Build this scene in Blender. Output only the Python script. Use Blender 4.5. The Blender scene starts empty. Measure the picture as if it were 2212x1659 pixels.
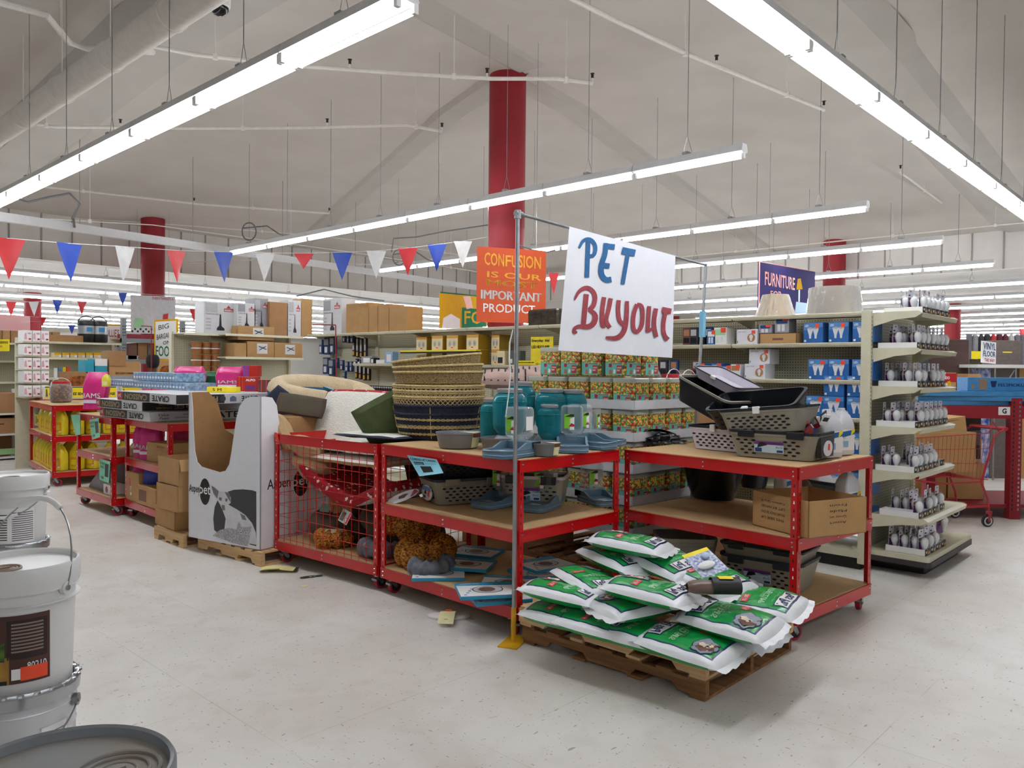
import bpy, math, random
from math import sin, cos, pi, radians, sqrt, floor, atan2
from mathutils import Vector, Matrix, noise

SC = bpy.context.scene
COL = SC.collection
# ------------------------------------------------------------------ camera
F_PX, PITCH, ROLL, YAW, EYE = 1700.0, radians(1.08), radians(.55), radians(43.07), 1.63
_f = Vector((cos(YAW)*cos(PITCH), sin(YAW)*cos(PITCH), -sin(PITCH)))
_r = Vector((sin(YAW), -cos(YAW), 0)); _u = _r.cross(_f)
CR = cos(ROLL)*_r + sin(ROLL)*_u; CU = -sin(ROLL)*_r + cos(ROLL)*_u
CO = Vector((0, 0, EYE))
cam_data = bpy.data.cameras.new('camera'); cam = bpy.data.objects.new('camera', cam_data); COL.objects.link(cam)
cam.matrix_world = Matrix(((CR.x, CU.x, -_f.x, 0), (CR.y, CU.y, -_f.y, 0), (CR.z, CU.z, -_f.z, EYE), (0, 0, 0, 1)))
cam_data.sensor_width = 36; cam_data.lens = 36*F_PX/2212; cam_data.clip_start = .02; cam_data.clip_end = 200
SC.camera = cam
def ray(x, y): return _f + CR*((x-1106)/F_PX) - CU*((y-829.5)/F_PX)
def at(x, y, z):
    d = ray(x, y); return CO + d*((z-EYE)/d.z)
def dep(x, y, D): return CO + ray(x, y)*D
def on_v(x, y, v):          # point of the pixel's ray on the vertical plane Y = v
    d = ray(x, y); return CO + d*(v/d.y)
def on_u(x, y, u):
    d = ray(x, y); return CO + d*(u/d.x)
def on_plane(x, y, p0, n):
    d = ray(x, y); return CO + d*((p0-CO).dot(n)/d.dot(n))
# ------------------------------------------------------------------ world, exposure
W = bpy.data.worlds.new('store_air'); SC.world = W; W.use_nodes = True
W.node_tree.nodes['Background'].inputs[0].default_value = (.93, .95, 1, 1)
W.node_tree.nodes['Background'].inputs[1].default_value = .35
SC.view_settings.view_transform = 'Standard'; SC.view_settings.look = 'None'
SC.view_settings.gamma = 1; SC.view_settings.use_curve_mapping = False
SC.view_settings.exposure = 0.75
TUBE_POWER = 26.0
SC.cycles.adaptive_threshold = .02; SC.cycles.max_bounces = 8; SC.cycles.transparent_max_bounces = 12; SC.cycles.caustics_reflective = False; SC.cycles.caustics_refractive = False
# ------------------------------------------------------------------ materials
def lin(c):
    if isinstance(c, str):
        c = [int(c[i:i+2], 16)/255 for i in (0, 2, 4)]
    return tuple(((x/12.92) if x <= .04045 else ((x+.055)/1.055)**2.4) for x in c[:3])
MATS = {}
def nd(t, kind, **kw):
    n = t.nodes.new(kind)
    for k, v in kw.items(): setattr(n, k, v)
    return n
def P(name, col='888888', rough=.5, metal=0, var=.05, scale=14, bump=0, bscale=60, trans=0, ior=1.45, alpha=1, emit=0, spec=.5, stretch=None, col2=None, ramp=(.35, .65), coat=0, sheen=0):
    if name in MATS: return MATS[name]
    if not col: col = {'bulb_picture': 'dcdfe4', 'amber_print': 'd09a3c', 'wood_print': 'a9794a', 'logo_red': 'b5303a', 'pale_green_print': 'a8dcae', 'cream_print': 'e9d9ac', 'dark_blue_box': '123a78', 'maroon_print': '6b3a3a', 'mid_blue_print': '4f8ac9', 'tan_tape': 'b38d5e', 'purple_print': '6a2f7d'}.get(name, '888888')
    m = bpy.data.materials.new(name); m.use_nodes = True; t = m.node_tree
    b = t.nodes['Principled BSDF']; c = lin(col)
    b.inputs['Roughness'].default_value = rough; b.inputs['Metallic'].default_value = metal
    b.inputs['Specular IOR Level'].default_value = spec
    b.inputs['Coat Weight'].default_value = coat
    if trans: b.inputs['Transmission Weight'].default_value = trans; b.inputs['IOR'].default_value = ior
    if alpha < 1: b.inputs['Alpha'].default_value = alpha
    if emit:
        b.inputs['Emission Color'].default_value = (*c, 1); b.inputs['Emission Strength'].default_value = emit
    tc = nd(t, 'ShaderNodeTexCoord'); mp = nd(t, 'ShaderNodeMapping')
    t.links.new(tc.outputs['Object'], mp.inputs[0])
    if stretch: mp.inputs['Scale'].default_value = stretch
    nz = nd(t, 'ShaderNodeTexNoise'); nz.inputs['Scale'].default_value = scale; nz.inputs['Detail'].default_value = 4
    t.links.new(mp.outputs[0], nz.inputs['Vector'])
    rp = nd(t, 'ShaderNodeValToRGB'); e = rp.color_ramp.elements
    e[0].position, e[1].position = ramp
    if col2: e[0].color = (*lin(col2), 1); e[1].color = (*c, 1)
    else:
        e[0].color = (*[x*(1-var) for x in c], 1); e[1].color = (*[min(1, x*(1+var)) for x in c], 1)
    t.links.new(nz.outputs[0], rp.inputs[0]); t.links.new(rp.outputs[0], b.inputs['Base Color'])
    if bump:
        n2 = nd(t, 'ShaderNodeTexNoise'); n2.inputs['Scale'].default_value = bscale; n2.inputs['Detail'].default_value = 3
        t.links.new(mp.outputs[0], n2.inputs['Vector'])
        bp = nd(t, 'ShaderNodeBump'); bp.inputs['Strength'].default_value = bump; bp.inputs['Distance'].default_value = .01
        t.links.new(n2.outputs[0], bp.inputs['Height']); t.links.new(bp.outputs[0], b.inputs['Normal'])
    MATS[name] = m; return m
def math_n(t, op, a, b=None):
    n = nd(t, 'ShaderNodeMath', operation=op)
    for i, v in enumerate((a, b)):
        if v is None: continue
        if isinstance(v, (int, float)): n.inputs[i].default_value = v
        else: t.links.new(v, n.inputs[i])
    return n.outputs[0]
def mixc(t, fac, a, b):
    n = nd(t, 'ShaderNodeMix', data_type='RGBA')
    t.links.new(fac, n.inputs[0])
    for i, v in ((6, a), (7, b)):
        if isinstance(v, tuple): n.inputs[i].default_value = (*v[:3], 1)
        else: t.links.new(v, n.inputs[i])
    return n.outputs[2]

def floor_material():
    m = bpy.data.materials.new('polished_concrete'); m.use_nodes = True; t = m.node_tree; b = t.nodes['Principled BSDF']
    g = nd(t, 'ShaderNodeNewGeometry'); pos = g.outputs['Position']
    def nz(s, det=5, dist=0):
        n = nd(t, 'ShaderNodeTexNoise'); n.inputs['Scale'].default_value = s; n.inputs['Detail'].default_value = det
        n.inputs['Distortion'].default_value = dist; t.links.new(pos, n.inputs['Vector']); return n.outputs[0]
    def ramp(v, p0, p1, c0=(0, 0, 0, 1), c1=(1, 1, 1, 1)):
        r = nd(t, 'ShaderNodeValToRGB'); e = r.color_ramp.elements; e[0].position, e[1].position = p0, p1
        e[0].color, e[1].color = c0, c1; t.links.new(v, r.inputs[0]); return r.outputs[0]
    c = mixc(t, ramp(nz(1.1, 6, .6), .35, .68), lin('cfc8c1'), lin('dddad5'))
    c = mixc(t, math_n(t, 'MULTIPLY', ramp(nz(5, 8, .3), .5, .75), .35), c, lin('b9ada0'))
    c = mixc(t, math_n(t, 'MULTIPLY', ramp(nz(.45, 3, 1), .55, .75), .4), c, lin('c3b5a6'))
    # tile joints of the old vinyl grid, 0.305 m, faint
    sx = nd(t, 'ShaderNodeSeparateXYZ'); t.links.new(pos, sx.inputs[0])
    for k, axis in enumerate(('X', 'Y')):
        fr = math_n(t, 'FRACT', math_n(t, 'DIVIDE', math_n(t, 'ADD', sx.outputs[axis], 50.07), .61))
        ln = math_n(t, 'LESS_THAN', fr, .007)
        c = mixc(t, math_n(t, 'MULTIPLY', math_n(t, 'MULTIPLY', ln, ramp(nz(.9+k, 2), .42, .6)), .45), c, lin('9c9186'))
    # scuffs: long thin dark flecks
    for (sc, thr, stretch) in ((15, .735, (1, 3.2, 1)), (22, .735, (3, 1, 1)), (60, .725, (1, 1, 1))):
        mp = nd(t, 'ShaderNodeMapping'); mp.inputs['Scale'].default_value = stretch; t.links.new(pos, mp.inputs[0])
        n = nd(t, 'ShaderNodeTexNoise'); n.inputs['Scale'].default_value = sc; n.inputs['Detail'].default_value = 1; n.inputs['Roughness'].default_value = .5
        t.links.new(mp.outputs[0], n.inputs['Vector'])
        c = mixc(t, math_n(t, 'MULTIPLY', ramp(n.outputs[0], thr-.012, thr+.02), .6), c, lin('6b6159'))
    t.links.new(c, b.inputs['Base Color'])
    r = ramp(nz(2.2, 5, .5), .3, .7, (.34, .34, .34, 1), (.52, .52, .52, 1)); t.links.new(r, b.inputs['Roughness'])
    b.inputs['Specular IOR Level'].default_value = .45
    return m
def pegboard_material(name='cream_pegboard', a='c9c5ad', hole='37342c', pitch=.0254):
    if name in MATS: return MATS[name]
    m = bpy.data.materials.new(name); m.use_nodes = True; t = m.node_tree; b = t.nodes['Principled BSDF']
    g = nd(t, 'ShaderNodeTexCoord'); sx = nd(t, 'ShaderNodeSeparateXYZ'); t.links.new(g.outputs['Object'], sx.inputs[0])
    h = math_n(t, 'ADD', sx.outputs['X'], sx.outputs['Y'])
    def cell(v): return math_n(t, 'POWER', math_n(t, 'SUBTRACT', math_n(t, 'FRACT', math_n(t, 'DIVIDE', math_n(t, 'ADD', v, 40), pitch)), .5), 2)
    d = math_n(t, 'ADD', cell(h), cell(sx.outputs['Z']))
    t.links.new(mixc(t, math_n(t, 'LESS_THAN', d, .03), lin(a), lin(hole)), b.inputs['Base Color'])
    b.inputs['Roughness'].default_value = .55
    MATS[name] = m; return m
def speckle_material(name, cols, scale, rough=.35, coat=0, alpha=1, bump=.6):
    """a heap of small many-coloured pieces"""
    if name in MATS: return MATS[name]
    m = bpy.data.materials.new(name); m.use_nodes = True; t = m.node_tree; b = t.nodes['Principled BSDF']
    g = nd(t, 'ShaderNodeTexCoord'); v = nd(t, 'ShaderNodeTexVoronoi'); v.inputs['Scale'].default_value = scale
    t.links.new(g.outputs['Object'], v.inputs['Vector'])
    sp = nd(t, 'ShaderNodeSeparateXYZ'); t.links.new(v.outputs['Color'], sp.inputs[0])
    r = nd(t, 'ShaderNodeValToRGB'); r.color_ramp.interpolation = 'CONSTANT'; e = r.color_ramp.elements
    while len(e) < len(cols): e.new(.5)
    for i, c in enumerate(cols): e[i].position = i/len(cols); e[i].color = (*lin(c), 1)
    t.links.new(sp.outputs[0], r.inputs[0])
    dk = math_n(t, 'MULTIPLY', math_n(t, 'GREATER_THAN', math_n(t, 'MULTIPLY', v.outputs['Distance'], 1), .62), .45)
    t.links.new(mixc(t, dk, r.outputs[0], lin('3a2a18')), b.inputs['Base Color'])
    bp = nd(t, 'ShaderNodeBump'); bp.inputs['Strength'].default_value = bump; bp.inputs['Distance'].default_value = .006; bp.invert = True
    t.links.new(v.outputs['Distance'], bp.inputs['Height']); t.links.new(bp.outputs[0], b.inputs['Normal'])
    b.inputs['Roughness'].default_value = rough; b.inputs['Coat Weight'].default_value = coat
    MATS[name] = m; return m
def weave_material(name, c1, c2, su=90, sv=60, thr=.1, bump=.8):
    if name in MATS: return MATS[name]
    m = bpy.data.materials.new(name); m.use_nodes = True; t = m.node_tree; b = t.nodes['Principled BSDF']
    g = nd(t, 'ShaderNodeTexCoord'); n = nd(t, 'ShaderNodeTexNoise'); mp = nd(t, 'ShaderNodeMapping')
    mp.inputs['Scale'].default_value = (su, su, sv*2.2); t.links.new(g.outputs['Object'], mp.inputs[0]); t.links.new(mp.outputs[0], n.inputs['Vector'])
    n.inputs['Scale'].default_value = 1; n.inputs['Detail'].default_value = 2
    r = nd(t, 'ShaderNodeValToRGB'); e = r.color_ramp.elements; e[0].position, e[1].position = .38, .58
    e[0].color = (*lin(c2), 1); e[1].color = (*lin(c1), 1); t.links.new(n.outputs[0], r.inputs[0]); t.links.new(r.outputs[0], b.inputs['Base Color'])
    bp = nd(t, 'ShaderNodeBump'); bp.inputs['Strength'].default_value = bump; bp.inputs['Distance'].default_value = .008
    t.links.new(n.outputs[0], bp.inputs['Height']); t.links.new(bp.outputs[0], b.inputs['Normal']); b.inputs['Roughness'].default_value = .75
    MATS[name] = m; return m

WHITE = P('painted_white_metal', 'e4e3df', .45); CEIL = P('ceiling_paint', 'c6c1ba', .9, var=.035, scale=1.3, bump=.25, bscale=9)
RED = P('red_enamel', 'c4050f', .28, var=.04, coat=.3); DRED = P('dull_red_paint', '8f1522', .6, var=.06, scale=4)
CREAM = P('cream_enamel', 'cfcbb2', .45, var=.04); MDF = P('particle_board', 'c6a578', .6, var=.07, scale=60, bump=.1, bscale=200)
STEEL = P('galvanised_steel', 'a3a6a8', .35, 1, var=.12, scale=40); DSTEEL = P('dark_steel', '4a4a4c', .5, .7)
BLACK = P('black_plastic', '15161a', .38); PURE = P('white_plastic', 'e9e9e8', .35, var=.02); CARD = P('brown_cardboard', 'a97f56', .8, var=.05, scale=9, bump=.08)
CARD2 = P('pale_cardboard', 'b9915f', .8, var=.05, scale=9, bump=.08); INK = P('black_ink', '191919', .6); WPAPER = P('white_card', 'ecebea', .55, var=.015)
GREYP = P('grey_card', 'b8b8ba', .5); CHROME = P('chrome', 'd0d2d4', .12, 1, var=.02); RUB = P('red_rubber', 'a3182c', .45); YEL = P('yellow_card', 'f2dd22', .5); ORANGE = P('orange_sticker', 'f2502a', .5)
def trans_mat(name, col, mixv=.25, rough=.06, edge=.9):
    """thin clear plastic: mostly see-through, glossier at a grazing angle"""
    if name in MATS: return MATS[name]
    m = bpy.data.materials.new(name); m.use_nodes = True; t = m.node_tree
    b = t.nodes['Principled BSDF']; c = lin(col); b.inputs['Roughness'].default_value = rough
    out = t.nodes['Material Output']; tr = nd(t, 'ShaderNodeBsdfTransparent'); tr.inputs[0].default_value = (*[x**.35 for x in c], 1)
    nz = nd(t, 'ShaderNodeTexNoise'); nz.inputs['Scale'].default_value = 8
    r = nd(t, 'ShaderNodeValToRGB'); r.color_ramp.elements[0].color = (*[x*.9 for x in c], 1); r.color_ramp.elements[1].color = (*[min(1, x*1.1) for x in c], 1)
    t.links.new(nz.outputs[0], r.inputs[0]); t.links.new(r.outputs[0], b.inputs['Base Color'])
    lw = nd(t, 'ShaderNodeLayerWeight'); lw.inputs[0].default_value = .35
    f = math_n(t, 'MINIMUM', math_n(t, 'ADD', math_n(t, 'MULTIPLY', lw.outputs['Facing'], edge), mixv), 1.0)
    mx = nd(t, 'ShaderNodeMixShader'); t.links.new(f, mx.inputs[0]); t.links.new(tr.outputs[0], mx.inputs[1]); t.links.new(b.outputs[0], mx.inputs[2]); t.links.new(mx.outputs[0], out.inputs[0])
    MATS[name] = m; return m
CLEAR = trans_mat('clear_plastic', 'f2f5f7', .07, .05, .4)
# ------------------------------------------------------------------ mesh builder
_tc = {}
def glyphs(s, bold=0.0, shear=0):
    k = (s, bold, shear)
    if k not in _tc:
        c = bpy.data.curves.new('t', 'FONT'); c.body = s; c.resolution_u = 2; c.offset = bold; c.shear = shear; c.fill_mode = 'FRONT'
        o = bpy.data.objects.new('t', c); me = bpy.data.meshes.new_from_object(o)
        vs = [v.co.copy() for v in me.vertices]; fs = [tuple(p.vertices) for p in me.polygons]
        bpy.data.objects.remove(o); bpy.data.curves.remove(c); bpy.data.meshes.remove(me)
        if vs:
            x0, x1 = min(v.x for v in vs), max(v.x for v in vs); y0, y1 = min(v.y for v in vs), max(v.y for v in vs)
            vs = [((v.x-x0)/max(x1-x0, 1e-6), (v.y-y0)/max(y1-y0, 1e-6)) for v in vs]
        _tc[k] = (vs, fs)
    return _tc[k]
class MB:
    def __init__(self): self.v = []; self.f = []; self.mi = []; self.sm = []; self.mats = []; self.M = Matrix()
    def at(self, M): self.M = M; return self
    def m(self, mat):
        if mat not in self.mats: self.mats.append(mat)
        return self.mats.index(mat)
    def add(self, vs, fs, mat, smooth=False):
        o = len(self.v); M = self.M; self.v += [M @ Vector(p) for p in vs]
        i = self.m(mat)
        for f in fs: self.f.append(tuple(o+k for k in f)); self.mi.append(i); self.sm.append(smooth)
        return self
    def box(self, x0, x1, y0, y1, z0, z1, mat):
        v = [(x, y, z) for z in (z0, z1) for y in (y0, y1) for x in (x0, x1)]
        return self.add(v, [(0, 2, 3, 1), (4, 5, 7, 6), (0, 1, 5, 4), (2, 6, 7, 3), (0, 4, 6, 2), (1, 3, 7, 5)], mat)
    def bbox(self, x0, x1, y0, y1, z0, z1, mat, b=.004):
        """box with bevelled vertical and top edges"""
        def ring(z, i): return [(x0+i+b, y0+i, z), (x1-i-b, y0+i, z), (x1-i, y0+i+b, z), (x1-i, y1-i-b, z), (x1-i-b, y1-i, z), (x0+i+b, y1-i, z), (x0+i, y1-i-b, z), (x0+i, y0+i+b, z)]
        v = ring(z0, b*.6)+ring(z0+b, 0)+ring(z1-b, 0)+ring(z1, b*.6)
        fs = [tuple(range(7, -1, -1)), tuple(range(24, 32))]
        for r in range(3):
            for k in range(8): a = r*8+k; c = r*8+(k+1) % 8; fs.append((a, c, c+8, a+8))
        return self.add(v, fs, mat)
    def prism(self, poly, h0, h1, mat, ax='z', smooth=False):
        """poly: 2-D outline; extruded along ax"""
        n = len(poly)
        def p(a, b, h): return {'z': (a, b, h), 'y': (a, h, b), 'x': (h, a, b)}[ax]
        v = [p(a, b, h0) for a, b in poly]+[p(a, b, h1) for a, b in poly]
        fs = [tuple(range(n-1, -1, -1)), tuple(range(n, 2*n))]
        self.add(v, fs, mat)
        return self.add(v, [(k, (k+1) % n, (k+1) % n+n, k+n) for k in range(n)], mat, smooth)
    def lathe(self, prof, n, mat, c=(0, 0, 0), smooth=True, sx=1, sy=1, cap=True, arc=None):
        v = []; fs = []; m = len(prof)
        for r, z in prof:
            for k in range(n): a = 2*pi*k/n; v.append((c[0]+r*sx*cos(a), c[1]+r*sy*sin(a), c[2]+z))
        for i in range(m-1):
            for k in range(n): a = i*n+k; b = i*n+(k+1) % n; fs.append((a, b, b+n, a+n))
        if cap:
            if prof[0][0] > 1e-5: fs.append(tuple(range(n-1, -1, -1)))
            if prof[-1][0] > 1e-5: fs.append(tuple(range((m-1)*n, m*n)))
        return self.add(v, fs, mat, smooth)
    def cyl(self, x, y, z0, z1, r, mat, n=16, smooth=True): return self.lathe([(r, z0), (r, z1)], n, mat, (x, y, 0), smooth)
    def tube(self, pts, r, mat, n=6, closed=False, smooth=True, cap=True):
        pts = [Vector(p) for p in pts]; N = len(pts); v = []; fs = []
        rr = r if isinstance(r, (list, tuple)) else [r]*N
        prev = None
        for i, p in enumerate(pts):
            if closed: d = pts[(i+1) % N]-pts[i-1]
            else: d = pts[min(i+1, N-1)]-pts[max(i-1, 0)]
            if d.length < 1e-9: d = Vector((0, 0, 1))
            d.normalize()
            if prev is None: a = d.orthogonal().normalized()
            else: a = (prev-d*prev.dot(d)); a = a.normalized() if a.length > 1e-6 else d.orthogonal().normalized()
            prev = a; b = d.cross(a)
            for k in range(n): t = 2*pi*(k+.5)/n; v.append(p+(a*cos(t)+b*sin(t))*rr[i])
        for i in range(N if closed else N-1):
            j = (i+1) % N
            for k in range(n): fs.append((i*n+k, i*n+(k+1) % n, j*n+(k+1) % n, j*n+k))
        if cap and not closed: fs += [tuple(range(n-1, -1, -1)), tuple(range((N-1)*n, N*n))]
        return self.add(v, fs, mat, smooth)
    def grid(self, fn, nu, nv, mat, smooth=True, wu=False, wv=False, matfn=None):
        v = [fn(i/(nu if not wu else nu), j/(nv if not wv else nv)) for j in range(nv+(0 if wv else 1)) for i in range(nu+(0 if wu else 1))]
        W_ = nu+(0 if wu else 1); H_ = nv+(0 if wv else 1); by = {}
        for j in range(nv):
            for i in range(nu):
                q = (j*W_+i, j*W_+(i+1) % W_, ((j+1) % H_)*W_+(i+1) % W_, ((j+1) % H_)*W_+i)
                mm = matfn((i+.5)/nu, (j+.5)/nv) if matfn else mat
                by.setdefault(mm, []).append(q)
        o = len(self.v); self.v += [self.M @ Vector(p) for p in v]
        for mm, qs in by.items():
            k = self.m(mm)
            for q in qs: self.f.append(tuple(o+a for a in q)); self.mi.append(k); self.sm.append(smooth)
        return self
    def text(self, s, x, y, w, h, mat, fn=None, bold=.0, shear=0, flip=False):
        """lettering fitted in the box (x, y)-(x+w, y+h) of a plane; fn maps (x, y) to 3-D"""
        fat = 'M' in s and bold > 0      # offsetting this glyph folds its outline, so widen it by overprinting
        vs, fs = glyphs(s, 0.0 if fat else bold, shear)
        if fat:
            n = len(vs); k = .017/max(1, len(s))**.5; vs = [(a+j*k, b) for j in (-1, 0, 1) for a, b in vs]; fs = [tuple(q+j*n for q in f) for j in range(3) for f in fs]
        if flip: vs = [(1-a, 1-b) for a, b in vs]
        fn = fn or (lambda a, b: (a, b, 0))
        return self.add([fn(x+a*w, y+b*h) for a, b in vs], fs, mat)
    def flat(self, pts, mat, fn=None):
        fn = fn or (lambda a, b: (a, b, 0)); return self.add([fn(a, b) for a, b in pts], [tuple(range(len(pts)))], mat)
    def build(self, name, parent=None, label=None, cat=None, group=None, kind=None, loc=None, rz=0, sharp=35):
        me = bpy.data.meshes.new(name); me.from_pydata([tuple(p) for p in self.v], [], self.f)
        for m in self.mats: me.materials.append(m)
        me.polygons.foreach_set('material_index', self.mi); me.polygons.foreach_set('use_smooth', self.sm)
        me.update()
        if any(self.sm): me.set_sharp_from_angle(angle=radians(sharp))
        o = bpy.data.objects.new(name, me); COL.objects.link(o)
        if parent is not None: o.parent = parent
        if loc is not None: o.location = loc
        o.rotation_euler[2] = rz
        return tag(o, label, cat, group, kind)
def tag(o, label=None, cat=None, group=None, kind=None):
    if label: o['label'] = label
    if cat: o['category'] = cat
    if group: o['group'] = group
    if kind: o['kind'] = kind
    return o
def thing(name, label, cat, loc=(0, 0, 0), rz=0, group=None):
    o = bpy.data.objects.new(name, None); COL.objects.link(o); o.empty_display_size = .1
    o.location = loc; o.rotation_euler[2] = rz
    return tag(o, label, cat, group)
def dup(root, loc=None, rz=None, label=None, group=None, rot=None, scale=None):
    kids = KIDS.get(root.name)
    if kids is None: kids = KIDS[root.name] = [(c, [g for g in bpy.data.objects if g.parent == c]) for c in bpy.data.objects if c.parent == root]
    r = root.copy(); COL.objects.link(r)
    if loc is not None: r.location = loc
    if rz is not None: r.rotation_euler[2] = rz
    if rot is not None: r.rotation_euler = rot
    if scale is not None: r.scale = scale
    if label: r['label'] = label
    if group: r['group'] = group
    for c, gs in kids:
        k = c.copy(); COL.objects.link(k); k.parent = r
        for g in gs: q = g.copy(); COL.objects.link(q); q.parent = k
    return r
KIDS = {}
ORD = ['first', 'second', 'third', 'fourth', 'fifth', 'sixth', 'seventh', 'eighth', 'ninth', 'tenth', 'eleventh', 'twelfth', 'thirteenth', 'fourteenth', 'fifteenth', 'sixteenth', 'seventeenth', 'eighteenth', 'nineteenth', 'twentieth']
class Pool:
    """place the first copy by moving the prototype itself, later ones as copies"""
    def __init__(self, root): self.r = root; self.used = False
    def put(self, loc, rz=0, label=None, group=None, rot=None, scale=None):
        if not self.used:
            KIDS.setdefault(self.r.name, [(c, [g for g in bpy.data.objects if g.parent == c]) for c in bpy.data.objects if c.parent == self.r])
            self.used = True; o = self.r; o.location = loc; o.rotation_euler = rot if rot is not None else (0, 0, rz)
            if scale is not None: o.scale = scale
            if label: o['label'] = label
            if group: o['group'] = group
            return o
        return dup(self.r, loc, rz, label, group, rot if rot is not None else (0, 0, rz), scale)
def T(x=0, y=0, z=0, rz=0, rx=0, ry=0): return Matrix.Translation((x, y, z)) @ Matrix.Rotation(rz, 4, 'Z') @ Matrix.Rotation(ry, 4, 'Y') @ Matrix.Rotation(rx, 4, 'X')
def rrect(x0, x1, y0, y1, r, n=4):
    out = []
    for cx, cy, a0 in ((x1-r, y0+r, -pi/2), (x1-r, y1-r, 0), (x0+r, y1-r, pi/2), (x0+r, y0+r, pi)):
        for k in range(n+1): a = a0+pi/2*k/n; out.append((cx+r*cos(a), cy+r*sin(a)))
    return out
# ================================================================== the room
fl = MB().add([(-12, -14, 0), (62, -14, 0), (62, 52, 0), (-12, 52, 0)], [(0, 1, 2, 3)], floor_material()).build('floor', kind='structure')
def ceil_z(u, v): return 5.72 - max(0, (v-9.5)*.085, (u-9.8)*.10)
mb = MB()
us = [-12, -6, 0, 4, 8, 9.8]+[9.8+k*1.65 for k in range(1, 7)]; vs_ = [-14, -8, 0, 4, 8, 9.5]+[9.5+k*1.6 for k in range(1, 7)]
mb.add([(u, v, ceil_z(u, v)) for v in vs_ for u in us], [(j*len(us)+i, (j+1)*len(us)+i, (j+1)*len(us)+i+1, j*len(us)+i+1) for j in range(len(vs_)-1) for i in range(len(us)-1)], CEIL)
UB, VB = us[-1], vs_[-1]
mb.build('ceiling', kind='structure')
# shallow chamfered ribs that run out from the column head, and deeper beams
RIB = P('rib_paint', 'b9b5ae', .9, var=.03, scale=2)
def rib(name, p, q, w, d, ch=.12):
    p, q = Vector(p), Vector(q); n = (q-p).normalized(); s = Vector((-n.y, n.x, 0))
    m = MB(); N = 14; vv = []
    for k in range(N+1):
        c = p.lerp(q, k/N); z = ceil_z(c.x, c.y)+.02
        for o, dz in ((-w/2-ch, 0), (-w/2, -d), (w/2, -d), (w/2+ch, 0)): vv.append((c.x+s.x*o, c.y+s.y*o, z+dz))
    m.add(vv, [(k*4+i, k*4+i+1, k*4+5+i, k*4+4+i) for k in range(N) for i in range(3)], RIB)
    return m.build(name, kind='structure')
rib('trim_1', (8.02, 7.7, 0), (11.7, 18.9, 0), .34, .07); rib('trim_2', (8.1, 7.6, 0), (19.5, 9.2, 0), .34, .07)
rib('trim_3', (8.0, 7.2, 0), (-2, 5.9, 0), .34, .05); rib('trim_4', (-6, 3.5, 0), (19.6, 3.55, 0), .5, .1, .3)
rib('trim_5', (4.15, -6, 0), (3.9, 19, 0), .75, .32, .12)
# battened bulkheads around the high bay, lower ceiling beyond
BAT = P('batten_wall_paint', 'd8d4cf', .85, var=.03, scale=3); SEAM = P('batten_seam', '9b9792', .9)
m = MB().box(-12, UB+.2, VB, VB+.15, 3.9, 5.5, BAT)
for k in range(52): m.box(-11.6+k*.61, -11.57+k*.61, VB-.02, VB, 3.9, 5.3, SEAM)
m.build('wall_back', kind='structure')
m = MB().box(UB, UB+.15, -14, VB, 3.9, 5.5, BAT)
for k in range(54): m.box(UB-.02, UB, -13.8+k*.61, -13.77+k*.61, 3.9, 5.3, SEAM)
m.build('wall_right', kind='structure')
LOWC = P('low_ceiling_paint', 'c8c6c2', .9, var=.04, scale=2)
MB().box(UB+.15, 62, -14, 52, 4.0, 4.1, LOWC).build('ceiling_low_right', kind='structure')
MB().box(-12, UB+.15, VB+.15, 52, 4.0, 4.1, LOWC).build('ceiling_low_back', kind='structure')
FAR = P('far_wall_paint', 'd2cfc9', .8, var=.04, scale=.6)
MB().box(-12, 62, 51.9, 52.1, 0, 4.1, FAR).build('wall_far_back', kind='structure')
MB().box(61.9, 62.1, -14, 52, 0, 4.1, FAR).build('wall_far_right', kind='structure')
MB().box(-12.2, -12, -14, 52, 0, 5.8, FAR).build('wall_left', kind='structure')
MB().box(-12, 62, -14.2, -14, 0, 5.8, FAR).build('wall_front', kind='structure')
for i, (u, v, zt) in enumerate(((8.02, 7.63, 5.72), (7.56, 18.35, 5.1), (19.2, 7.34, 5.1), (2.6, 29.5, 4.02), (8.2, 29.4, 4.02), (29.9, 7.4, 4.02), (41, 7.2, 4.02), (19, 18.4, 4.9), (30, 18.4, 4.02))):
    m = MB(); m.lathe([(.255, 0), (.255, zt)], 40, DRED, (u, v, 0)); m.lathe([(.262, .0), (.262, .12)], 40, P('black_base', '2a2426', .6), (u, v, 0))
    m.build('pillar_%d' % (i+1), kind='structure')
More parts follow.
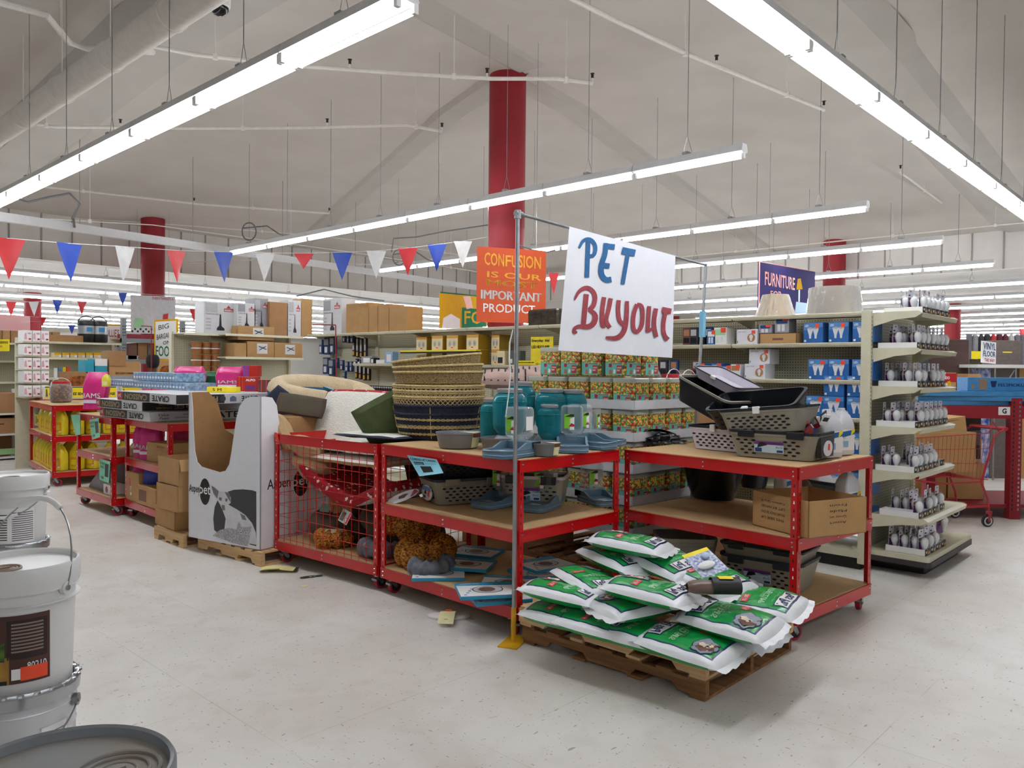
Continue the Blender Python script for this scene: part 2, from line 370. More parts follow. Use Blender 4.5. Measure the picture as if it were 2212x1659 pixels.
# ------------------------------------------------------------------ fluorescent fixtures
TUBE = bpy.data.materials.new('glowing_tube'); TUBE.use_nodes = True
_t = TUBE.node_tree; _t.nodes.remove(_t.nodes['Principled BSDF']); _e = nd(_t, 'ShaderNodeEmission'); _e.inputs[0].default_value = (.93, .96, 1, 1)
_e.inputs[1].default_value = TUBE_POWER; _t.links.new(_e.outputs[0], _t.nodes['Material Output'].inputs[0])
HOUS = P('fixture_enamel', 'd6d7d9', .4, var=.03)
def make_fixture(name, L, tubes, label, wide):
    """runs along +Y from the origin; origin on the tube line"""
    t = thing(name, label, 'light')
    w = .06 if tubes == 1 else wide
    hm_ = MB().prism([(-w*.55, .03), (w*.55, .03), (w, .045), (w*.7, .115), (-w*.7, .115), (-w, .045)], .004, L-.004, HOUS, 'y')
    for k in range(tubes):
        x = 0 if tubes == 1 else (-.062, .062)[k]
        for y in (.018, L-.018): hm_.box(x-.016, x+.016, y-.014, y+.014, -.02, .04, PURE)
    hm_.build('housing', t)
    for k in range(tubes):
        x = 0 if tubes == 1 else (-.062, .062)[k]
        MB().lathe([(.013, .035), (.019, .04), (.019, L-.04), (.013, L-.035)], 10, TUBE, smooth=True).build('tube', t).rotation_euler = (-pi/2, 0, 0)
        t_ = [o for o in bpy.data.objects if o.parent == t][-1]; t_.location = (x, 0, 0)
    # chain and hook
    m = MB(); m.box(-.05, .05, L/2-.03, L/2+.03, .115, .14, STEEL)
    m.tube([(-.0, L/2-.05, .14), (0, L/2, .30)], .003, STEEL, 4); m.tube([(0, L/2+.05, .14), (0, L/2, .30)], .003, STEEL, 4)
    m.build('hook', t)
    MB().tube([(0, L/2, 0), (0, L/2, 1)], .0045, STEEL, 4).build('chain', t)
    return t
FIX2 = Pool(make_fixture('twin_tube_fixture', 1.22, 2, 'x', .085)); FIX1 = Pool(make_fixture('strip_light_fixture', 1.22, 1, 'x', .06)); FIXL = Pool(make_fixture('long_strip_light', 2.44, 1, 'x', .06))
FIXT = []
def hang(o, top):
    for c in bpy.data.objects:
        if c.parent == o and c.name.startswith('chain'): c.location = (0, 0, .30); c.scale = (1, 1, max(.02, top-.30-.0))
def strip(pool, u, v, n, L, along, where, z=3.63, group=None):
    for k in range(n):
        if along == 'v': loc = (u, v+k*L, z); rz = 0
        else: loc = (u+k*L, v, z); rz = -pi/2
        cu, cv = (u, loc[1]+L/2) if along == 'v' else (loc[0]+L/2, v)
        ct = ceil_z(cu, cv) if (cu < UB and cv < VB) else 4.0
        o_ = pool.put(loc, rz, '%s fluorescent fixture of %s' % (ORD[k], where), group or ('ceiling lights, '+where)); FIXT.append((o_, ct-z))
strip(FIX2, 2.80, 3.43, 11, 1.22, 'v', 'the bright twin-tube run at upper left, from its near end')
strip(FIX2, 2.37, 2.08, 14, 1.22, 'u', 'the bright twin-tube run at upper right, from its near end')
for i, u in enumerate((6.83, 10.08, 13.35, 16.7)):
    strip(FIX1, u, 3.45, 8, 1.222, 'v', 'the %s single-tube run behind the sale banner, from its right end' % ORD[i])
for i in range(12): strip(FIXL, 20.4+i*3.35, 3.45-(i % 2)*1.0, 5, 2.44, 'v', 'the %s far run beyond the right bulkhead, from its right end' % ORD[i])
for i, v in enumerate((19.9, 23.2, 26.5, 29.8, 33.1, 36.4, 39.7, 43.0, 46.3)): strip(FIXL, 1.0 if i == 0 else -1.5, v, 7 if i == 0 else 14, 2.44, 'u', 'the %s far run behind the pennants, from its left end' % ORD[i])
strip(FIXL, -6, 5.5, 2, 2.44, 'u', 'the added run out of view beside the camera'); strip(FIXL, -5, -2.5, 5, 2.44, 'u', 'the added unseen run behind the camera'); strip(FIXL, -5, -7.5, 5, 2.44, 'u', 'the second added unseen run behind the camera')  # unseen runs continuing the store's lighting, added to brighten the near stock

_kids = {}
for c in bpy.data.objects:
    if c.parent is not None and c.name.startswith('chain'): _kids[c.parent.name] = c
for o_, h_ in FIXT: c = _kids[o_.name]; c.location = (0, 0, .30); c.scale = (1, 1, max(.03, h_-.30))
# ================================================================== helpers for placing on surfaces
def zcol(x, y, p):           # height at which the pixel's ray passes over the ground point p
    d = ray(x, y); t = ((p[0])*d.x+(p[1])*d.y)/(d.x**2+d.y**2); return EYE+t*d.z
def edge(ax, ay, bx, by, z):
    a, b = at(ax, ay, z), at(bx, by, z); d = b-a
    return a, atan2(d.y, d.x), d.length
def FY(y=-.0012): return lambda a, b: (a, y, b)
def FX(x): return lambda a, b: (x, a, b)
def FZ(z): return lambda a, b: (a, b, z)
# ================================================================== red shelf carts
def make_cart(label, D, L, tops, cage=False, casters=True, zt=1.07, group=None):
    """corner nearest the camera at the origin, D along +X, L along +Y"""
    t = thing('rolling_shelf_cart', label, 'cart', group=group)
    pw = .045
    for (x, y, sx, sy) in ((0, 0, 1, 1), (D, 0, -1, 1), (0, L, 1, -1), (D, L, -1, -1)):
        m = MB()
        m.box(min(x, x+sx*pw), max(x, x+sx*pw), min(y, y+sy*.004), max(y, y+sy*.004), tops[-1]-.07, zt-.004, RED)
        m.box(min(x, x+sx*.004), max(x, x+sx*.004), min(y, y+sy*pw), max(y, y+sy*pw), tops[-1]-.07, zt-.004, RED)
        # teardrop slot marks on both flanges; pale ones paint the light seen through
        k = int((zt-tops[-1])/.05)
        for i in range(k):
            z = tops[-1]+.0+i*.05
            for w_ in ((x+sx*.024, y-sy*.0008, 'y'), (x-sx*.0008, y+sy*.024, 'x')):
                pl = [(-.005, .0), (.005, 0), (.003, .018), (-.003, .018)]
                if w_[2] == 'y': m.flat([(w_[0]+a, z+b) for a, b in pl], INK if i % 3 else STEEL, lambda a, b, yy=w_[1]: (a, yy, b))
                else: m.flat([(w_[1+0], 0)]*0+[(w_[1]+a, z+b) for a, b in pl], WPAPER if i % 3 else INK, lambda a, b, xx=w_[0]: (xx, a, b))
        m.build('post', t)
    for z in tops:
        m = MB()
        for (x0, x1, y0, y1) in ((.004, D-.004, -.006, .0), (.004, D-.004, L, L+.006)):
            m.box(x0, x1, y0, y1, z-.075, z-.005, RED); m.box(x0, x1, y0-.004 if y0 < 0 else y0, y1 if y0 < 0 else y1+.004, z-.008, z-.001, RED)
        for (x0, x1, y0, y1) in ((-.006, 0, .004, L-.004), (D, D+.006, .004, L-.004)):
            m.box(x0, x1, y0, y1, z-.075, z-.005, RED); m.box(x0-.004 if x0 < 0 else x0, x1 if x0 < 0 else x1+.004, y0, y1, z-.008, z-.001, RED)
        for (a, b) in ((.03, z-.025), (.03, z-.055), (L/2, z-.025), (L/2, z-.055), (L-.03, z-.025), (L-.03, z-.055)):
            m.lathe([(.007, 0), (.005, .004), (.0, .005)], 8, CHROME); m.v[-24:] = [Vector((-.006-p.z, a+p.x, b+p.y)) for p in m.v[-24:]]
        for (a, b) in ((.03, z-.025), (D/2, z-.025), (D/2, z-.055), (D-.03, z-.025)):
            m.lathe([(.007, 0), (.005, .004), (.0, .005)], 8, CHROME); m.v[-24:] = [Vector((a+p.x, -.006-p.z, b+p.y)) for p in m.v[-24:]]
        m.build('beam_frame', t)
        MB().bbox(.006, D-.006, .006, L-.006, z-.014, z+.004, MDF, .002).build('shelf_board', t)
    if cage:
        m = MB(); z0, z1 = tops[-1], zt-.075
        n = 10
        for i in range(1, 14): y = pw+(L-2*pw)*i/14; m.tube([(.006, y, z0), (.006, y, z1)], .0024, RED, 5)
        for i in range(0, 9): z = z0+(z1-z0)*(i+.3)/9; m.tube([(.006, .02, z), (.006, L-.02, z)], .0024, RED, 5)
        m.build('wire_panel', t)
        for yy in (.012, L-.012):
            m = MB()
            for i in range(1, 10): x = pw+(D-2*pw)*i/10; m.tube([(x, yy, z0), (x, yy, z1)], .0024, RED, 5)
            for i in range(0, 9): z = z0+(z1-z0)*(i+.3)/9; m.tube([(.02, yy, z), (D-.02, yy, z)], .0024, RED, 5)
            m.build('wire_panel', t)
    zb = tops[-1]-.075
    rng = random.Random(len(bpy.data.objects))
    for (x, y) in ((.05, .06), (D-.05, .06), (.05, L-.06), (D-.05, L-.06)):
        a = rng.uniform(-.5, .9); R_ = .052
        c = MB().at(T(x, y, 0, a))
        c.box(-.04, .04, -.045, .045, zb-.006, zb, STEEL); c.cyl(0, 0, zb-.022, zb-.006, .022, STEEL)
        for s in (-.024, .024): c.prism([(-.018, zb-.02), (.022, zb-.02), (.044, R_+.0), (.03, R_-.014), (.012, R_)], s-.0025, s+.0025, STEEL, 'y')
        c.box(-.03, -.012, -.028, .028, zb-.05, zb-.035, STEEL)
        cc = c.build('caster', t)
        w = MB().at(T(x, y, 0, a) @ Matrix.Translation((.028, 0, R_)) @ Matrix.Rotation(pi/2, 4, 'X'))
        w.lathe([(.018, -.017), (.036, -.017), (.046, -.018), (R_, -.012), (R_, .012), (.046, .018), (.036, .017), (.018, .017)], 24, RUB)
        w.lathe([(.0, -.02), (.012, -.021), (.035, -.018)], 16, BLACK, cap=False); w.lathe([(.035, .018), (.012, .021), (0, .02)], 16, BLACK, cap=False)
        w.lathe([(.006, -.03), (.006, .03)], 8, STEEL)
        w.build('wheel', cc)
    return t
ZM, ZR, ZC, ZI = 1.085, 1.064, 1.081, 1.07
mid = make_cart('red rolling shelf cart under the woven basket stack and teal feeders', 1.007, 1.366, (ZM-.004, .655, .19), zt=ZM)
mid.location = (3.479, 3.190, 0); mid.rotation_euler[2] = radians(-.97)
rcart = make_cart('red rolling shelf cart under the pet carriers, nearest the light bulb endcap', 1.025, 1.324, (ZR-.004, .635, .19), zt=ZR)
rcart.location = (4.575, 1.94, 0); rcart.rotation_euler[2] = radians(-4.6)
cagec = make_cart('red wire-sided rolling cart filled with pet beds', 1.0, 1.30, (ZC-.004, .19), cage=True, zt=ZC)
cagec.location = (3.505, 4.60, 0); cagec.rotation_euler[2] = radians(3.4)
# the cage cart is open on top: no board there
for o in [c for c in bpy.data.objects if c.parent == cagec and c.name.startswith('shelf_board')][:1]: bpy.data.objects.remove(o)
i2 = make_cart('red shelf cart with pink kibble bags and stacked crate boxes, beside the cardboard cartons', 1.0, 1.213, (ZI-.004, .64, .19), zt=ZI)
i2.location = (3.29, 7.62, 0); i2.rotation_euler[2] = radians(-2.6)
i1 = make_cart('red shelf cart with green paper signs clipped on, next to the yellow jug cart', 1.0, 1.12, (ZI-.004, .64, .19), zt=ZI)
i1.location = (3.237, 8.90, 0); i1.rotation_euler[2] = radians(-.65)
yc = make_cart('red shelf cart loaded with yellow jugs', 1.30, 1.75, (1.085, .67, .19), zt=1.09)
yc.location = (3.47, 11.62, 0); yc.rotation_euler[2] = radians(-7)
zc_ = make_cart('red shelf cart behind the yellow jugs carrying edging boxes', 1.5, 1.3, (1.10, .67, .19), zt=1.105)
zc_.location = at(85, 868, 1.10).xy.to_3d()+Vector((.25, .75, 0)); zc_.rotation_euler[2] = radians(-8)
# ================================================================== pallets
def wood(name, c, c2): return P(name, c, .8, scale=3, stretch=(6, .6, 12), col2=c2, ramp=(.3, .7), bump=.3, bscale=30)
PINE = wood('fresh_pine', 'e3c193', 'c49c6a'); OLDW = wood('weathered_pine', 'a07348', '6e4a2b')
def make_pallet(label, Wd, Ln, h, m1, group=None, rnd=0):
    """stringers run along +Y (Ln); origin nearest corner"""
    t = thing('wooden_pallet', label, 'pallet', group=group); R = random.Random(rnd)
    bh = .016
    notch = lambda L: [(0, bh), (L*.13, bh), (L*.155, bh+.035), (L*.34, bh+.035), (L*.365, bh), (L*.60, bh), (L*.625, bh+.035), (L*.82, bh+.035), (L*.845, bh), (L, bh), (L, h-bh), (0, h-bh)]
    for x in (0, Wd/2-.018, Wd-.036): MB().prism(notch(Ln), x, x+.036, m1, 'x').build('stringer', t)
    n = 7
    for k in range(n):
        y = k*(Ln-.1)/(n-1); w = R.uniform(.085, .1)
        MB().bbox(-.004, Wd+.004, y, y+w, h-bh, h, m1, .002).build('deck_board', t)
    for k in range(4):
        y = k*(Ln-.1)/3; MB().bbox(-.003, Wd, y, y+.09, 0, bh, m1, .002).build('bottom_board', t)
    return t
pal2 = make_pallet('weathered brown wooden pallet, bottom of the two under the litter bags', 1.0, 1.22, .11, OLDW, rnd=2); pal2.location = (3.47, 1.92, 0)
pal1 = make_pallet('fresh pine pallet, upper of the two under the litter bags', 1.02, 1.24, .112, PINE, rnd=3); pal1.location = (3.45, 1.91, .111)
pa = make_pallet('pine pallet under the white pet bed display box', .98, .98, .12, PINE, rnd=4); pa.location = (3.27, 5.83, 0); pa.rotation_euler[2] = radians(4)
pb = make_pallet('pine pallet under the stack of open cardboard cartons', .9, .62, .12, PINE, rnd=5); pb.location = (3.12, 6.92, 0)
# ================================================================== banner stand
GAL = P('grey_conduit', '9fa3a6', .4, .8, var=.08, scale=30); YP = P('yellow_paint', 'd9a514', .5, var=.08)
t = thing('banner_stand', 'tall conduit stand with a yellow foot holding the handwritten paper banner', 'stand')
B0 = Vector((3.41, 3.155, 2.545)); B1 = dep(1525, 573, 6.4)
MB().tube([at(1109, 1388, 0)+Vector((0, 0, .02)), B0], .0125, GAL, 12).build('left_pole', t)
fb = at(1109, 1388, 0)
MB().tube([fb+Vector((0, 0, .005)), fb+Vector((0, 0, .21))], .0155, YP, 12).build('foot_sleeve', t)
MB().at(T(fb.x, fb.y, 0, .4)).box(-.11, .11, -.06, .06, 0, .006, YP).build('foot_plate', t)
MB().tube([B0, B1], .0095, GAL, 10).build('top_bar', t)
m = MB(); m.tube([B0-Vector((0, 0, .03)), B0+Vector((0, 0, .02))], .02, GAL, 10); m.tube([B0+(B0-B1).normalized()*.02, B0-(B0-B1).normalized()*.04], .017, GAL, 10); m.build('elbow_clamp', t)
p2 = dep(1509, 834, 6.4); q = p2+(p2-B1)*((p2.z-.0)/(B1.z-p2.z))
MB().tube([q, B1+Vector((0, 0, .01))], .0125, GAL, 10).build('right_pole', t)
# banner in the vertical plane of the bar
PN = Vector((B1.y-B0.y, -(B1.x-B0.x), 0)).normalized()
if PN.dot(_f) > 0: PN = -PN
def bp(x, y, off=.0): return on_plane(x, y, B0+PN*(.015+off), PN)
C4 = [(1230, 489), (1459, 553), (1452, 773), (1206, 757)]
def bann(s, r, off=0):
    x = (1-r)*((1-s)*C4[0][0]+s*C4[1][0])+r*((1-s)*C4[3][0]+s*C4[2][0]); y = (1-r)*((1-s)*C4[0][1]+s*C4[1][1])+r*((1-s)*C4[3][1]+s*C4[2][1])
    w = .006*noise.noise(Vector((s*4, r*4, 3)))+.004*sin(s*9+r*3)*r
    return bp(x, y, off+w)
BP = P('banner_paper', 'e6e7ee', .6, var=.012, bump=.25, bscale=14)
bt = thing('paper_banner', 'large white paper banner hand-lettered PET BUYOUT hanging from the conduit bar', 'banner', bann(.5, 0))
def rel(o, root):  # world-space mesh child of an empty
    o.matrix_parent_inverse = root.matrix_basis.inverted(); return o
rel(MB().grid(lambda s, r: bann(s, r), 28, 28, BP).build('paper_sheet', bt), bt)
def inv_px(x, y):            # pixel -> (s, r) on the sheet
    s, r = .5, .5
    for _ in range(12):
        fx = (1-r)*((1-s)*C4[0][0]+s*C4[1][0])+r*((1-s)*C4[3][0]+s*C4[2][0])-x; fy = (1-r)*((1-s)*C4[0][1]+s*C4[1][1])+r*((1-s)*C4[3][1]+s*C4[2][1])-y
        s -= fx/235; r -= fy/245
    return s, r
def strokes(parent, name, mat, lst, sc, ox, oy, off=.004):
    m = MB()
    for w, pts in lst:
        pts = [Vector((ox+a/sc, oy+b/sc)) for a, b in pts]
        if len(pts) > 2:     # smooth
            for _ in range(2):
                q = [pts[0]]
                for a, b in zip(pts, pts[1:]): q += [a.lerp(b, .25), a.lerp(b, .75)]
                pts = q+[pts[-1]]
        else: pts = [pts[0].lerp(pts[1], k/8) for k in range(9)]
        ws = w if isinstance(w, (list, tuple)) else (w, w); N = len(pts); vv = []
        for i, p in enumerate(pts):
            d = (pts[min(i+1, N-1)]-pts[max(i-1, 0)]).normalized(); n_ = Vector((-d.y, d.x))
            tt = i/(N-1)*(len(ws)-1); k = min(int(tt), len(ws)-2); ww = (ws[k]*(1-tt+k)+ws[k+1]*(tt-k))/sc/2
            for s in (-1, 1): a = p+n_*ww*s; vv.append(bann(*inv_px(a.x, a.y), off))
        off += .0004
        m.add(vv, [(2*i, 2*i+1, 2*i+3, 2*i+2) for i in range(N-1)], mat)
    return rel(m.build(name, parent), parent)
BLU = P('blue_marker', '1d6096', .7, var=.12, scale=25); MAR = P('red_marker', '9c3b45', .7, var=.12, scale=25)
# strokes measured on the photograph's enlargement (5.027 px per px from 1040, 520)
strokes(bt, 'blue_lettering', BLU, [
    (50, [(1160, 0), (1145, 400)]), ((20, 44, 44, 40), [(1062, 80), (1105, -10), (1190, -20), (1245, 60), (1225, 160), (1180, 168)]),
    ((50, 60, 62), [(1352, 25), (1345, 150), (1300, 260), (1300, 370), (1350, 430), (1412, 420)]), (60, [(1330, 55), (1448, 68)]), (56, [(1310, 262), (1392, 275)]),
    (44, [(1595, 120), (1534, 472)]), (76, [(1528, 105), (1670, 135)])], 5.027, 1040, 520)
strokes(bt, 'red_lettering', MAR, [
    (54, [(1140, 580), (1108, 915)]), ((14, 50, 50, 54), [(1010, 645), (1060, 540), (1160, 500), (1240, 580), (1225, 700), (1175, 750)]),
    ((30, 60, 60, 40, 40, 22), [(1165, 745), (1245, 800), (1225, 900), (1160, 940), (1050, 925), (1005, 960), (1005, 998), (1040, 990)]),
    (48, [(1332, 612), (1308, 780), (1310, 925), (1345, 925)]), ((48, 44), [(1405, 625), (1385, 740), (1352, 850), (1365, 900), (1398, 945)]),
    (46, [(1492, 645), (1482, 760), (1500, 880), (1555, 915)]), ((40, 50, 60, 20), [(1582, 655), (1580, 800), (1560, 980), (1480, 1065), (1350, 1050)]),
    (46, [(1690, 690), (1650, 800), (1645, 960), (1690, 1000), (1745, 930), (1755, 780), (1740, 700), (1690, 695)]),
    (44, [(1822, 710), (1805, 995)]), ((46, 46), [(1897, 735), (1868, 900), (1900, 1045)]), (30, [(1815, 985), (1880, 930)]),
    (62, [(1962, 748), (2062, 768)]), ((44, 44, 50), [(2000, 770), (1972, 920), (1985, 1030), (2028, 1075)])], 5.027, 1040, 520)
# blue medical mask hooked on the right pole, twist ties
m = MB(); a = dep(1518, 700, 6.34)
m.grid(lambda s, r: a+CR*((s-.5)*.055)+Vector((0, 0, (.5-r)*.21))+_f*(.012*sin(s*7+r*2)), 8, 10, P('blue_mask_fabric', '7fb6d3', .8)); tag(m.build('face_mask'), 'pale blue medical face mask hooked on the banner stand\'s right pole', 'face mask')
t = MB(); pts = [dep(1108, 712, 4.62), dep(1101, 740, 4.62), dep(1100, 780, 4.6), dep(1103, 800, 4.6), dep(1099, 850, 4.6), dep(1095, 880, 4.6), dep(1092, 901, 4.6)]
t.tube(pts, [.003, .004, .005, .004, .004, .003, .002], PURE, 6); tag(t.build('cable_tie'), 'white plastic strap dangling from the left pole of the banner stand', 'strap')
# ================================================================== pet litter bags on the pallets
LG = P('litter_bag_green', '0f9a48', .3, var=.06, scale=9, coat=.2); LW = P('litter_bag_white', 'e6e8ec', .3, var=.03, bump=.35, bscale=12); LN = P('litter_bag_navy', '15275c', .35)
LR = P('litter_bag_red', 'd6444a', .4); CATB = P('cat_brown', '6b4a38', .7, var=.3, scale=30); CATW = P('cat_cream', 'd9c5b0', .7, var=.1); LGY = P('litter_grey_oval', '8d93a0', .5)
def make_bag(kind, seed):
    t = thing('litter_bag', 'x', 'litter bag'); Wx, Wy, H = .40, .54, .125
    def surf(s, r, top=1):
        a, b = 2*s-1, 2*r-1
        e = max(0, 1-abs(a)**2.6)**.5*max(0, 1-abs(b)**3.2)**.45
        pinch = 1-.07*b*b; pin2 = 1-.08*a*a
        x = a*Wx/2*pinch; y = b*Wy/2*pin2
        n_ = noise.noise(Vector((x*8+seed*7, y*8, seed)))*.016+noise.noise(Vector((x*22, y*22+seed, seed)))*.006
        z = H*.42+top*(H*.5*e)*(1 if top > 0 else .8)+n_*e*(1 if top > 0 else .25)
        return Vector((x, y, z-.002))
    def mt(s, r):
        bx, by = abs(2*s-1), abs(2*r-1)
        if bx > .80 or by > .80: return LW
        if bx > .765 or by > .77: return LN
        return LG
    m = MB(); m.grid(lambda s, r: surf(s, r), 40, 44, LG, matfn=mt)
    m.grid(lambda s, r: surf(1-s, r, -1), 20, 22, LW, matfn=lambda s, r: LG if abs(2*s-1) > .7 and abs(2*r-1) < .8 else LW)
    # crimped seams at both ends
    for b in (0, 1):
        m.add([surf(s/12, b)+Vector((0, (b*2-1)*q*.035, -.012*q+.008*sin(s*2.1+seed)*q)) for q in (0, 1) for s in range(13)], [(s, s+1, s+14, s+13) for s in range(12)], LW)
    m.build('bag_body', t)
    F = lambda a, b: surf(.5+a/Wx, .5+b/Wy)+Vector((0, 0, .0035))
    R = lambda a, b: F(-b, a) if kind else F(b, -a)    # text reads across the long side
    m = MB()
    # white logo plate, red flash, picture of a cat
    def patch(x0, x1, y0, y1, mat, off=0):
        m.grid(lambda s, r: F(x0+(x1-x0)*s, y0+(y1-y0)*r)+Vector((0, 0, off)), 6, 6, mat)
    patch(-.115, .115, -.215, -.125, LN, -.0008); patch(-.108, .108, -.21, -.13, WPAPER)
    m.text('Pets Pal', .098, -.202, -.196, .064, LN, lambda a, b: F(a, b)+Vector((0, 0, .002)), bold=.02, flip=False)
    m.text('SUPER CLUMP', .12, -.07, -.24, .036, P('pale_green_print', 'a8dcae', .5), lambda a, b: F(a, b), bold=.02)
    m.text('for multiple cats', .09, -.115, -.17, .016, P('pale_green_print', 'a8dcae', .5), lambda a, b: F(a, b))
    m.text('CAT LITTER', .05, -.04, -.1, .02, P('pale_green_print', 'a8dcae', .5), lambda a, b: F(a, b))
    patch(-.135, -.05, .03, .075, LR); m.text('20 LB', -.058, .04, -.07, .022, WPAPER, lambda a, b: F(a, b)+Vector((0, 0, .002)))
    def blob(cx, cy, rx, ry, mat, off, n=22, p=0):
        r = [(cx+rx*cos(2*pi*k/n)*(1+.12*sin(k*1.7+p)), cy+ry*sin(2*pi*k/n)*(1+.12*cos(k*2.3+p))) for k in range(n)]
        c = F(cx, cy)+Vector((0, 0, off)); m.add([c]+[F(*q)+Vector((0, 0, off)) for q in r], [(0, 1+k, 1+(k+1) % n) for k in range(n)], mat)
    blob(.07, .13, .085, .075, LN, 0); blob(.07, .13, .078, .069, LGY, .0012); blob(.075, .135, .055, .05, CATB, .002, p=2); blob(.06, .13, .03, .042, CATW, .003); blob(.05, .145, .007, .007, INK, .004); blob(.07, .143, .007, .007, INK, .004)
    for s in (-1, 1): m.flat([(.06+s*.028, .165), (.06+s*.045, .2), (.06+s*.008, .178)], CATB, lambda a, b: F(a, b)+Vector((0, 0, .0036)))
    m.build('bag_print', t)
    return t
KB = [Pool(make_bag(0, 1.3)), Pool(make_bag(0, 4.1)), Pool(make_bag(0, 7.7))]
# (pixel of the bag's middle, height of its underside, turn, tilt about x, tilt about y, label)
for i, (px, py, z, rz, rx, ry, lb) in enumerate((
    (1226, 1312, .224, 4, 0, 0, 'green and white litter bag lying lowest at the pallet corner beside the yellow-footed pole'),
    (1300, 1330, .226, 6, 2, 0, 'litter bag low in the middle of the pallet, its cat picture toward the aisle edge'),
    (1396, 1352, .224, 184, 0, 2, 'litter bag lying flat at the front edge of the pallet, second from the right corner'),
    (1488, 1374, .232, 184, -4, 2, 'litter bag nearest the camera at the front right corner of the pallet'),
    (1584, 1345, .226, 178, 0, 3, 'mostly hidden white litter bag at the right side under the upper bags'),
    (1548, 1245, .224, 10, 0, 0, 'litter bag buried at the back of the bottom layer, beneath the blister-packed light'),
    (1222, 1265, .335, 12, 3, 5, 'litter bag overhanging the corner nearest the yellow-footed pole'),
    (1280, 1243, .36, -18, 4, 8, 'litter bag leaning behind the corner bag, beside the flat collar boxes'),
    (1372, 1288, .335, 70, -3, 0, 'litter bag with rumpled plastic low in the middle of the heap'),
    (1405, 1262, .42, 8, 3, 4, 'litter bag across the middle of the heap, left of the brown slipper'),
    (1578, 1322, .325, 184, -3, 4, 'litter bag under the brown and black slipper'),
    (1640, 1285, .33, 8, 0, -6, 'litter bag at the right rear edge of the heap, by the taupe laundry-style carriers'),
    (1335, 1195, .44, -12, 5, 6, 'litter bag second from the top, its white end sticking out to the left'),
    (1435, 1197, .46, -8, 9, -3, 'litter bag propped up at the back, left of the blister-packed light'),
    (1530, 1232, .41, -14, 8, -2, 'litter bag lying beneath the blister-packed light'),
    (1362, 1160, .545, 14, 4, 3, 'litter bag at the very top of the heap'))):
    p = at(px, py, z+.09)
    KB[i % 3].put((p.x, p.y, z), label=lb, group='cat litter bags on the pallet', rot=(radians(rx), radians(ry), radians(rz)), scale=(.92, .88, .9))
# ================================================================== main gondola run (long shelves face the camera side, -X)
PEG = pegboard_material()
GU, GV0, GV1, GT = 6.70, 2.31, 10.6, 2.13       # front lip of shelves, right end, left end, top
PANEL = GU+.47
def wavy_lip(m, x0, y0, y1, z, mat, d=.034, out=.012):
    """shelf front with a price channel; runs along Y, faces -X"""
    m.add([(x0, y0, z), (x0, y1, z), (x0-out*.3, y1, z-.008), (x0-out*.3, y0, z-.008), (x0+out, y1, z-d), (x0+out, y0, z-d)], [(0, 1, 2, 3), (3, 2, 4, 5)], mat)
g = thing('gondola_shelving', 'long cream gondola shelving run with pegboard back, behind the red carts', 'shelving')
n = 7; bw = (GV1-GV0)/n
for k in range(n):
    y0 = GV0+k*bw
    m = MB().box(PANEL, PANEL+.02, y0+.02, y0+bw-.02, .2, GT-.01, PEG); m.build('pegboard_panel', g)
for k in range(n+1):
    y = GV0+k*bw; m = MB().box(PANEL-.035, PANEL+.04, y-.02, y+.02, .1, GT+.0, CREAM)
    for i in range(60): m.box(PANEL-.0358, PANEL-.035, y-.004, y+.004, .25+i*.03, .265+i*.03, INK)
    m.build('upright', g)
def gshelf(parent, y0, y1, z, depth, x0=None):
    x0 = PANEL-.035-depth if x0 is None else x0
    m = MB(); m.box(x0, PANEL-.036, y0+.006, y1-.006, z-.02, z, CREAM); wavy_lip(m, x0, y0+.006, y1-.006, z+.001, CREAM, .036)
    for y in (y0+.012, y1-.012): m.prism([(x0+.03, z-.02), (PANEL-.04, z-.02), (PANEL-.04, z-.10), (PANEL-.1, z-.085)], y-.002, y+.002, CREAM, 'y')
    return m.build('shelf', parent)
GS = {}
for k in range(n):
    y0, y1 = GV0+k*bw, GV0+(k+1)*bw
    gshelf(g, y0, y1, GT, .43)
    lv = [1.88, 1.565, 1.25, .95, .62, .34] if k < 2 else ([1.68, 1.25, .85, .5] if k < 5 else [1.69, 1.25])
    if k == 6: lv = [1.1]
    for z in lv: gshelf(g, y0, y1, z, .43)
MB().box(PANEL-.5, PANEL, GV0, GV1, .10, .16, CREAM).box(PANEL-.46, PANEL+.4, GV0, GV1, 0, .10, P('black_kickplate', '1d1a1b', .5)).build('base_deck', g)
# ------------------------------------------------------------------ endcap with light bulbs
EU0, EU1 = 6.685, 7.93
ec = thing('endcap_shelving', 'cream end-of-aisle shelving unit full of light bulb packs on a black base', 'shelving')
PV = 2.28
MB().box(EU0+.02, EU1-.02, PV, PV+.012, .16, GT-.02, pegboard_material('grey_pegboard', 'a9a594', '3a372f')).build('pegboard_panel', ec)
for u in (EU0, EU1-.04):
    m = MB().bbox(u, u+.045, PV-.03, PV+.05, .05, GT+.01, CREAM, .004)
    for i in range(58): m.box(u+.018, u+.026, PV-.0308, PV-.03, .25+i*.032, .266+i*.032, INK)
    m.build('upright', ec)
EZ = [2.118, 1.825, 1.515, 1.19, .83, .47]
def eshelf(z, d, u0=EU0+.05, u1=EU1-.16):
    m = MB(); y0 = PV-.03-d
    m.box(u0, u1, y0+.04, PV-.03, z-.012, z, CREAM)
    m.add([(u0-.01, y0+.04, z), (u1+.01, y0+.04, z), (u1-.01, y0, z-.012), (u0+.01, y0, z-.012), (u1-.01, y0+.01, z-.045), (u0+.01, y0+.01, z-.045)], [(0, 3, 2, 1), (3, 5, 4, 2)], CREAM)
    for u in (u0, u1): m.prism([(PV-.03, z+.006), (y0+.03, z+.006), (y0+.0, z-.012), (y0+.05, z-.045), (y0+.2, z-.06), (PV-.03, z-.11)], u-.003, u+.003, CREAM, 'x')
    return m.build('shelf', ec)
for z in EZ[:4]: eshelf(z, .37)
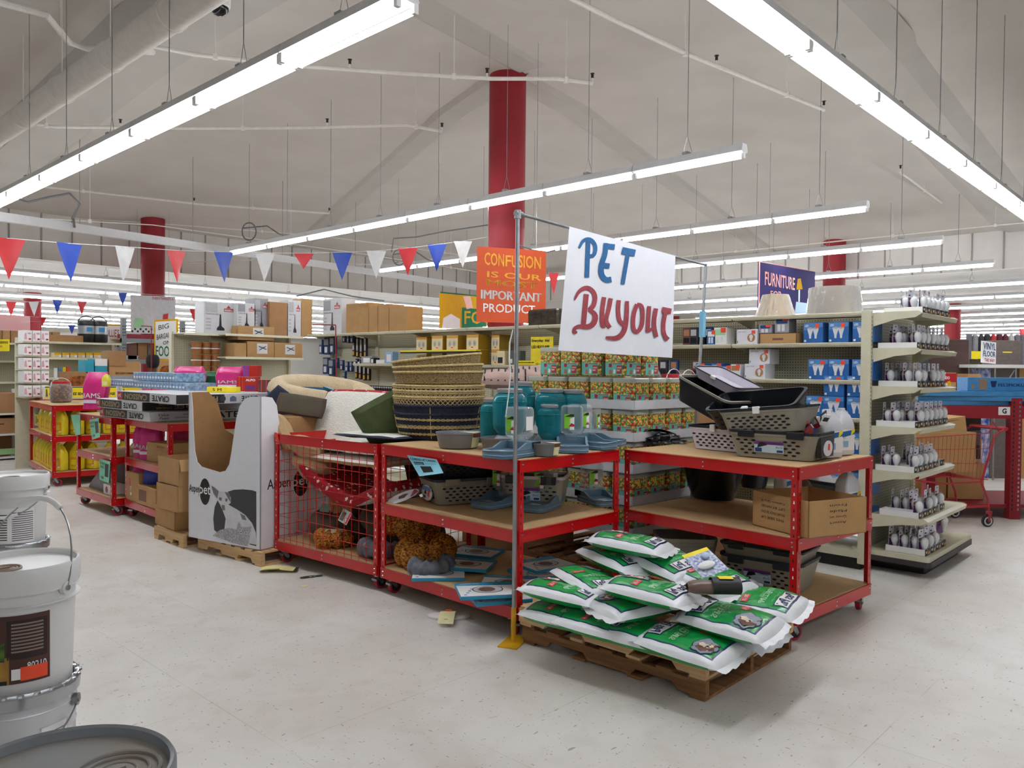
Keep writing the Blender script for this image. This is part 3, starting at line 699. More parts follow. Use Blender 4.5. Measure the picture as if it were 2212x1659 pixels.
eshelf(EZ[4], .37); eshelf(EZ[5], .44, EU0+.05, EU1-.02)
BK = P('black_laminate', '1c191b', .45)
m = MB(); m.prism(rrect(EU0+.06, EU1+.12, 1.80, PV+.12, .03), .135, .175, CREAM); m.build('base_deck', ec)
m = MB(); m.prism(rrect(EU0+.06, EU1+.13, 1.79, PV+.12, .05), .09, .134, P('bumper_vinyl', '3a3235', .5)); m.build('bumper', ec)
m = MB(); m.prism(rrect(EU0+.24, EU1+.0, 1.88, PV+.12, .01), 0, .09, BK); m.build('kick_base', ec)
# bulb pack: hang card with a bulb in a clear blister; stands facing -Y
PUR = P('purple_print', '6a2f7d', .4); BULB = P('frosted_bulb', 'f4f4f6', .3, var=.02); LILAC = P('pale_card', 'dedae6', .45, var=.03); BRN = P('brown_print', '7b5240', .5)
def make_pack():
    t = thing('light_bulb_pack', 'x', 'light bulb pack')
    m = MB(); m.prism(rrect(-.032, .032, 0, .165, .008), 0, .0015, LILAC, 'y')
    m.flat([(-.031, .0), (.031, .0), (.031, .07), (-.031, .085)], PUR, FY()); m.flat([(-.031, .088), (.031, .088), (.031, .108), (-.031, .108)], BRN, FY())
    m.flat([(-.008, .148), (.008, .148), (.008, .155), (-.008, .155)], INK, FY()); m.flat([(-.027, .118), (-.004, .118), (-.004, .128), (-.027, .128)], LN, FY())
    m.build('card', t)
    m = MB(); m.lathe([(0, 0), (.008, .002), (.013, .012), (.0135, .028), (.016, .036), (.026, .055), (.0295, .072), (.026, .09), (.014, .103), (0, .107)], 12, BULB, (0, -.03, .006)); m.build('bulb', t)
    m = MB(); m.lathe([(.024, 0), (.026, .05), (.033, .08), (.028, .105), (.012, .12), (0, .122)], 10, CLEAR, (0, -.03, .001), sy=.95, cap=False); m.build('blister', t)
    return t
PK = Pool(make_pack())
def make_tray():
    t = thing('display_tray', 'x', 'tray'); w, d, h = .125, .30, .05
    m = MB(); m.box(0, w, 0, d, 0, .003, WPAPER); m.box(0, .003, 0, d, 0, h, WPAPER); m.box(w-.003, w, 0, d, 0, h, WPAPER); m.box(0, w, d-.003, d, 0, h, WPAPER); m.box(0, w, -.001, .003, 0, h, P('dark_tray_print', '2b2d37', .5))
    m.flat([(.07, .006), (.115, .006), (.115, .03), (.07, .03)], P('amber_print', 'd09a3c', .5), FY(-.002)); m.flat([(.012, .02), (.04, .02), (.04, .036), (.012, .036)], WPAPER, FY(-.002))
    m.build('tray_body', t); return t
TR = Pool(make_tray())
rn = random.Random(5)
SH = ['top', 'second', 'third', 'fourth', 'fifth', 'sixth']
for si, z in enumerate(EZ):
    nt = [7, 7, 6, 7, 6, 5][si]; off = [.16, .03, .06, .02, .02, .0][si]; yb = (PV-.03-.37+.045) if si < 5 else PV-.03-.44+.07
    for k in range(nt):
        u = EU0+.06+off+k*.132+(.06 if si in (4, 5) and k >= nt-1 else 0)
        if u+.125 > EU1-.17+(.12 if si == 5 else 0): break
        TR.put((u, yb, z), label='shallow bulb tray with a dark front, %s from the left on the %s endcap shelf' % (ORD[k], SH[si]), group='bulb trays on the endcap')
        for r in range(4):
            if r > 0 and rn.random() < .2+.12*r*(k > 1): continue
            if si == 0 and r == 3: continue
            if rn.random() < .08: continue
            PK.put((u+.062+rn.uniform(-.008, .008), yb+.045+r*.07, z+.004), rn.uniform(-.25, .2), scale=(1.12, 1, 1.18), label='bulb blister pack, %s from the front in the %s tray of the %s endcap shelf' % (ORD[r], ORD[k], SH[si]), group='light bulb packs on the endcap')
# base deck: big tray, packs, one fallen purple pack, larger purple packs
for k in range(4):
    u = EU0+.10+k*.15
    TR.put((u, 1.84, .176), label='shallow bulb tray standing on the endcap base deck, %s from the left' % ORD[k], group='bulb trays on the endcap')
    for r in range(4):
        if k == 3 and r < 1: continue
        PK.put((u+.06, 1.89+r*.075, .182), rn.uniform(-.3, .1), scale=(1.12, 1, 1.18), label='bulb blister pack, %s from the front in the %s tray on the endcap base' % (ORD[r], ORD[k]), group='light bulb packs on the endcap')
def big_pack(loc, rot, label):
    t = thing('bulb_multipack', label, 'light bulb pack', loc, 0, 'large purple bulb multipacks'); t.rotation_euler = rot
    m = MB(); m.prism(rrect(-.07, .07, 0, .19, .01), 0, .002, LILAC, 'y'); m.flat([(-.069, .0), (.069, .0), (.069, .085), (-.069, .1)], PUR, FY()); m.flat([(-.069, .1), (.069, .1), (.069, .125), (-.069, .12)], BRN, FY())
    m.flat([(-.06, .13), (-.03, .13), (-.03, .155), (-.06, .155)], ORANGE, FY()); m.build('card', t)
    m = MB(); m.lathe([(0, 0), (.012, .012), (.0135, .028), (.026, .055), (.0315, .072), (.027, .09), (.014, .103), (0, .107)], 14, BULB, (0.01, -.03, .02)); m.build('bulb', t)
p = at(2030, 1140, .23); big_pack((p.x, p.y, .178), (0, 0, -.1), 'purple bulb multipack standing upright at the right of the endcap base')
p = at(2060, 1138, .23); big_pack((p.x+.05, p.y+.12, .178), (0, 0, -.3), 'white backed bulb multipack standing behind the upright purple one')
p = at(2010, 1168, .18); big_pack((p.x, p.y, .215), (-1.45, 0, .5), 'purple bulb multipack fallen flat on the endcap base')
# ------------------------------------------------------------------ stock on the long shelves
def carton_at(name, label, cat, loc, rz, w, d, h, mat, deco=None, group=None, rot=None):
    m = MB(); m.bbox(0, w, 0, d, 0, h, mat, .003)
    if deco: deco(m, w, d, h)
    o = m.build(name, None, label, cat, group, loc=loc, rz=rz)
    if rot: o.rotation_euler = rot
    return o
BLUEB = P('blue_box_print', '2a66ad', .3, var=.1, scale=8); DBLUE = P('dark_blue_box', '123a78', .35); LBLUE = P('light_blue_print', '8fb8e0', .4)
def deco_flood(m, w, d, h):           # blue reflector bulb box; front faces -Y
    F = FY(); m.flat([(.003, h*.62), (w-.003, h*.78), (w-.003, h-.004), (.003, h-.004)], P('mid_blue_print', '4f8ac9', .35), F)
    F = FY(-.002)
    for cx in (w*.36, w*.64):
        m.flat([(cx-w*.15, h*.72), (cx+w*.15, h*.72), (cx+w*.13, h*.6), (cx+w*.06, h*.38), (cx+w*.05, h*.22), (cx-w*.05, h*.22), (cx-w*.06, h*.38), (cx-w*.13, h*.6)], P('bulb_picture', 'dcdfe4', .4), F)
        m.flat([(cx+w*.13*cos(a*pi/8), h*.72+h*.05*sin(a*pi/8)) for a in range(16)], GREYP, FY(-.0026))
    m.flat([(w*.62, h*.74), (w*.82, h*.74), (w*.82, h*.94), (w*.62, h*.94)], ORANGE, FY(-.003)); m.flat([(w*.05, h*.06), (w*.16, h*.06), (w*.16, h*.16), (w*.05, h*.16)], WPAPER, F)
    m.text('LED', w*.08, h*.8, w*.2, h*.1, WPAPER, F, .03)
def front_rz(): return -pi/2           # local -Y face looks toward -X
def on_shelf(px, z, u, py=None):     # ground position on the shelf line X = u under pixel column px
    d = ray(px, 800); return Vector((u, u*d.y/d.x, z))
FB = Pool(carton_at('reflector_bulb_box', 'x', 'box', (0, 0, 0), 0, .17, .22, .175, BLUEB, deco_flood))
def put_row(pool, shelf, items, word, group, dz=0, u=GU+.03):
    for i, (px, z, lv) in enumerate(items):
        p = on_shelf(px, z+lv, u); pool.put((u, p.y, z+lv), front_rz()+rn.uniform(-.04, .04), label=word % ORD[i], group=group)
put_row(FB, 0, [(1734, 1.88, 0), (1788, 1.88, 0), (1840, 1.88, 0)], 'blue reflector bulb box, %s from the left on the second shelf down', 'blue bulb boxes on the gondola')
put_row(FB, 0, [(1746, 1.565, 0), (1789, 1.565, 0), (1840, 1.565, 0)], 'blue reflector bulb box, %s from the left on the third shelf down', 'blue bulb boxes on the gondola')
put_row(FB, 0, [(1742, 1.25, 0), (1780, 1.25, 0), (1830, 1.25, 0), (1780, 1.25, .177), (1830, 1.25, .177)], 'blue reflector bulb box, %s placed in the stack on the shelf behind the white jugs', 'blue bulb boxes on the gondola')
put_row(FB, 0, [(1838, .95, 0), (1838, .62, 0), (1790, .62, 0), (1838, .34, 0)], 'blue reflector bulb box, %s down by the endcap upright', 'blue bulb boxes on the gondola')
WB = P('white_box_print', 'dcdde6', .4, var=.03)
def deco_globe(m, w, d, h):
    F = FY(); m.flat([(w*.72+w*.19*cos(a*pi/9), h*.42+w*.19*sin(a*pi/9)) for a in range(18)], P('wood_print', 'a9794a', .5), F)
    m.flat([(w*.72+w*.09*cos(a*pi/9), h*.5+w*.1*sin(a*pi/9)) for a in range(18)], P('bulb_picture', 'dcdfe4'), FY(-.002)); m.flat([(w*.68, h*.2), (w*.76, h*.2), (w*.78, h*.45), (w*.66, h*.45)], P('bulb_picture', 'dcdfe4'), FY(-.0022))
    m.flat([(w*.74, h*.7), (w*.92, h*.7), (w*.92, h*.92), (w*.74, h*.92)], ORANGE, FY(-.003)); m.flat([(.01, .01), (w*.08, .01), (w*.08, .03), (.01, .03)], LN, F); m.text('soft white', w*.08, h*.8, w*.4, h*.07, LN, F)
GB = Pool(carton_at('globe_bulb_box', 'x', 'box', (0, 0, 0), 0, .20, .2, .135, WB, deco_globe))
for i, (px, z, lb) in enumerate(((1590, 1.88, 'white bulb box with a round wood-toned picture, on the shelf right of the face mask'), (1608, 1.565, 'white bulb box with a round picture on the shelf below, left of the bare pegboard'), (1612, 1.70, 'white bulb box stacked on another, left of the bare pegboard'), (1625, 1.25, 'white bulb box low behind the pet carriers'))):
    p = on_shelf(px, z, GU+.03); GB.put((GU+.03+(.05 if i == 2 else 0), p.y, z), front_rz(), label=lb, group='white bulb boxes')
def deco_small(c):
    def f(m, w, d, h):
        F = FY(); m.flat([(w*.1, h*.55), (w*.9, h*.55), (w*.9, h*.9), (w*.1, h*.9)], c, F); m.flat([(w*.55, h*.7), (w*.95, h*.7), (w*.95, h*.98), (w*.55, h*.98)], ORANGE, FY(-.002))
        for k in (0, 1): m.flat([(w*(.2+.3*k), h*.1), (w*(.42+.3*k), h*.1), (w*(.42+.3*k), h*.5), (w*(.2+.3*k), h*.5)], P('bulb_picture', 'dcdfe4'), FY(-.002))
    return f
SB = P('silver_box_print', '9a9ca3', .4)
for i, (px, z, w, h, mat, c, lb) in enumerate((
    (1650, 1.975, .12, .08, SB, P('dark_blue_box', ''), 'small grey bulb box standing in the brown tray on the gondola'), (1684, 1.975, .13, .15, SB, P('dark_blue_box', ''), 'taller grey bulb box with an orange sticker in the brown tray'),
    (1553, 1.88, .13, .16, WPAPER, P('pale_green_print', ''), 'white upright box with a hazard-striped foot on the second shelf'), (1538, 1.88, .09, .14, BLUEB, WPAPER, 'narrow blue bulb box between the dark packs and the white upright box'),
    (1515, 1.565, .10, .14, BLUEB, WPAPER, 'blue bulb box on the third shelf left of the small clear packs'), (1548, 1.565, .11, .14, BLUEB, LBLUE, 'blue bulb box in a low blue tray on the third shelf'), (1570, 1.565, .10, .12, DBLUE, LBLUE, 'dark blue bulb box on the third shelf'), (1590, 1.565, .10, .13, WB, P('wood_print', ''), 'white and red narrow bulb box on the third shelf'),
    (1680, 1.25, .15, .12, SB, WPAPER, 'grey bulb box behind the carriers on the fourth shelf'))):
    p = on_shelf(px-12, z, GU+.05); carton_at('bulb_box', lb, 'box', (GU+.05, p.y, z), front_rz(), w, .16, h, mat, deco_small(c))
p = on_shelf(1640, 1.88, GU+.03)
m = MB(); w, d, h = .34, .3, .09
m.box(0, w, 0, .004, 0, h, CARD2).box(0, w, d-.004, d, 0, h, CARD2).box(0, .004, 0, d, 0, h, CARD2).box(w-.004, w, 0, d, 0, h, CARD2).box(0, w, 0, d, 0, .004, CARD2); m.flat([(.12, .03), (.22, .03), (.22, .05), (.12, .05)], BRN, FY())
m.build('cardboard_tray', None, 'open brown cardboard tray holding grey bulb boxes on the second shelf', 'tray', loc=(GU+.03, p.y, 1.88), rz=front_rz())
# dark clamshells beside the mask
DK = P('dark_pack_print', '252733', .35, var=.3, scale=20); MRN = P('maroon_print', '6b3a3a', .4)
for i, (px, z, c) in enumerate(((1482, 1.88, MRN), (1497, 1.88, DK), (1518, 1.88, DK), (1528, 1.88, DBLUE), (1378, 1.565, DBLUE), (1395, 1.565, DK), (1412, 1.565, MRN), (1432, 1.565, DK), (1455, 1.565, DBLUE), (1503, 1.565, MRN))):
    p = on_shelf(px, z, GU+.08)
    m = MB().bbox(-.045, .045, 0, .04, 0, .17, c, .006); m.flat([(-.03, .09), (.03, .09), (.03, .15), (-.03, .15)], GREYP if i % 2 else P('wood_print', ''), FY()); m.flat([(-.03, .02), (.03, .02), (.03, .07), (-.03, .07)], P('window_black', '14151b', .2), FY())
    m.build('clamshell_pack', None, '%s dark clamshell tool pack from the left on the %s shelf behind the treat tubs' % (ORD[i if i < 4 else i-4], 'second' if i < 4 else 'third'), 'pack', 'dark clamshell packs', loc=(GU+.08, p.y, z), rz=front_rz())
# lampshades wrapped in film, on top
FILM = trans_mat('crinkled_film', 'e6e8ec', .22, .1, .5)
for nm, x0, x1, y0, y1, tp, c, lb in (('small', 1632, 1714, 634, 682, .62, 'cdb084', 'tan bell-shaped lampshade in clear film, the smaller one on top of the gondola'), ('big', 1744, 1856, 620, 678, .9, 'b7a893', 'wide greige drum lampshade in clear film on top of the gondola')):
    cx = (x0+x1)/2; U = GU+.24; p = on_shelf(cx, GT, U); a = on_u(x0, y1, U); b = on_u(x1, y1, U); D = (p.to_2d()).length
    R_ = (x1-x0)/F_PX*_f.dot(p-CO)/2; H = (y1-y0)/F_PX*_f.dot(p-CO)
    t = thing('lampshade', lb, 'lampshade', (U, p.y, GT+.001), 0, None)
    MB().lathe([(R_, 0), (R_*tp, H), (R_*tp-.004, H-.004), (R_-.006, .004), (R_, 0)], 40, P('shade_fabric_'+nm, c, .8, bump=.2, bscale=90), cap=False).build('shade', t)
    m = MB(); m.grid(lambda s, r: Vector(((R_+.006+(R_*tp-R_)*r+.008*noise.noise(Vector((s*40, r*2, 1))))*cos(2*pi*s), (R_+.006+(R_*tp-R_)*r+.008*noise.noise(Vector((s*40, r*2, 1))))*sin(2*pi*s), H*r)), 120, 6, FILM, wu=True); m.build('film_wrap', t)
# orange-yellow boxes on the middle shelves
AMB = P('amber_box', 'd9a441', .4, var=.06); OLIVE = P('olive_box_side', 'a58226', .45)
def deco_lamp(m, w, d, h):
    F = FY(); m.flat([(.003, .003), (w-.003, .003), (w-.003, h*.8), (.003, h*.8)], P('cream_print', 'e9d9ac', .4), F)
    for cx in (w*.3, w*.7): m.flat([(cx+w*.13*cos(a*pi/8), h*.42+h*.2*sin(a*pi/8)) for a in range(16)], GREYP, FY(-.002)); m.flat([(cx+w*.06*cos(a*pi/6), h*.42+h*.1*sin(a*pi/6)) for a in range(12)], SB, FY(-.0026))
    m.flat([(w*.4, h*.12), (w*.6, h*.12), (w*.6, h*.2), (w*.4, h*.2)], ORANGE, FY(-.002))
    m.box(w-.0005, w+.0006, .003, d-.003, .003, h-.003, OLIVE)
HB = Pool(carton_at('work_light_box', 'x', 'box', (0, 0, 0), 0, .27, .2, .185, AMB, deco_lamp))
i = 0
for z, xs in ((1.68, (884, 932, 964, 1007, 1046)), (1.865, (884, 932, 964, 1007, 1046))):
    for x in xs:
        p = on_shelf(x, z, GU+.04); HB.put((GU+.04+(.12 if x in (884, 1046) else 0), p.y, z), front_rz(), label='amber work light box, %s from the left in the %s row above the basket stack' % (ORD[xs.index(x)], 'lower' if z < 1.7 else 'upper'), group='amber work light boxes', scale=(.78 if x != 1046 else .5, 1, 1)); i += 1
m = MB().box(0, 1.45, -.03, .05, 0, .02, YEL).box(0, 1.45, -.031, .04, -.02, 0, BLACK)
m.build('light_bar_box', None, 'long thin yellow and black box laid in front of the amber boxes', 'box', loc=(GU+.0, on_shelf(868, 1.8, GU).y, 1.845), rz=-pi/2)
# yellow display sign and small boxes right of the boxes
def sign_box(name, label, px0, py0, px1, py1, u, mat, texts, th=.01, border=None, cat='sign', slant=0, names='board'):
    """upright rectangular board facing -X on the plane X = u from its pixel corners"""
    a, b = on_u(px0, py0, u), on_u(px1, py1, u); c = on_u(px0, py1, u)
    w = a.y-b.y; h = a.z-c.z
    m = MB(); m.box(0, w, 0, th, 0, h, border or mat)
    if border: m.flat([(w*.05, h*.04), (w*.95, h*.04), (w*.95, h*.96), (w*.05, h*.96)], mat, FY())
    for s, x, y, ww, hh, mt, *o in texts: m.text(s, w*x, h*y, w*ww, h*hh, mt, FY(-.0022), *(o or [.03]))
    return m.build(name, None, label, cat, loc=(u, a.y, c.z), rz=-pi/2), w, h
sign_box('price_sign', 'yellow headlamp price sign on the shelf left of the paper banner', 1147, 728, 1194, 790, GU+.06, YEL, [('Everyday  66¢', .05, .8, .8, .12, INK), ('LED HEADLAMP', .05, .6, .8, .1, INK), ('66', .55, .3, .35, .22, INK)])
carton_at('headlamp_box', 'small cream box with a black headlamp picture on the middle shelf', 'box', (GU+.02, on_shelf(1070, 1.68, GU).y, 1.68), -pi/2, .13, .1, .165, P('cream_print', ''), lambda m, w, d, h: m.flat([(.02, .02), (.1, .02), (.1, .09), (.02, .09)], DK, FY()))
carton_at('headlamp_box', 'grey-green headlamp box beside the cream one on the middle shelf', 'box', (GU+.02, on_shelf(1096, 1.68, GU).y, 1.68), -pi/2, .18, .1, .165, P('slate_print', '56605c', .4), lambda m, w, d, h: m.flat([(.02, .02), (.06, .02), (.06, .07), (.02, .07)], WPAPER, FY()))
sign_box('price_strip', 'yellow headlamp price strip on the lip of the middle shelf', 1118, 779, 1157, 788, GU-.005, YEL, [('70¢ LED HEADLAMP 1.00', .05, .3, .85, .4, INK)])
# clear and dark hanging packs at the left end of the run
BP2 = P('blue_clamshell', '2b416f', .3, var=.4, scale=12); PEGS = Pool(MB().bbox(-.06, .06, 0, .07, 0, .26, BP2, .01).flat([(-.05, .15), (.05, .15), (.05, .24), (-.05, .24)], SB, FY()).flat([(-.03, .03), (.03, .03), (.03, .12), (-.03, .12)], P('bulb_picture', ''), FY()).build('hanging_tool_pack', None, 'x', 'pack'))
BP3 = Pool(MB().bbox(-.03, .03, 0, .04, 0, .3, BLACK, .008).flat([(-.02, .1), (.02, .1), (.02, .28), (-.02, .28)], GREYP, FY()).flat([(-.02, .02), (.02, .02), (.02, .08), (-.02, .08)], P('amber_print', ''), FY()).build('hanging_blade_pack', None, 'x', 'pack'))
U = PANEL-.16
for i, (x, y) in enumerate(((692, 765), (704, 766), (716, 764), (742, 740), (751, 741), (759, 741), (702, 808), (714, 812), (737, 800), (748, 803), (757, 803), (726, 795), (742, 825), (712, 836))):
    p = on_u(x, y, U); PEGS.put((U, p.y, p.z), -pi/2+rn.uniform(-.2, .2), label='hanging clamshell pack, %s from the top left on the pegboard beside the red sign pole' % ORD[i], group='blue clamshell packs on the pegboard', scale=(1, 1, 1) if i < 3 or i in (6, 7) else (.6, .6, .6))
for i, (x, y) in enumerate(((763, 770), (771, 772), (779, 774), (788, 772), (769, 818), (777, 820), (786, 822), (795, 822))):
    p = on_u(x, y, U+.03); BP3.put((U+.03, p.y, p.z), -pi/2, label='long narrow hanging pack, %s from the left on the pegboard left of the basket stack' % ORD[i], group='long narrow packs on the pegboard')
for i, (x, w) in enumerate(((762, .05), (771, .05), (780, .16), (800, .05), (812, .12), (832, .1))):
    p = on_shelf(x, 1.68, GU+.04); carton_at('small_tool_tray', 'small %s, %s from the left on the shelf left of the baskets' % (['blue box', 'blue box', 'tray of clear packs', 'dark pack', 'white tray of blades', 'blue and white pack'][i], ORD[i]), 'tray', (GU+.04, p.y, 1.681), -pi/2, w*1.6, .1, [.04, .04, .11, .09, .06, .17][i], [DBLUE, DBLUE, SB, DK, WPAPER, LBLUE][i], lambda m, w, d, h: m.flat([(w*.2, h*.2), (w*.8, h*.2), (w*.8, h*.8), (w*.2, h*.8)], WPAPER, FY()))
for i in range(12):
    p = on_shelf(790+i*5, 1.25, GU+.05); m = MB().bbox(-.018, .018, 0, .05, 0, .13, DK, .004).box(-.018, .018, -.002, 0, .1, .12, GREYP); m.build('knife_pack', None, '%s small dark knife pack from the left in the row beside the plaid cushions' % ORD[i], 'pack', 'row of small dark knife packs', loc=(GU+.05, p.y, 1.25), rz=-pi/2)
# brown cartons on top of the run
def plain_carton(name, label, px0, px1, ytop, z, u, d=.3, mat=None, tape=True, deco=None, group=None, along=None, h=None):
    a = on_shelf(px0, z, u); b = on_shelf(px1, z, u); w = a.y-b.y
    if h is None: h = zcol((px0+px1)/2, ytop, (a+b)/2)-z
    def dc(m, w_, d_, h_):
        if tape: m.box(w_/2-.025, w_/2+.025, -.0006, d_+.0006, h_-.05, h_+.0006, P('tan_tape', 'b38d5e', .35))
        if deco: deco(m, w_, d_, h_)
    return carton_at(name, label, 'box', (u, a.y, z), -pi/2, w, d, h, mat or CARD2, dc, group)
for i, (a, b, y) in enumerate(((747, 795, 655), (796, 815, 662), (816, 839, 657), (840, 878, 662))):
    plain_carton('cardboard_carton', 'plain brown carton, %s from the left on top of the shelving above the basket stack' % ORD[i], a, b, y, GT+.001, GU+.05, group='brown cartons on top of the shelving', d=.28)
VAC = P('vacuum_box_white', 'd5d6da', .4, var=.03)
def deco_vac(k):
    def f(m, w, d, h):
        F = FY(); F2 = FY(-.002)
        m.flat([(w*.04, h*.66), (w*.42, h*.66), (w*.42, h*.95), (w*.04, h*.95)], SB if k % 2 else GREYP, F)
        m.flat([(w*.62, h*.70), (w*.92, h*.70), (w*.92, h*.80), (w*.62, h*.80)], P('logo_red', 'b5303a', .4), F); m.text('BISSELL', w*.64, h*.72, w*.26, h*.05, WPAPER, F2, .03)
        m.prism([(w*.70, h*.81), (w*.84, h*.81), (w*.80, h*.86), (w*.77, h*.90), (w*.74, h*.86)], -.0015, 0, P('logo_red', ''), 'y')
        x = w*.5; m.flat([(x-w*.10, h*.10), (x+w*.14, h*.10), (x+w*.14, h*.16), (x+w*.05, h*.24), (x+w*.03, h*.6), (x-w*.01, h*.62), (x-w*.03, h*.25), (x-w*.10, h*.17)], DK, F2)
        for j in range(4): m.flat([(w*.06, h*(.12+.1*j)), (w*.22, h*(.12+.1*j)), (w*.22, h*(.18+.1*j)), (w*.06, h*(.18+.1*j))], GREYP, F)
        m.text('PowerForce Helix', w*.06, h*.58, w*.4, h*.05, INK, F2)
    return f
MAR_ = MAR
plain_carton('vacuum_box', 'tall vacuum box with a black spine, alone right of the tan carton on the shelving', 697, 737, 645, GT+.001, GU+.08, mat=VAC, tape=False, deco=deco_vac(1), d=.25)
# cover of the gondola top: signs that stand behind
# ================================================================== woven baskets
SEA = weave_material('seagrass_weave', 'a98f5c', '5e4726', 110, 100); NAVYW = weave_material('navy_weave', '26304a', '0c0f1c', 110, 100, bump=1); ROPE = P('seagrass_rope', 'c2ab78', .8, var=.2, scale=60, bump=.5, bscale=120)
def make_basket(kind, label):
    t = thing('woven_basket', label, 'basket', group='nested stack of woven pet baskets'); H = .20; A, B = .33, .27
    prof = [(.80, 0), (.84, .01), (.90, .06), (.95, .12), (1.0, H)]; inner = [(.975, H), (.92, .12), (.86, .05), (.78, .02), (0, .02)]
    body = {'plain': SEA, 'lattice': NAVYW, 'navy': NAVYW}[kind]
    m = MB(); m.lathe([(r*A, z) for r, z in prof]+[(r*A, z) for r, z in inner], 56, body, sy=B/A, cap=True); m.build('basket_body', t)
    def R_(z):
        for (r0, z0), (r1, z1) in zip(prof, prof[1:]):
            if z0 <= z <= z1: return A*(r0+(r1-r0)*(z-z0)/(z1-z0))
        return A
    def P_(a, z, o=.004): r = R_(z)+o; return (r*cos(a), r*B/A*sin(a), z)
    m = MB(); m.tube([P_(2*pi*k/56, H, 0) for k in range(56)], .009, ROPE if kind != 'navy' else NAVYW, 6, closed=True); m.build('rim', t)
    m = MB()
    if kind == 'plain':
        for z in (.06, .115): m.tube([P_(2*pi*k/56, z, .001) for k in range(56)], .004, SEA, 5, closed=True)
    if kind == 'lattice':
        n = 30
        for j, z0 in enumerate((.045, .085, .125, .16)):
            for sgn in (1, -1):
                m.tube([P_(2*pi*(k)/(n*4), z0+.018*sgn*sin(k*pi/2+j*pi/2), .005) for k in range(n*4)], .0042, ROPE, 4, closed=True)
        m.tube([P_(2*pi*k/56, .185, .004) for k in range(56)], .006, ROPE, 5, closed=True)
    if kind == 'navy':
        for z in (.045, .095) if label.endswith('bottom of the stack') else (.14,):
            for ph in (0, pi): m.tube([P_(2*pi*k/168, z+.006*sin(k*pi/3+ph), .006) for k in range(168)], .0045, ROPE, 4, closed=True)
        for k in range(10): a = 2*pi*k/10+.2; m.tube([P_(a, z, .003) for z in (.01, .06, .12, .19)], .003, ROPE if k % 2 else NAVYW, 4)
    m.build('woven_band', t)
    return t
bc = at(940, 950, ZM); bc = Vector((3.93, 4.20, ZM))
bc.xy = (at(938, 955, ZM).xy+Vector((.22, .20)))
for i, (kind, dz, tx, ty, s, lb) in enumerate((('navy', 0, 0, 0, .97, 'dark navy woven basket with tan braided bands, bottom of the stack'), ('navy', .062, .03, .01, 1, 'dark navy woven basket with one tan band, second from the bottom of the stack'),
    ('lattice', .125, .02, -.01, 1, 'navy basket with tan lattice weave, lowest of the lattice ones in the stack'), ('lattice', .172, .03, 0, 1, 'navy basket with tan lattice weave, middle one of the three'), ('lattice', .212, .035, .01, 1.0, 'navy basket with tan lattice weave, just under the plain ones'),
    ('plain', .315, -.01, 0, .985, 'plain tan seagrass basket, lowest of the plain ones on the stack'), ('plain', .362, -.035, .01, .985, 'plain tan seagrass basket, second from the top of the stack'), ('plain', .425, -.085, .02, .98, 'plain tan seagrass basket tilted to the right at the top of the stack'))):
    b = make_basket(kind, lb); b.location = bc+Vector((0, 0, dz+.006)); b.scale = (s*1.07, s*1.0, s)
    b.rotation_euler = (radians(0), tx, ty)
    # tilt about the camera's view axis: falls to the right
    b.rotation_euler = Matrix.Rotation(-tx*1.3, 3, -_f).to_euler() if tx < 0 else Matrix.Rotation(tx*.6, 3, CR).to_euler()
    b.rotation_euler.rotate_axis('Z', YAW-pi/2)
# ================================================================== bowls, feeders, waterers
GB_ = P('grey_bowl_plastic', '77777a', .38, var=.03); GB2 = P('blue_grey_plastic', '5f7a8c', .35, var=.03); DBOWL = P('bowl_inside', '4c4d55', .3)
CREM = P('cream_band', 'e6dfae', .5)
def bowl(px, py, R_, H, z, band, label, dxy=(0, 0)):
    p = at(px, py, z); t = thing('pet_bowl', label, 'bowl', (p.x+dxy[0], p.y+dxy[1], z+.005), 0, 'grey pet bowls')
    MB().lathe([(R_*.82, 0), (R_*.86, .01), (R_*.97, H-.012), (R_, H-.008), (R_, H), (R_-.006, H), (R_*.92, H-.01), (R_*.8, .012), (0, .01)], 48, GB_).build('bowl_shell', t)
    if band:
        a0 = atan2(-p.y, -p.x)+band
        m = MB(); m.grid(lambda s, r: Vector(((R_*(.86+.13*r)+.002)*cos(a0+(s-.5)*.7), (R_*(.86+.13*r)+.002)*sin(a0+(s-.5)*.7), .005+(H-.005)*r)), 8, 4, CREM)
        m.grid(lambda s, r: Vector(((R_*(.97+.02*r)+.003)*cos(a0+(s-.5)*.7), (R_*(.97+.02*r)+.003)*sin(a0+(s-.5)*.7), H*.72+H*.26*r)), 8, 3, P('maroon_print', ''))
        m.add([((R_+.002)*cos(a0+(s/8-.5)*.7)*(1-q*.95), (R_+.002)*sin(a0+(s/8-.5)*.7)*(1-q*.95), H+.003) for q in (0, 1) for s in range(9)], [(s, s+1, s+10, s+9) for s in range(8)], CREM); m.build('paper_band', t)
    return t
bowl(988, 972, .155, .105, ZM, 1.05, 'largest grey pet bowl with a cream and maroon paper band at the cart\'s front edge', (.10, .10))
bowl(1080, 978, .13, .085, ZM, 0, 'grey bowl without a paper band behind the clear waterer near the pole', (.1, .1))
bowl(1178, 987, .10, .08, ZM, 1.0, 'smallest grey bowl with a cream paper band below the small teal jar', (.045, .045))
TEAL = trans_mat('teal_clear_plastic', '23909f', .42, .06, .75); LIDG = P('silver_plastic', '9a9fa3', .35, .3)
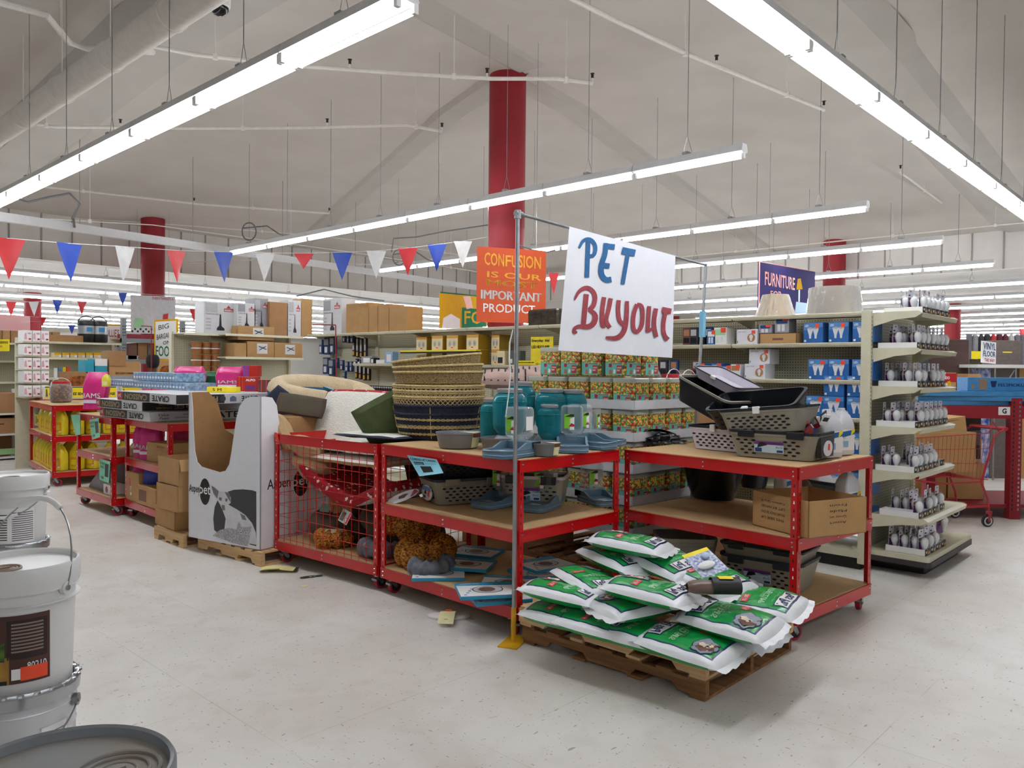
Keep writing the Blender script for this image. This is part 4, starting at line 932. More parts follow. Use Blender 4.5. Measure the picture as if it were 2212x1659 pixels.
def jar(px, py, R_, H, label, base=True, ph=0, dz=.0):
    """gravity feeder: teal jar standing mouth-up on a grey dome base"""
    p = at(px, py, ZM+.02); d = (p.xy).normalized()*R_; t = thing('gravity_feeder', label, 'pet feeder', (p.x+d.x, p.y+d.y, ZM+.005+dz), ph, 'teal gravity pet feeders')
    hb = R_*.78
    if base:
        m = MB(); m.lathe([(R_*1.0, 0), (R_*1.12, .01), (R_*1.16, .02), (R_*1.08, hb*.45), (R_*.8, hb*.9), (R_*.62, hb), (0, hb)], 36, P('feeder_base_grey', '8b939a', .35)); m.build('dome_base', t)
        z0 = hb-.005
    else: z0 = 0
    n = 36; prof = [(R_*.5, 0), (R_*.72, .012), (R_*.95, H*.16), (R_, H*.26), (R_, H*.70), (R_*.95, H*.79), (R_*.78, H*.86), (R_*.70, H*.875), (R_*.70, H*.93)]
    m = MB(); m.lathe([(r, z+z0) for r, z in prof], n, TEAL, cap=False); m.lathe([(0, z0+.012), (R_*.5, z0+.002)], n, TEAL, cap=False)
    m.tube([(R_*1.0*cos(2*pi*k/36), R_*sin(2*pi*k/36), z0+H*.70) for k in range(36)], .003, TEAL, 4, closed=True); m.build('jar_body', t)
    m = MB(); m.lathe([(R_*.74, z0+H*.885), (R_*.76, z0+H*.89), (R_*.76, z0+H*.91), (R_*.735, z0+H*.915), (R_*.76, z0+H*.92), (R_*.76, z0+H*.955), (R_*.73, z0+H*.962), (R_*.70, z0+H*.97), (R_*.3, z0+H*.975), (0, z0+H*.975)], n, LIDG); m.build('screw_lid', t)
    return t
jar(1186, 966, .080, .25, 'smallest teal gravity feeder at the cart\'s front, above the small banded bowl', dz=.0)
jar(1100, 966, .117, .33, 'teal gravity feeder crossed by the white strap beside the pole')
jar(1190, 959, .113, .33, 'teal gravity feeder directly behind the smallest one')
jar(1066, 958, .10, .34, 'teal gravity feeder at the left, next to the baskets', base=False)
jar(1124, 956, .110, .38, 'tallest teal gravity feeder at the back behind the pole')
jar(1236, 958, .104, .33, 'teal gravity feeder at the back right against the treat tubs')
# upside-down grey dome bases stacked by the baskets
for i, (px, py, r, dz) in enumerate(((1015, 962, .12, .0), (1012, 940, .135, .0))):
    p = at(px, py, ZM); t = MB(); t.lathe([(r, 0), (r*1.08, .012), (r*1.05, .04), (r*.85, .07), (r*.6, .08), (r*.3, .072), (0, .07)], 40, P('feeder_base_blue', '6d7f8d', .35))
    t.build('feeder_base', None, 'round blue-grey feeder base without a jar, %s, behind the large bowl' % ('the front one' if i == 0 else 'the rear one'), 'feeder base', loc=(p.x+.25+i*.02, p.y+.22+i*.05, ZM+.005))
LBLG = P('lime_label', '7cc42e', .4); CRIM = P('crimson_label', 'b5203c', .4)
def make_waterer():
    """clear square bottle on a blue-grey trough; trough points toward -Y"""
    t = thing('pet_waterer', 'x', 'pet waterer', group='clear bottle pet waterers')
    m = MB(); W2 = .085
    out = rrect(-W2, W2, -.20, .10, .045, 5)
    m.prism(out, 0, .03, GB2, smooth=True)
    for s in (-1, 1): m.add([(s*W2, -.16, .03), (s*W2, .10, .03), (s*W2, .10, .07), (s*W2, -.02, .07), (s*W2, -.09, .042), (s*W2, -.16, .04)], [(0, 1, 2, 3, 4, 5)], GB2); m.add([(s*(W2-.012), -.16, .03), (s*(W2-.012), .10, .03), (s*(W2-.012), .10, .07), (s*(W2-.012), -.02, .07), (s*(W2-.012), -.09, .042), (s*(W2-.012), -.16, .04)], [(0, 1, 2, 3, 4, 5)], GB2); m.add([(s*q, y, z) for q in (W2, W2-.012) for y, z in ((-.16, .04), (-.09, .042), (-.02, .07), (.10, .07))], [(k, k+1, k+5, k+4) for k in range(3)], GB2)
    m.prism([(-W2, .02), (W2, .02), (W2, .10), (-W2, .10)], .03, .07, GB2)
    rim = rrect(-W2, W2, -.20, .0, .045, 5)[:]; m.tube([(a, b, .036) for a, b in rrect(-W2+.004, W2-.004, -.196, .096, .04, 5)], .006, GB2, 5, closed=True)
    m.flat([(-.03, -.12), (.03, -.12), (.03, -.09), (-.03, -.09)], WPAPER, FZ(.0312)); m.tube([(a, b, .016) for a, b in rrect(-W2-.001, W2+.001, -.201, .101, .045, 5)], .0015, LBLUE, 4, closed=True)
    m.build('trough', t)
    m = MB(); sec = lambda k, z: [(a*k, .03+b*k, z) for a, b in rrect(-.062, .062, -.055, .055, .022, 3)]
    n = 16; zs = ((.45, .05), (.5, .075), (.95, .10), (1, .115), (1, .225), (.95, .24), (.8, .248))
    m.add([q for k, z in zs for q in sec(k, z)], [(r*n+i, r*n+(i+1) % n, (r+1)*n+(i+1) % n, (r+1)*n+i) for r in range(len(zs)-1) for i in range(n)]+[tuple(range((len(zs)-1)*n, len(zs)*n))], CLEAR, True)
    m.build('clear_bottle', t)
    m = MB(); F = lambda a, b: (a, -.027, b)
    m.flat([(-.045, .12), (.01, .12), (.01, .20), (-.045, .20)], LBLG, F); F = lambda a, b: (a, -.0275, b); m.flat([(-.045, .185), (.01, .185), (.01, .2), (-.01, .2)], INK, F); m.flat([(-.012, .14), (.012, .14), (.012, .185), (-.012, .175)], WPAPER, F); m.flat([(-.02, .13), (.012, .13), (.012, .142), (-.005, .15)], CRIM, F); m.flat([(-.012, .112), (.012, .112), (.012, .13), (-.012, .13)], WPAPER, F)
    m.build('label', t); m = MB(); F = lambda a, b: (.0625, a, b); m.flat([(.0, .13), (.06, .13), (.06, .2), (.0, .2)], WPAPER, F); m.build('label', t)
    return t
WT = Pool(make_waterer())
# bottle centre pixel at trough foot: x, y, level height, turn, label
for (px, py, z, rz, s, lb) in ((1118, 985, ZM, -1.15, 1.22, 'clear pet waterer standing right behind the banner pole on the top board'), (1240, 972, ZM, -.55, 1.2, 'clear pet waterer to the right of the smallest bowl on the top board'), (1266, 966, ZM, .3, 1.2, 'clear pet waterer turned sideways, behind the right one on the top board'), (1290, 961, ZM, .6, 1.1, 'clear pet waterer at the far right corner of the top board'),
    (1085, 1092, .659, -1.2, 1.2, 'clear pet waterer on the middle board just left of the pole'), (1178, 1098, .659, -1.0, 1.2, 'clear pet waterer on the middle board behind the cart\'s corner post'), (1288, 1086, .659, -.1, 1.15, 'clear pet waterer on the middle board by the right rear post')):
    p = at(px, py, z+.01); WT.put((p.x+.05, p.y+.06, z+.006), rz-.3, label=lb, scale=(s, s, s))
# ================================================================== pet carriers
TAUPE = P('taupe_plastic', '8f8a7c', .45, var=.03); LIL = P('lilac_white_plastic', 'c9c3cf', .4, var=.03); NVB = P('dark_navy_plastic', '14171f', .35, var=.05)
def make_tub(name, label, L, Wd, H, body, rim, holes=True, lab=True, latch=None, clip=None, rimmat2=None, door=True, flip=False, group=None):
    """open carrier half: long side faces -Y, base at z = 0"""
    t = thing(name, label, 'pet carrier', group=group); tp = .86
    def ring(k, z, r=.05): return [(a, b, z) for a, b in rrect(-L/2*k, L/2*k, -Wd/2*k, Wd/2*k, r, 4)]
    n = 20; lv = [(tp, 0), (tp+.01, .008), (tp+(1-tp)*.5, H*.5), (.985, H*.86), (1.0, H*.87), (1.01, H*.98), (1.0, H)]; lin_ = [(.965, H), (.95, H*.85), (tp-.02, .012)]
    m = MB(); allr = lv+lin_
    m.add([q for k, z in allr for q in ring(k, z)], [(r*n+i, r*n+(i+1) % n, (r+1)*n+(i+1) % n, (r+1)*n+i) for r in range(len(allr)-1) for i in range(n)]+[tuple(range(n-1, -1, -1)), tuple(range((len(allr)-1)*n, len(allr)*n))], body)
    hm = P('vent_shadow', '0b0b0c', .9)
    if holes:
        rows = 5; cols = int(L*.8/.052)
        for s in (-1, 1):
            for r in range(rows):
                z = H*(.16+.13*r); k = tp+(1-tp)*z/(H*.95)
                for c in range(cols):
                    x = -L*.38+c*.052+(.026 if r % 2 else 0)
                    if lab and s < 0 and -L*.20 < x < L*.14: continue
                    if abs(x) > L*.4*k: continue
                    y = s*(Wd/2*k+.0016)
                    m.add([(x+.0155*cos(a*pi/4), y-s*.0*a+s*(.0)*1, z+.0065*sin(a*pi/4)) for a in range(8)], [tuple(range(8))], hm)
        for s in (-1, 1):
            for r in range(4):
                z = H*(.25+.14*r); k = tp+(1-tp)*z/(H*.95)
                if not door or s < 0:
                    for c in range(4): y = -Wd*.2+c*.052+(.02 if r % 2 else 0); m.add([(s*(L/2*k+.0016), y+.0155*cos(a*pi/4), z+.0065*sin(a*pi/4)) for a in range(8)], [tuple(range(8))], hm)
    m.build('tub_body', t)
    m = MB(); n = 20
    for (k0, z0), (k1, z1) in (((1.015, H*.96), (1.03, H*.985)), ((1.03, H*.985), (1.03, H*1.07)), ((1.03, H*1.07), (.965, H*1.07)), ((.965, H*1.07), (.96, H*.97))):
        m.add(ring(k0, z0)+ring(k1, z1), [(i, (i+1) % n, (i+1) % n+n, i+n) for i in range(n)], rim)
    m.build('rim_band', t)
    if clip is not None:
        for x in (-L*.28, L*.27): MB().bbox(x-.055, x+.055, -Wd/2*1.03-.012, -Wd/2*1.02, H*.80, H*1.08, clip, .004).build('latch', t)
    if latch is not None:
        m = MB()
        for x in ((0,) if L < .5 else (-.02, )): m.bbox(x-.022, x+.022, -Wd/2*1.03-.014, -Wd/2+.012, H*.82, H*1.14, latch, .004)
        m.build('latch', t)
    if lab:
        m = MB(); y = -Wd/2*(tp+(1-tp)*.42)-.004
        F = lambda a, b: (a, y-(b-.03)*.09/H*.2, b)
        x0, x1, z0, z1 = -L*.19, L*.14, H*.22, H*.66
        m.flat([(x0, z0), (x1, z0), (x1, z1), (x0, z1)], P('sky_label', 'bcd3e2', .35), F)
        F2 = lambda a, b: (F(a, b)[0], F(a, b)[1]-.001, b)
        m.flat([(x0, z1-.02), (x1, z1-.02), (x1, z1), (x0, z1)], P('purple_print', ''), F2); m.flat([(x0+.02, z0+.03)]+[(x0+.055+.03*cos(a), z0+.05+.018*sin(a)) for a in (0, .6, 1.2, 1.8, 2.4, 3.1)], BLACK, F2)
        m.text('COMPASS', x0+.1, z0+.055, .07, .012, LN, F2, .02); m.text('19 x 12', x1-.05, z0+.03, .04, .014, INK, F2, .02); m.flat([(x1-.045, z0+.005), (x1-.006, z0+.005), (x1-.006, z0+.02), (x1-.045, z0+.02)], DBLUE, F2); m.flat([(x0+.005, z0+.004), (x0+.05, z0+.004), (x0+.05, z0+.03), (x0+.005, z0+.03)], DBLUE, F2)
        m.build('label', t)
    return t
def put_tub(t, ax, ay, bx, by, z, L, Wd, rx=0, ry=0, extra=0, tp=.86):
    a, rz, _ = edge(ax, ay, bx, by, z); b = at(bx, by, z); mid_ = (a+b)/2; nrm = Vector((-sin(rz), cos(rz), 0))
    t.location = mid_+nrm*(Wd/2*tp)+Vector((0, 0, extra)); t.rotation_euler = (Matrix.Rotation(rz, 3, 'Z') @ Matrix.Rotation(ry, 3, 'Y') @ Matrix.Rotation(rx, 3, 'X')).to_euler()
Lk = edge(1588, 984, 1752, 997, ZR)[2]/.86
k1 = make_tub('pet_carrier', 'taupe pet carrier base with a compass label, front of the pile on the right cart', Lk, .36, .165, TAUPE, NVB, clip=NVB); put_tub(k1, 1588, 984, 1752, 997, ZR+.006, Lk, .36)
# front door grille and end label of the taupe carrier
m = MB(); m.prism([(-.12, .02), (.12, .02), (.14, .15), (-.14, .15)], Lk/2*.93, Lk/2*.93+.03, NVB, 'x'); m.prism([(.09*cos(a*pi/10), .075+.05*sin(a*pi/10)) for a in range(20)], Lk/2*.93+.03, Lk/2*.93+.034, P('white_label', 'e8e8ee', .35), 'x'); m.prism([(-.01, .065), (.03, .06), (.035, .1), (0, .105)], Lk/2*.93+.034, Lk/2*.93+.035, ORANGE, 'x'); m.build('end_panel', k1)
k2 = make_tub('pet_carrier', 'taupe carrier half with white latch nested on the front taupe base', Lk*.98, .34, .15, TAUPE, NVB, lab=False, latch=WPAPER); put_tub(k2, 1588, 984, 1752, 997, ZR+.006, Lk, .36, ry=-.10, extra=.165)
k2.location += Vector((-.02, .06, 0))
k3 = make_tub('pet_carrier', 'dark navy carrier top tilted open behind the taupe ones', Lk*1.05, .34, .15, NVB, NVB, lab=False, latch=WPAPER); put_tub(k3, 1588, 984, 1752, 997, ZR+.006, Lk, .36, rx=.35, ry=-.10, extra=.225); k3.location += Vector((.12, .20, 0))
k4 = make_tub('pet_carrier', 'lilac-white carrier base under the dark tilted one, left of the taupe pile', .50, .34, .16, LIL, NVB, lab=False, latch=WPAPER); put_tub(k4, 1492, 968, 1590, 978, ZR+.006, .50, .34); k4.location += Vector((.03, -.02, 0))
k5 = make_tub('pet_carrier', 'black carrier half leaning to the right on the lilac-white one', .52, .34, .17, NVB, TAUPE, holes=False, lab=False); put_tub(k5, 1470, 962, 1570, 974, ZR+.006, .5, .34, ry=.36, extra=.27); k5.location += Vector((-.02, .04, 0))
k6 = make_tub('pet_carrier', 'white carrier rim with navy lip and white latch lying slanted on the black half', .46, .30, .07, LIL, NVB, holes=False, lab=False, latch=WPAPER); put_tub(k6, 1480, 962, 1580, 974, ZR+.006, .5, .34, ry=.36, extra=.45); k6.location += Vector((.10, .03, 0))
# odds and ends in the open carrier
rn2 = random.Random(8)
for i in range(9):
    p = dep(1752+rn2.uniform(-22, 34), 905+rn2.uniform(-16, 22), 5.05+rn2.uniform(-.05, .1)); c = [ORANGE, WPAPER, MAR, DBLUE, P('amber_print', ''), CRIM, PURE, LN, P('wood_print', '')][i]
    m = MB(); m.prism(rrect(-.028, .028, -.04, .04, .01), 0, .004, c, 'y'); m.flat([(-.02, -.01), (.02, -.01), (.02, .02), (-.02, .02)], WPAPER if i % 2 else INK, FY())
    o = m.build('toy_card', None, '%s carded pet toy in the jumble at the open end of the taupe carrier' % ['orange', 'white', 'maroon', 'blue', 'amber', 'crimson', 'plain white', 'navy', 'tan'][i], 'pet toy', 'carded pet toys', loc=p); o.rotation_euler = (rn2.uniform(-.6, .6), rn2.uniform(-.7, .7), -pi/4+rn2.uniform(-.7, .7))
# white cleaner jugs
JUG = P('milky_jug_plastic', 'd3d5da', .35, var=.03)
def make_jug(mat, cap, lab, name='cleaner_jug', cat='jug', H=.30, amber=False):
    t = thing(name, 'x', cat); w, d = .075, .055
    def ring(kx, ky, z, ox=0): return [(a*kx+ox, b*ky, z) for a, b in rrect(-w, w, -d, d, .022, 3)]
    n = 16; lv = [(.95, .93, 0), (1, 1, .01), (1, 1, H*.58), (.92, .95, H*.68), (.6, .7, H*.85), (.32, .42, H*.93), (.30, .40, H*.955)]
    m = MB(); m.add([q for a, b, z in lv for q in ring(a, b, z)], [(r*n+i, r*n+(i+1) % n, (r+1)*n+(i+1) % n, (r+1)*n+i) for r in range(len(lv)-1) for i in range(n)]+[tuple(range(n-1, -1, -1))], mat, True)
    m.tube([(.02, 0, H*.93), (.05, 0, H*.90), (.066, 0, H*.80), (.068, 0, H*.68), (.066, 0, H*.6)], .010, mat, 6); m.build('jug_body', t)
    m = MB(); m.lathe([(.021, H*.94), (.022, H*.945), (.022, H*1.0), (.0, H*1.0)], 16, cap); m.build('cap', t)
    m = MB(); lab(m, H, d); m.build('label', t); return t
def lab_clean(m, H, d):
    F = FY(-d-.001); m.flat([(-.06, .03), (.06, .03), (.06, H*.55), (-.06, H*.55)], WPAPER, F); m.flat([(-.06, H*.38), (.06, H*.44), (.06, H*.54), (-.06, H*.5)], BLUEB, FY(-d-.002)); m.flat([(.02, .12), (.06, .15), (.06, .16), (.06, H*.55), (.03, H*.55)], YEL, FY(-d-.003)); m.flat([(-.05, .05), (.0, .05), (.0, .09), (-.05, .09)], LBLUE, FY(-d-.002)); m.text('ODOR', -.05, .105, .05, .014, WPAPER, FY(-d-.004), .03)
JG = Pool(make_jug(JUG, PURE, lab_clean))
for (px, py, z, lb, rz) in ((1795, 990, ZR, 'white cleaner jug just right of the taupe carrier on the top board', -.35), (1822, 984, ZR, 'second white cleaner jug on the top board, nearer the endcap', -.3), (1835, 1118, .639, 'white cleaner jug on the middle board behind the brown carton', -.3), (1775, 1095, .639, 'white cleaner jug mostly hidden behind the taupe things in the brown carton', -.4), (1700, 1085, .639, 'white cleaner jug lying behind the dark tub on the middle board', -.2)):
    p = at(px, py, z); JG.put((p.x+.03, p.y+.03, z+.006), rz, label=lb, group='white cleaner jugs', scale=(1.05, 1.05, 1.05))
# black plastic bag heap (liner) on the right cart
BG = P('black_film', '14151a', .25, var=.2, scale=20, bump=.4, bscale=25)
def heap(name, label, cat, px, py, z, sx, sy, sz, mat, seed, rz=0, rough=.5, loc=None, group=None, power=2, flat=.15):
    p = at(px, py, z) if loc is None else Vector(loc)
    def f(s, r):
        a = 2*pi*s; e = r
        k = 1+rough*.5*noise.noise(Vector((cos(a)*1.3+seed, sin(a)*1.3, e*1.5)))+rough*.25*noise.noise(Vector((cos(a)*4+seed, sin(a)*4, e*5)))
        rad = sin(pi*(.5+e*.5)) if e > 0 else 1; rad = (1-e**power)**(1/power); h = e
        return Vector((sx*k*rad*cos(a), sy*k*rad*sin(a), sz*h*(1+.3*rough*noise.noise(Vector((cos(a)*3*rad, sin(a)*3*rad+seed, 2))))))
    m = MB(); m.grid(f, 40, 14, mat, wu=True)
    n0 = len(m.v); m.add([], [], mat)
    return m.build(name, None, label, cat, group, loc=(p.x, p.y, z+.006), rz=rz)
heap('folded_liner', 'rumpled black plastic liner lying on the left end of the right cart', 'plastic liner', 1432, 958, ZR, .20, .10, .075, BG, 3, rz=-.5, rough=1.0, power=1.6)
m = MB(); m.grid(lambda s, r: Vector((-.17+.30*s, -.01+.09*r*(1-s*.3), .055+.05*s*(1-s)*2+.03*(1-s)+.012*sin(r*5+s*4))), 14, 8, BG); p = at(1425, 948, ZR)
m.build('liner_flap', bpy.data.objects['folded_liner']).location = (0.0, 0, .0)
# dark tub and carton on the middle board of the right cart
p = at(1558, 1088, .639); t = thing('planter_tub', 'large black bell-shaped plastic tub upside of the middle board of the right cart', 'tub', (p.x+.19, p.y+.17, .644)); t['label'] = 'large black round plastic tub standing on the middle board of the right cart'
MB().lathe([(.15, 0), (.165, .015), (.195, .09), (.225, .2), (.235, .30), (.245, .31), (.245, .33), (.23, .33), (.22, .3), (.15, .03), (0, .02)], 48, P('black_gloss_tub', '14161c', .22)).build('tub_body', t)
p = at(1640, 1060, .639); MB().lathe([(.10, 0), (.13, .1), (.15, .26), (.155, .27), (.14, .27), (.09, .02), (0, .02)], 36, P('black_gloss_tub', '')).build('plastic_tub', None, 'second black plastic tub peeking out behind the large round one', 'tub', loc=(p.x+.14, p.y+.12, .644))
a, rz, w = edge(1633, 1136, 1725, 1160, .639); 
def deco_up(lines, mat=INK, x0=.1, w_=.5):
    def f(m, w, d, h):
        for i, s in enumerate(lines): m.text(s, w*(x0+w_*.1*(i % 2)), h*(.38+.13*i), w*w_*(1-.15*(i % 2)), h*.07, mat, FY(), .0, 0, True)
    return f
m = MB(); H = .22; D_ = .48; th = .005
m.box(0, w+.11, 0, th, 0, H, CARD2).box(0, w+.11, D_-th, D_, 0, H, CARD2).box(0, th, 0, D_, 0, H, CARD2).box(w+.11-th, w+.11, 0, D_, 0, H, CARD2).box(0, w+.11, 0, D_, 0, th, CARD2)
for i, s in enumerate(('THIS SIDE UP', 'DO NOT STACK ON EDGE', 'LIFT BY HAND', 'Carton Qty 8')): m.text(s, .08, .06+.035*i, .2, .016, INK, FY(), 0, 0, True)
m.flat([(.12, 0), (.17, 0), (.17, .05), (.12, .05)], P('tan_tape', ''), FY())
for i, s in enumerate(('Assort', 'Gross wt', 'Made', 'From')): m.text(s, D_*.35, .07+.035*i, .14, .016, INK, lambda a_, b_: (w+.1112, a_, b_), 0, 0, True)
m.build('open_carton', None, 'open brown carton with upside-down print at the corner of the middle board', 'box', loc=(a.x+.01, a.y+.03, .644), rz=rz)
BRG = P('taupe_gloss', '6c584c', .3, var=.08)
heap('brown_slipper', 'shiny taupe moulded thing lying in the open carton', 'pet product', 1735, 1065, .80, .13, .06, .07, BRG, 5, rz=.2, rough=.2); 
o = bpy.data.objects['brown_slipper']; o.name = 'moulded_shell'; o.location.z = .83
m = MB().bbox(-.17, .17, -.035, .035, 0, .08, BLACK, .02); p = at(1790, 1050, .86); o = m.build('black_sleeve', None, 'long black sleeve sticking out of the open carton', 'pet product', loc=(p.x+.05, p.y+.1, .80)); o.rotation_euler = (0, .15, -.7)
# kennels on the bottom board of the right cart
kb = make_tub('pet_carrier', 'taupe carrier stack with navy bands on the bottom board of the right cart, lower half', .56, .38, .19, TAUPE, NVB, clip=NVB); kb.location = (4.575+.50, 1.94+.40, .196); kb.rotation_euler[2] = radians(-86)
kc = make_tub('pet_carrier', 'taupe carrier half nested in the one on the bottom board of the right cart', .56, .38, .12, TAUPE, NVB, clip=NVB, holes=False, lab=False); kc.location = kb.location+Vector((0, 0, .15)); kc.rotation_euler[2] = radians(-86)
kd = make_tub('pet_carrier', 'plain taupe carrier standing on end behind the litter bags', .40, .34, .26, TAUPE, TAUPE, lab=False); kd.location = (4.575+.32, 1.94+.95, .196); kd.rotation_euler[2] = radians(-50)
ke = make_tub('pet_carrier', 'upper taupe lid with vent holes propped against the navy-banded carrier', .44, .3, .12, TAUPE, TAUPE, lab=False); ke.location = (4.575+.68, 1.94+.42, .42); ke.rotation_euler = (1.35, 0, radians(-60))
# kennels on the middle board of the mid cart
def door_tag(parent, L, c1):
    m = MB(); m.prism([(.085*cos(a*pi/10)*1.15, .07+.05*sin(a*pi/10)*1.1) for a in range(20)], -L/2-.012, -L/2-.006, P('white_label', ''), 'x')
    m.prism([(-.085, .085), (.085, .085), (.07, .115), (-.07, .115)], -L/2-.0135, -L/2-.012, P('mid_blue_print', ''), 'x'); m.prism([(-.02, .05), (-.055, .045), (-.06, .09), (-.025, .095)], -L/2-.014, -L/2-.0122, ORANGE, 'x'); m.prism([(.0, .06), (.045, .06), (.03, .085), (.01, .085)], -L/2-.014, -L/2-.0122, BLACK, 'x'); m.prism([(.02, .03), (.06, .03), (.06, .05), (.02, .05)], -L/2-.014, -L/2-.0122, DBLUE, 'x'); return m.build('door_tag', parent)
ka = make_tub('pet_carrier', 'taupe carrier with a blue door tag on the middle board of the front cart', .58, .36, .17, TAUPE, NVB, clip=TAUPE, lab=False, door=False); p = at(1000, 1097, .659); ka.location = (p.x+.21, p.y+.22, .665); ka.rotation_euler = (0, 0, radians(-20)); door_tag(ka, .55, 0)
kf = make_tub('pet_carrier', 'black carrier upper half standing above the taupe one on the middle board', .58, .36, .14, NVB, NVB, lab=False, holes=True); kf.location = ka.location+Vector((0.02, .02, .19)); kf.rotation_euler = (0, 0, radians(-20))
kg = make_tub('pet_carrier', 'open black carrier with a dark inside at the left of the middle board', .34, .30, .17, NVB, NVB, lab=False, holes=False); p = at(905, 1065, .659); kg.location = (p.x+.26, p.y+.18, .665); kg.rotation_euler = (0, 0, radians(-15))
kh = make_tub('pet_carrier', 'lilac-white and taupe laundry-style carrier at the back of the middle board', .46, .32, .20, TAUPE, LIL, lab=True, clip=NVB); kh.location = (3.479+.78, 3.19+.55, .665); kh.rotation_euler[2] = radians(-60)
p = at(873, 1085, .659); m = MB(); m.prism([(.13*cos(a*pi/12), .075*sin(a*pi/12)) for a in range(24)], 0, .003, P('white_label', '')); m.prism([(.09, -.05), (.13, 0), (.09, .05), (.075, .05), (.075, -.05)], .003, .0036, P('raspberry_print', 'a43a62', .4)); m.prism([(-.03, -.02), (.02, -.03), (.04, .02), (0, .035), (-.04, .02)], .003, .0036, BRG); o = m.build('hang_tag', None, 'large white oval product tag with a raspberry end at the left of the middle board', 'tag', loc=(p.x-.01, p.y, .70)); o.rotation_euler = (.4, -.35, -1.1)
# flat collar boxes on the bottom board
CYB = P('cyan_box_side', '2b93bd', .4, var=.05); DOGP = P('dog_photo_print', '7c5a50', .5, var=.35, scale=18)
def deco_collar(m, w, d, h):
    z = h+.0006; F = FZ(z); F2 = FZ(z+.0006)
    m.flat([(.004, .004), (w-.004, .004), (w-.004, d-.004), (.004, d-.004)], WPAPER, F); m.flat([(.004, d*.8), (w-.004, d*.7), (w-.004, d-.004), (.004, d-.004)], CYB, F2)
    m.flat([(w*.52+w*.27*cos(a*pi/12), d*.45+d*.26*sin(a*pi/12)) for a in range(24)], INK, F2); m.flat([(w*.52+w*.25*cos(a*pi/12), d*.45+d*.24*sin(a*pi/12)) for a in range(24)], P('pale_grey_print', 'c9cdd2', .4), FZ(z+.0012))
    m.flat([(w*.50+w*.15*cos(a*pi/12)*(1+.2*sin(3*a)), d*.44+d*.17*sin(a*pi/12)) for a in range(24)], DOGP, FZ(z+.0018)); m.text('comfort cone', w*.08, d*.86, w*.34, d*.07, WPAPER, FZ(z+.0016), .02)
    for k in range(4): m.flat([(w*(.1+.05*k)+.012*cos(a), d*(.12+.13*k)+.012*sin(a)) for a in (0, 1, 2, 3, 4, 5, 6)], P('mid_blue_print', ''), F2)
CB = Pool(carton_at('collar_box', 'x', 'box', (0, 0, 0), 0, .36, .30, .022, CYB, deco_collar))
for (px, py, z, rz, lb) in ((948, 1242, 0, -.75, 'flat blue-edged pet collar box, leftmost on the bottom board of the front cart'), (1010, 1222, .023, -1.05, 'flat pet collar box lying across the two others in the middle of the bottom board'), (1050, 1278, .046, -.62, 'flat pet collar box nearest the front edge of the bottom board'), (1075, 1290, 0, -.5, 'flat pet collar box peeking out beneath the front one'), (1100, 1262, .023, -.9, 'flat pet collar box behind the cart\'s corner post'), (1165, 1240, 0, -.4, 'flat pet collar box lying right of the corner post on the bottom board'), (1175, 1222, .023, -.2, 'flat pet collar box stacked right of the corner post on the bottom board'), (1030, 1195, 0, -1.2, 'flat pet collar box in the shade at the back of the bottom board')):
    p = at(px, py, .20+z); q = Matrix.Rotation(rz, 3, 'Z') @ Vector((.18, .15, 0)); CB.put((p.x-q.x, p.y-q.y, .196+z), rz, label=lb, group='flat pet collar boxes')
# paper sign on the mid cart
def paper(name, label, pts_px, plane_p, n, mat, texts, curl=.02, cat='sign', side=1):
    """paper sheet on a plane through plane_p with normal n; pts_px: TL, TR, BR, BL"""
    def f(s, r):
        x = (1-r)*((1-s)*pts_px[0][0]+s*pts_px[1][0])+r*((1-s)*pts_px[3][0]+s*pts_px[2][0]); y = (1-r)*((1-s)*pts_px[0][1]+s*pts_px[1][1])+r*((1-s)*pts_px[3][1]+s*pts_px[2][1])
        return on_plane(x, y, plane_p+n*(curl*r*r+.002*sin(s*6)), n)
    m = MB(); m.grid(f, 10, 12, mat)
    def g(a, b, o=.0015): return f(a, 1-b)+n*o
    for s_, x, y, w, h, mt in texts:
        if s_ == '#': m.grid(lambda s, r: g(x+w*s, y+h*r), 4, 4, mt)
        else: m.text(s_, x, y, w, h, mt, lambda a, b: g(a, b, .003), .02)
    return m.build(name, None, label, cat)
AQ = P('aqua_paper', '7fc3d8', .6); MINT = P('mint_paper', '7fc4a0', .6); NX = Vector((-1, 0, 0))
paper('carrier_sign', 'light blue paper sign for a 24 inch carrier taped under the front cart\'s top beam', [(879, 983), (943, 992), (958, 1022), (906, 1029)], Vector((3.455, 4, 0)), NX, AQ, [('COMPASS 24" CARRIER', .06, .78, .88, .12, INK), ('#', .1, .56, .35, .14, INK), ('Petmate', .13, .58, .28, .08, AQ), ('with top load door', .5, .6, .42, .05, INK), ('#', .25, .15, .4, .33, P('vent_shadow', ''))], .05)
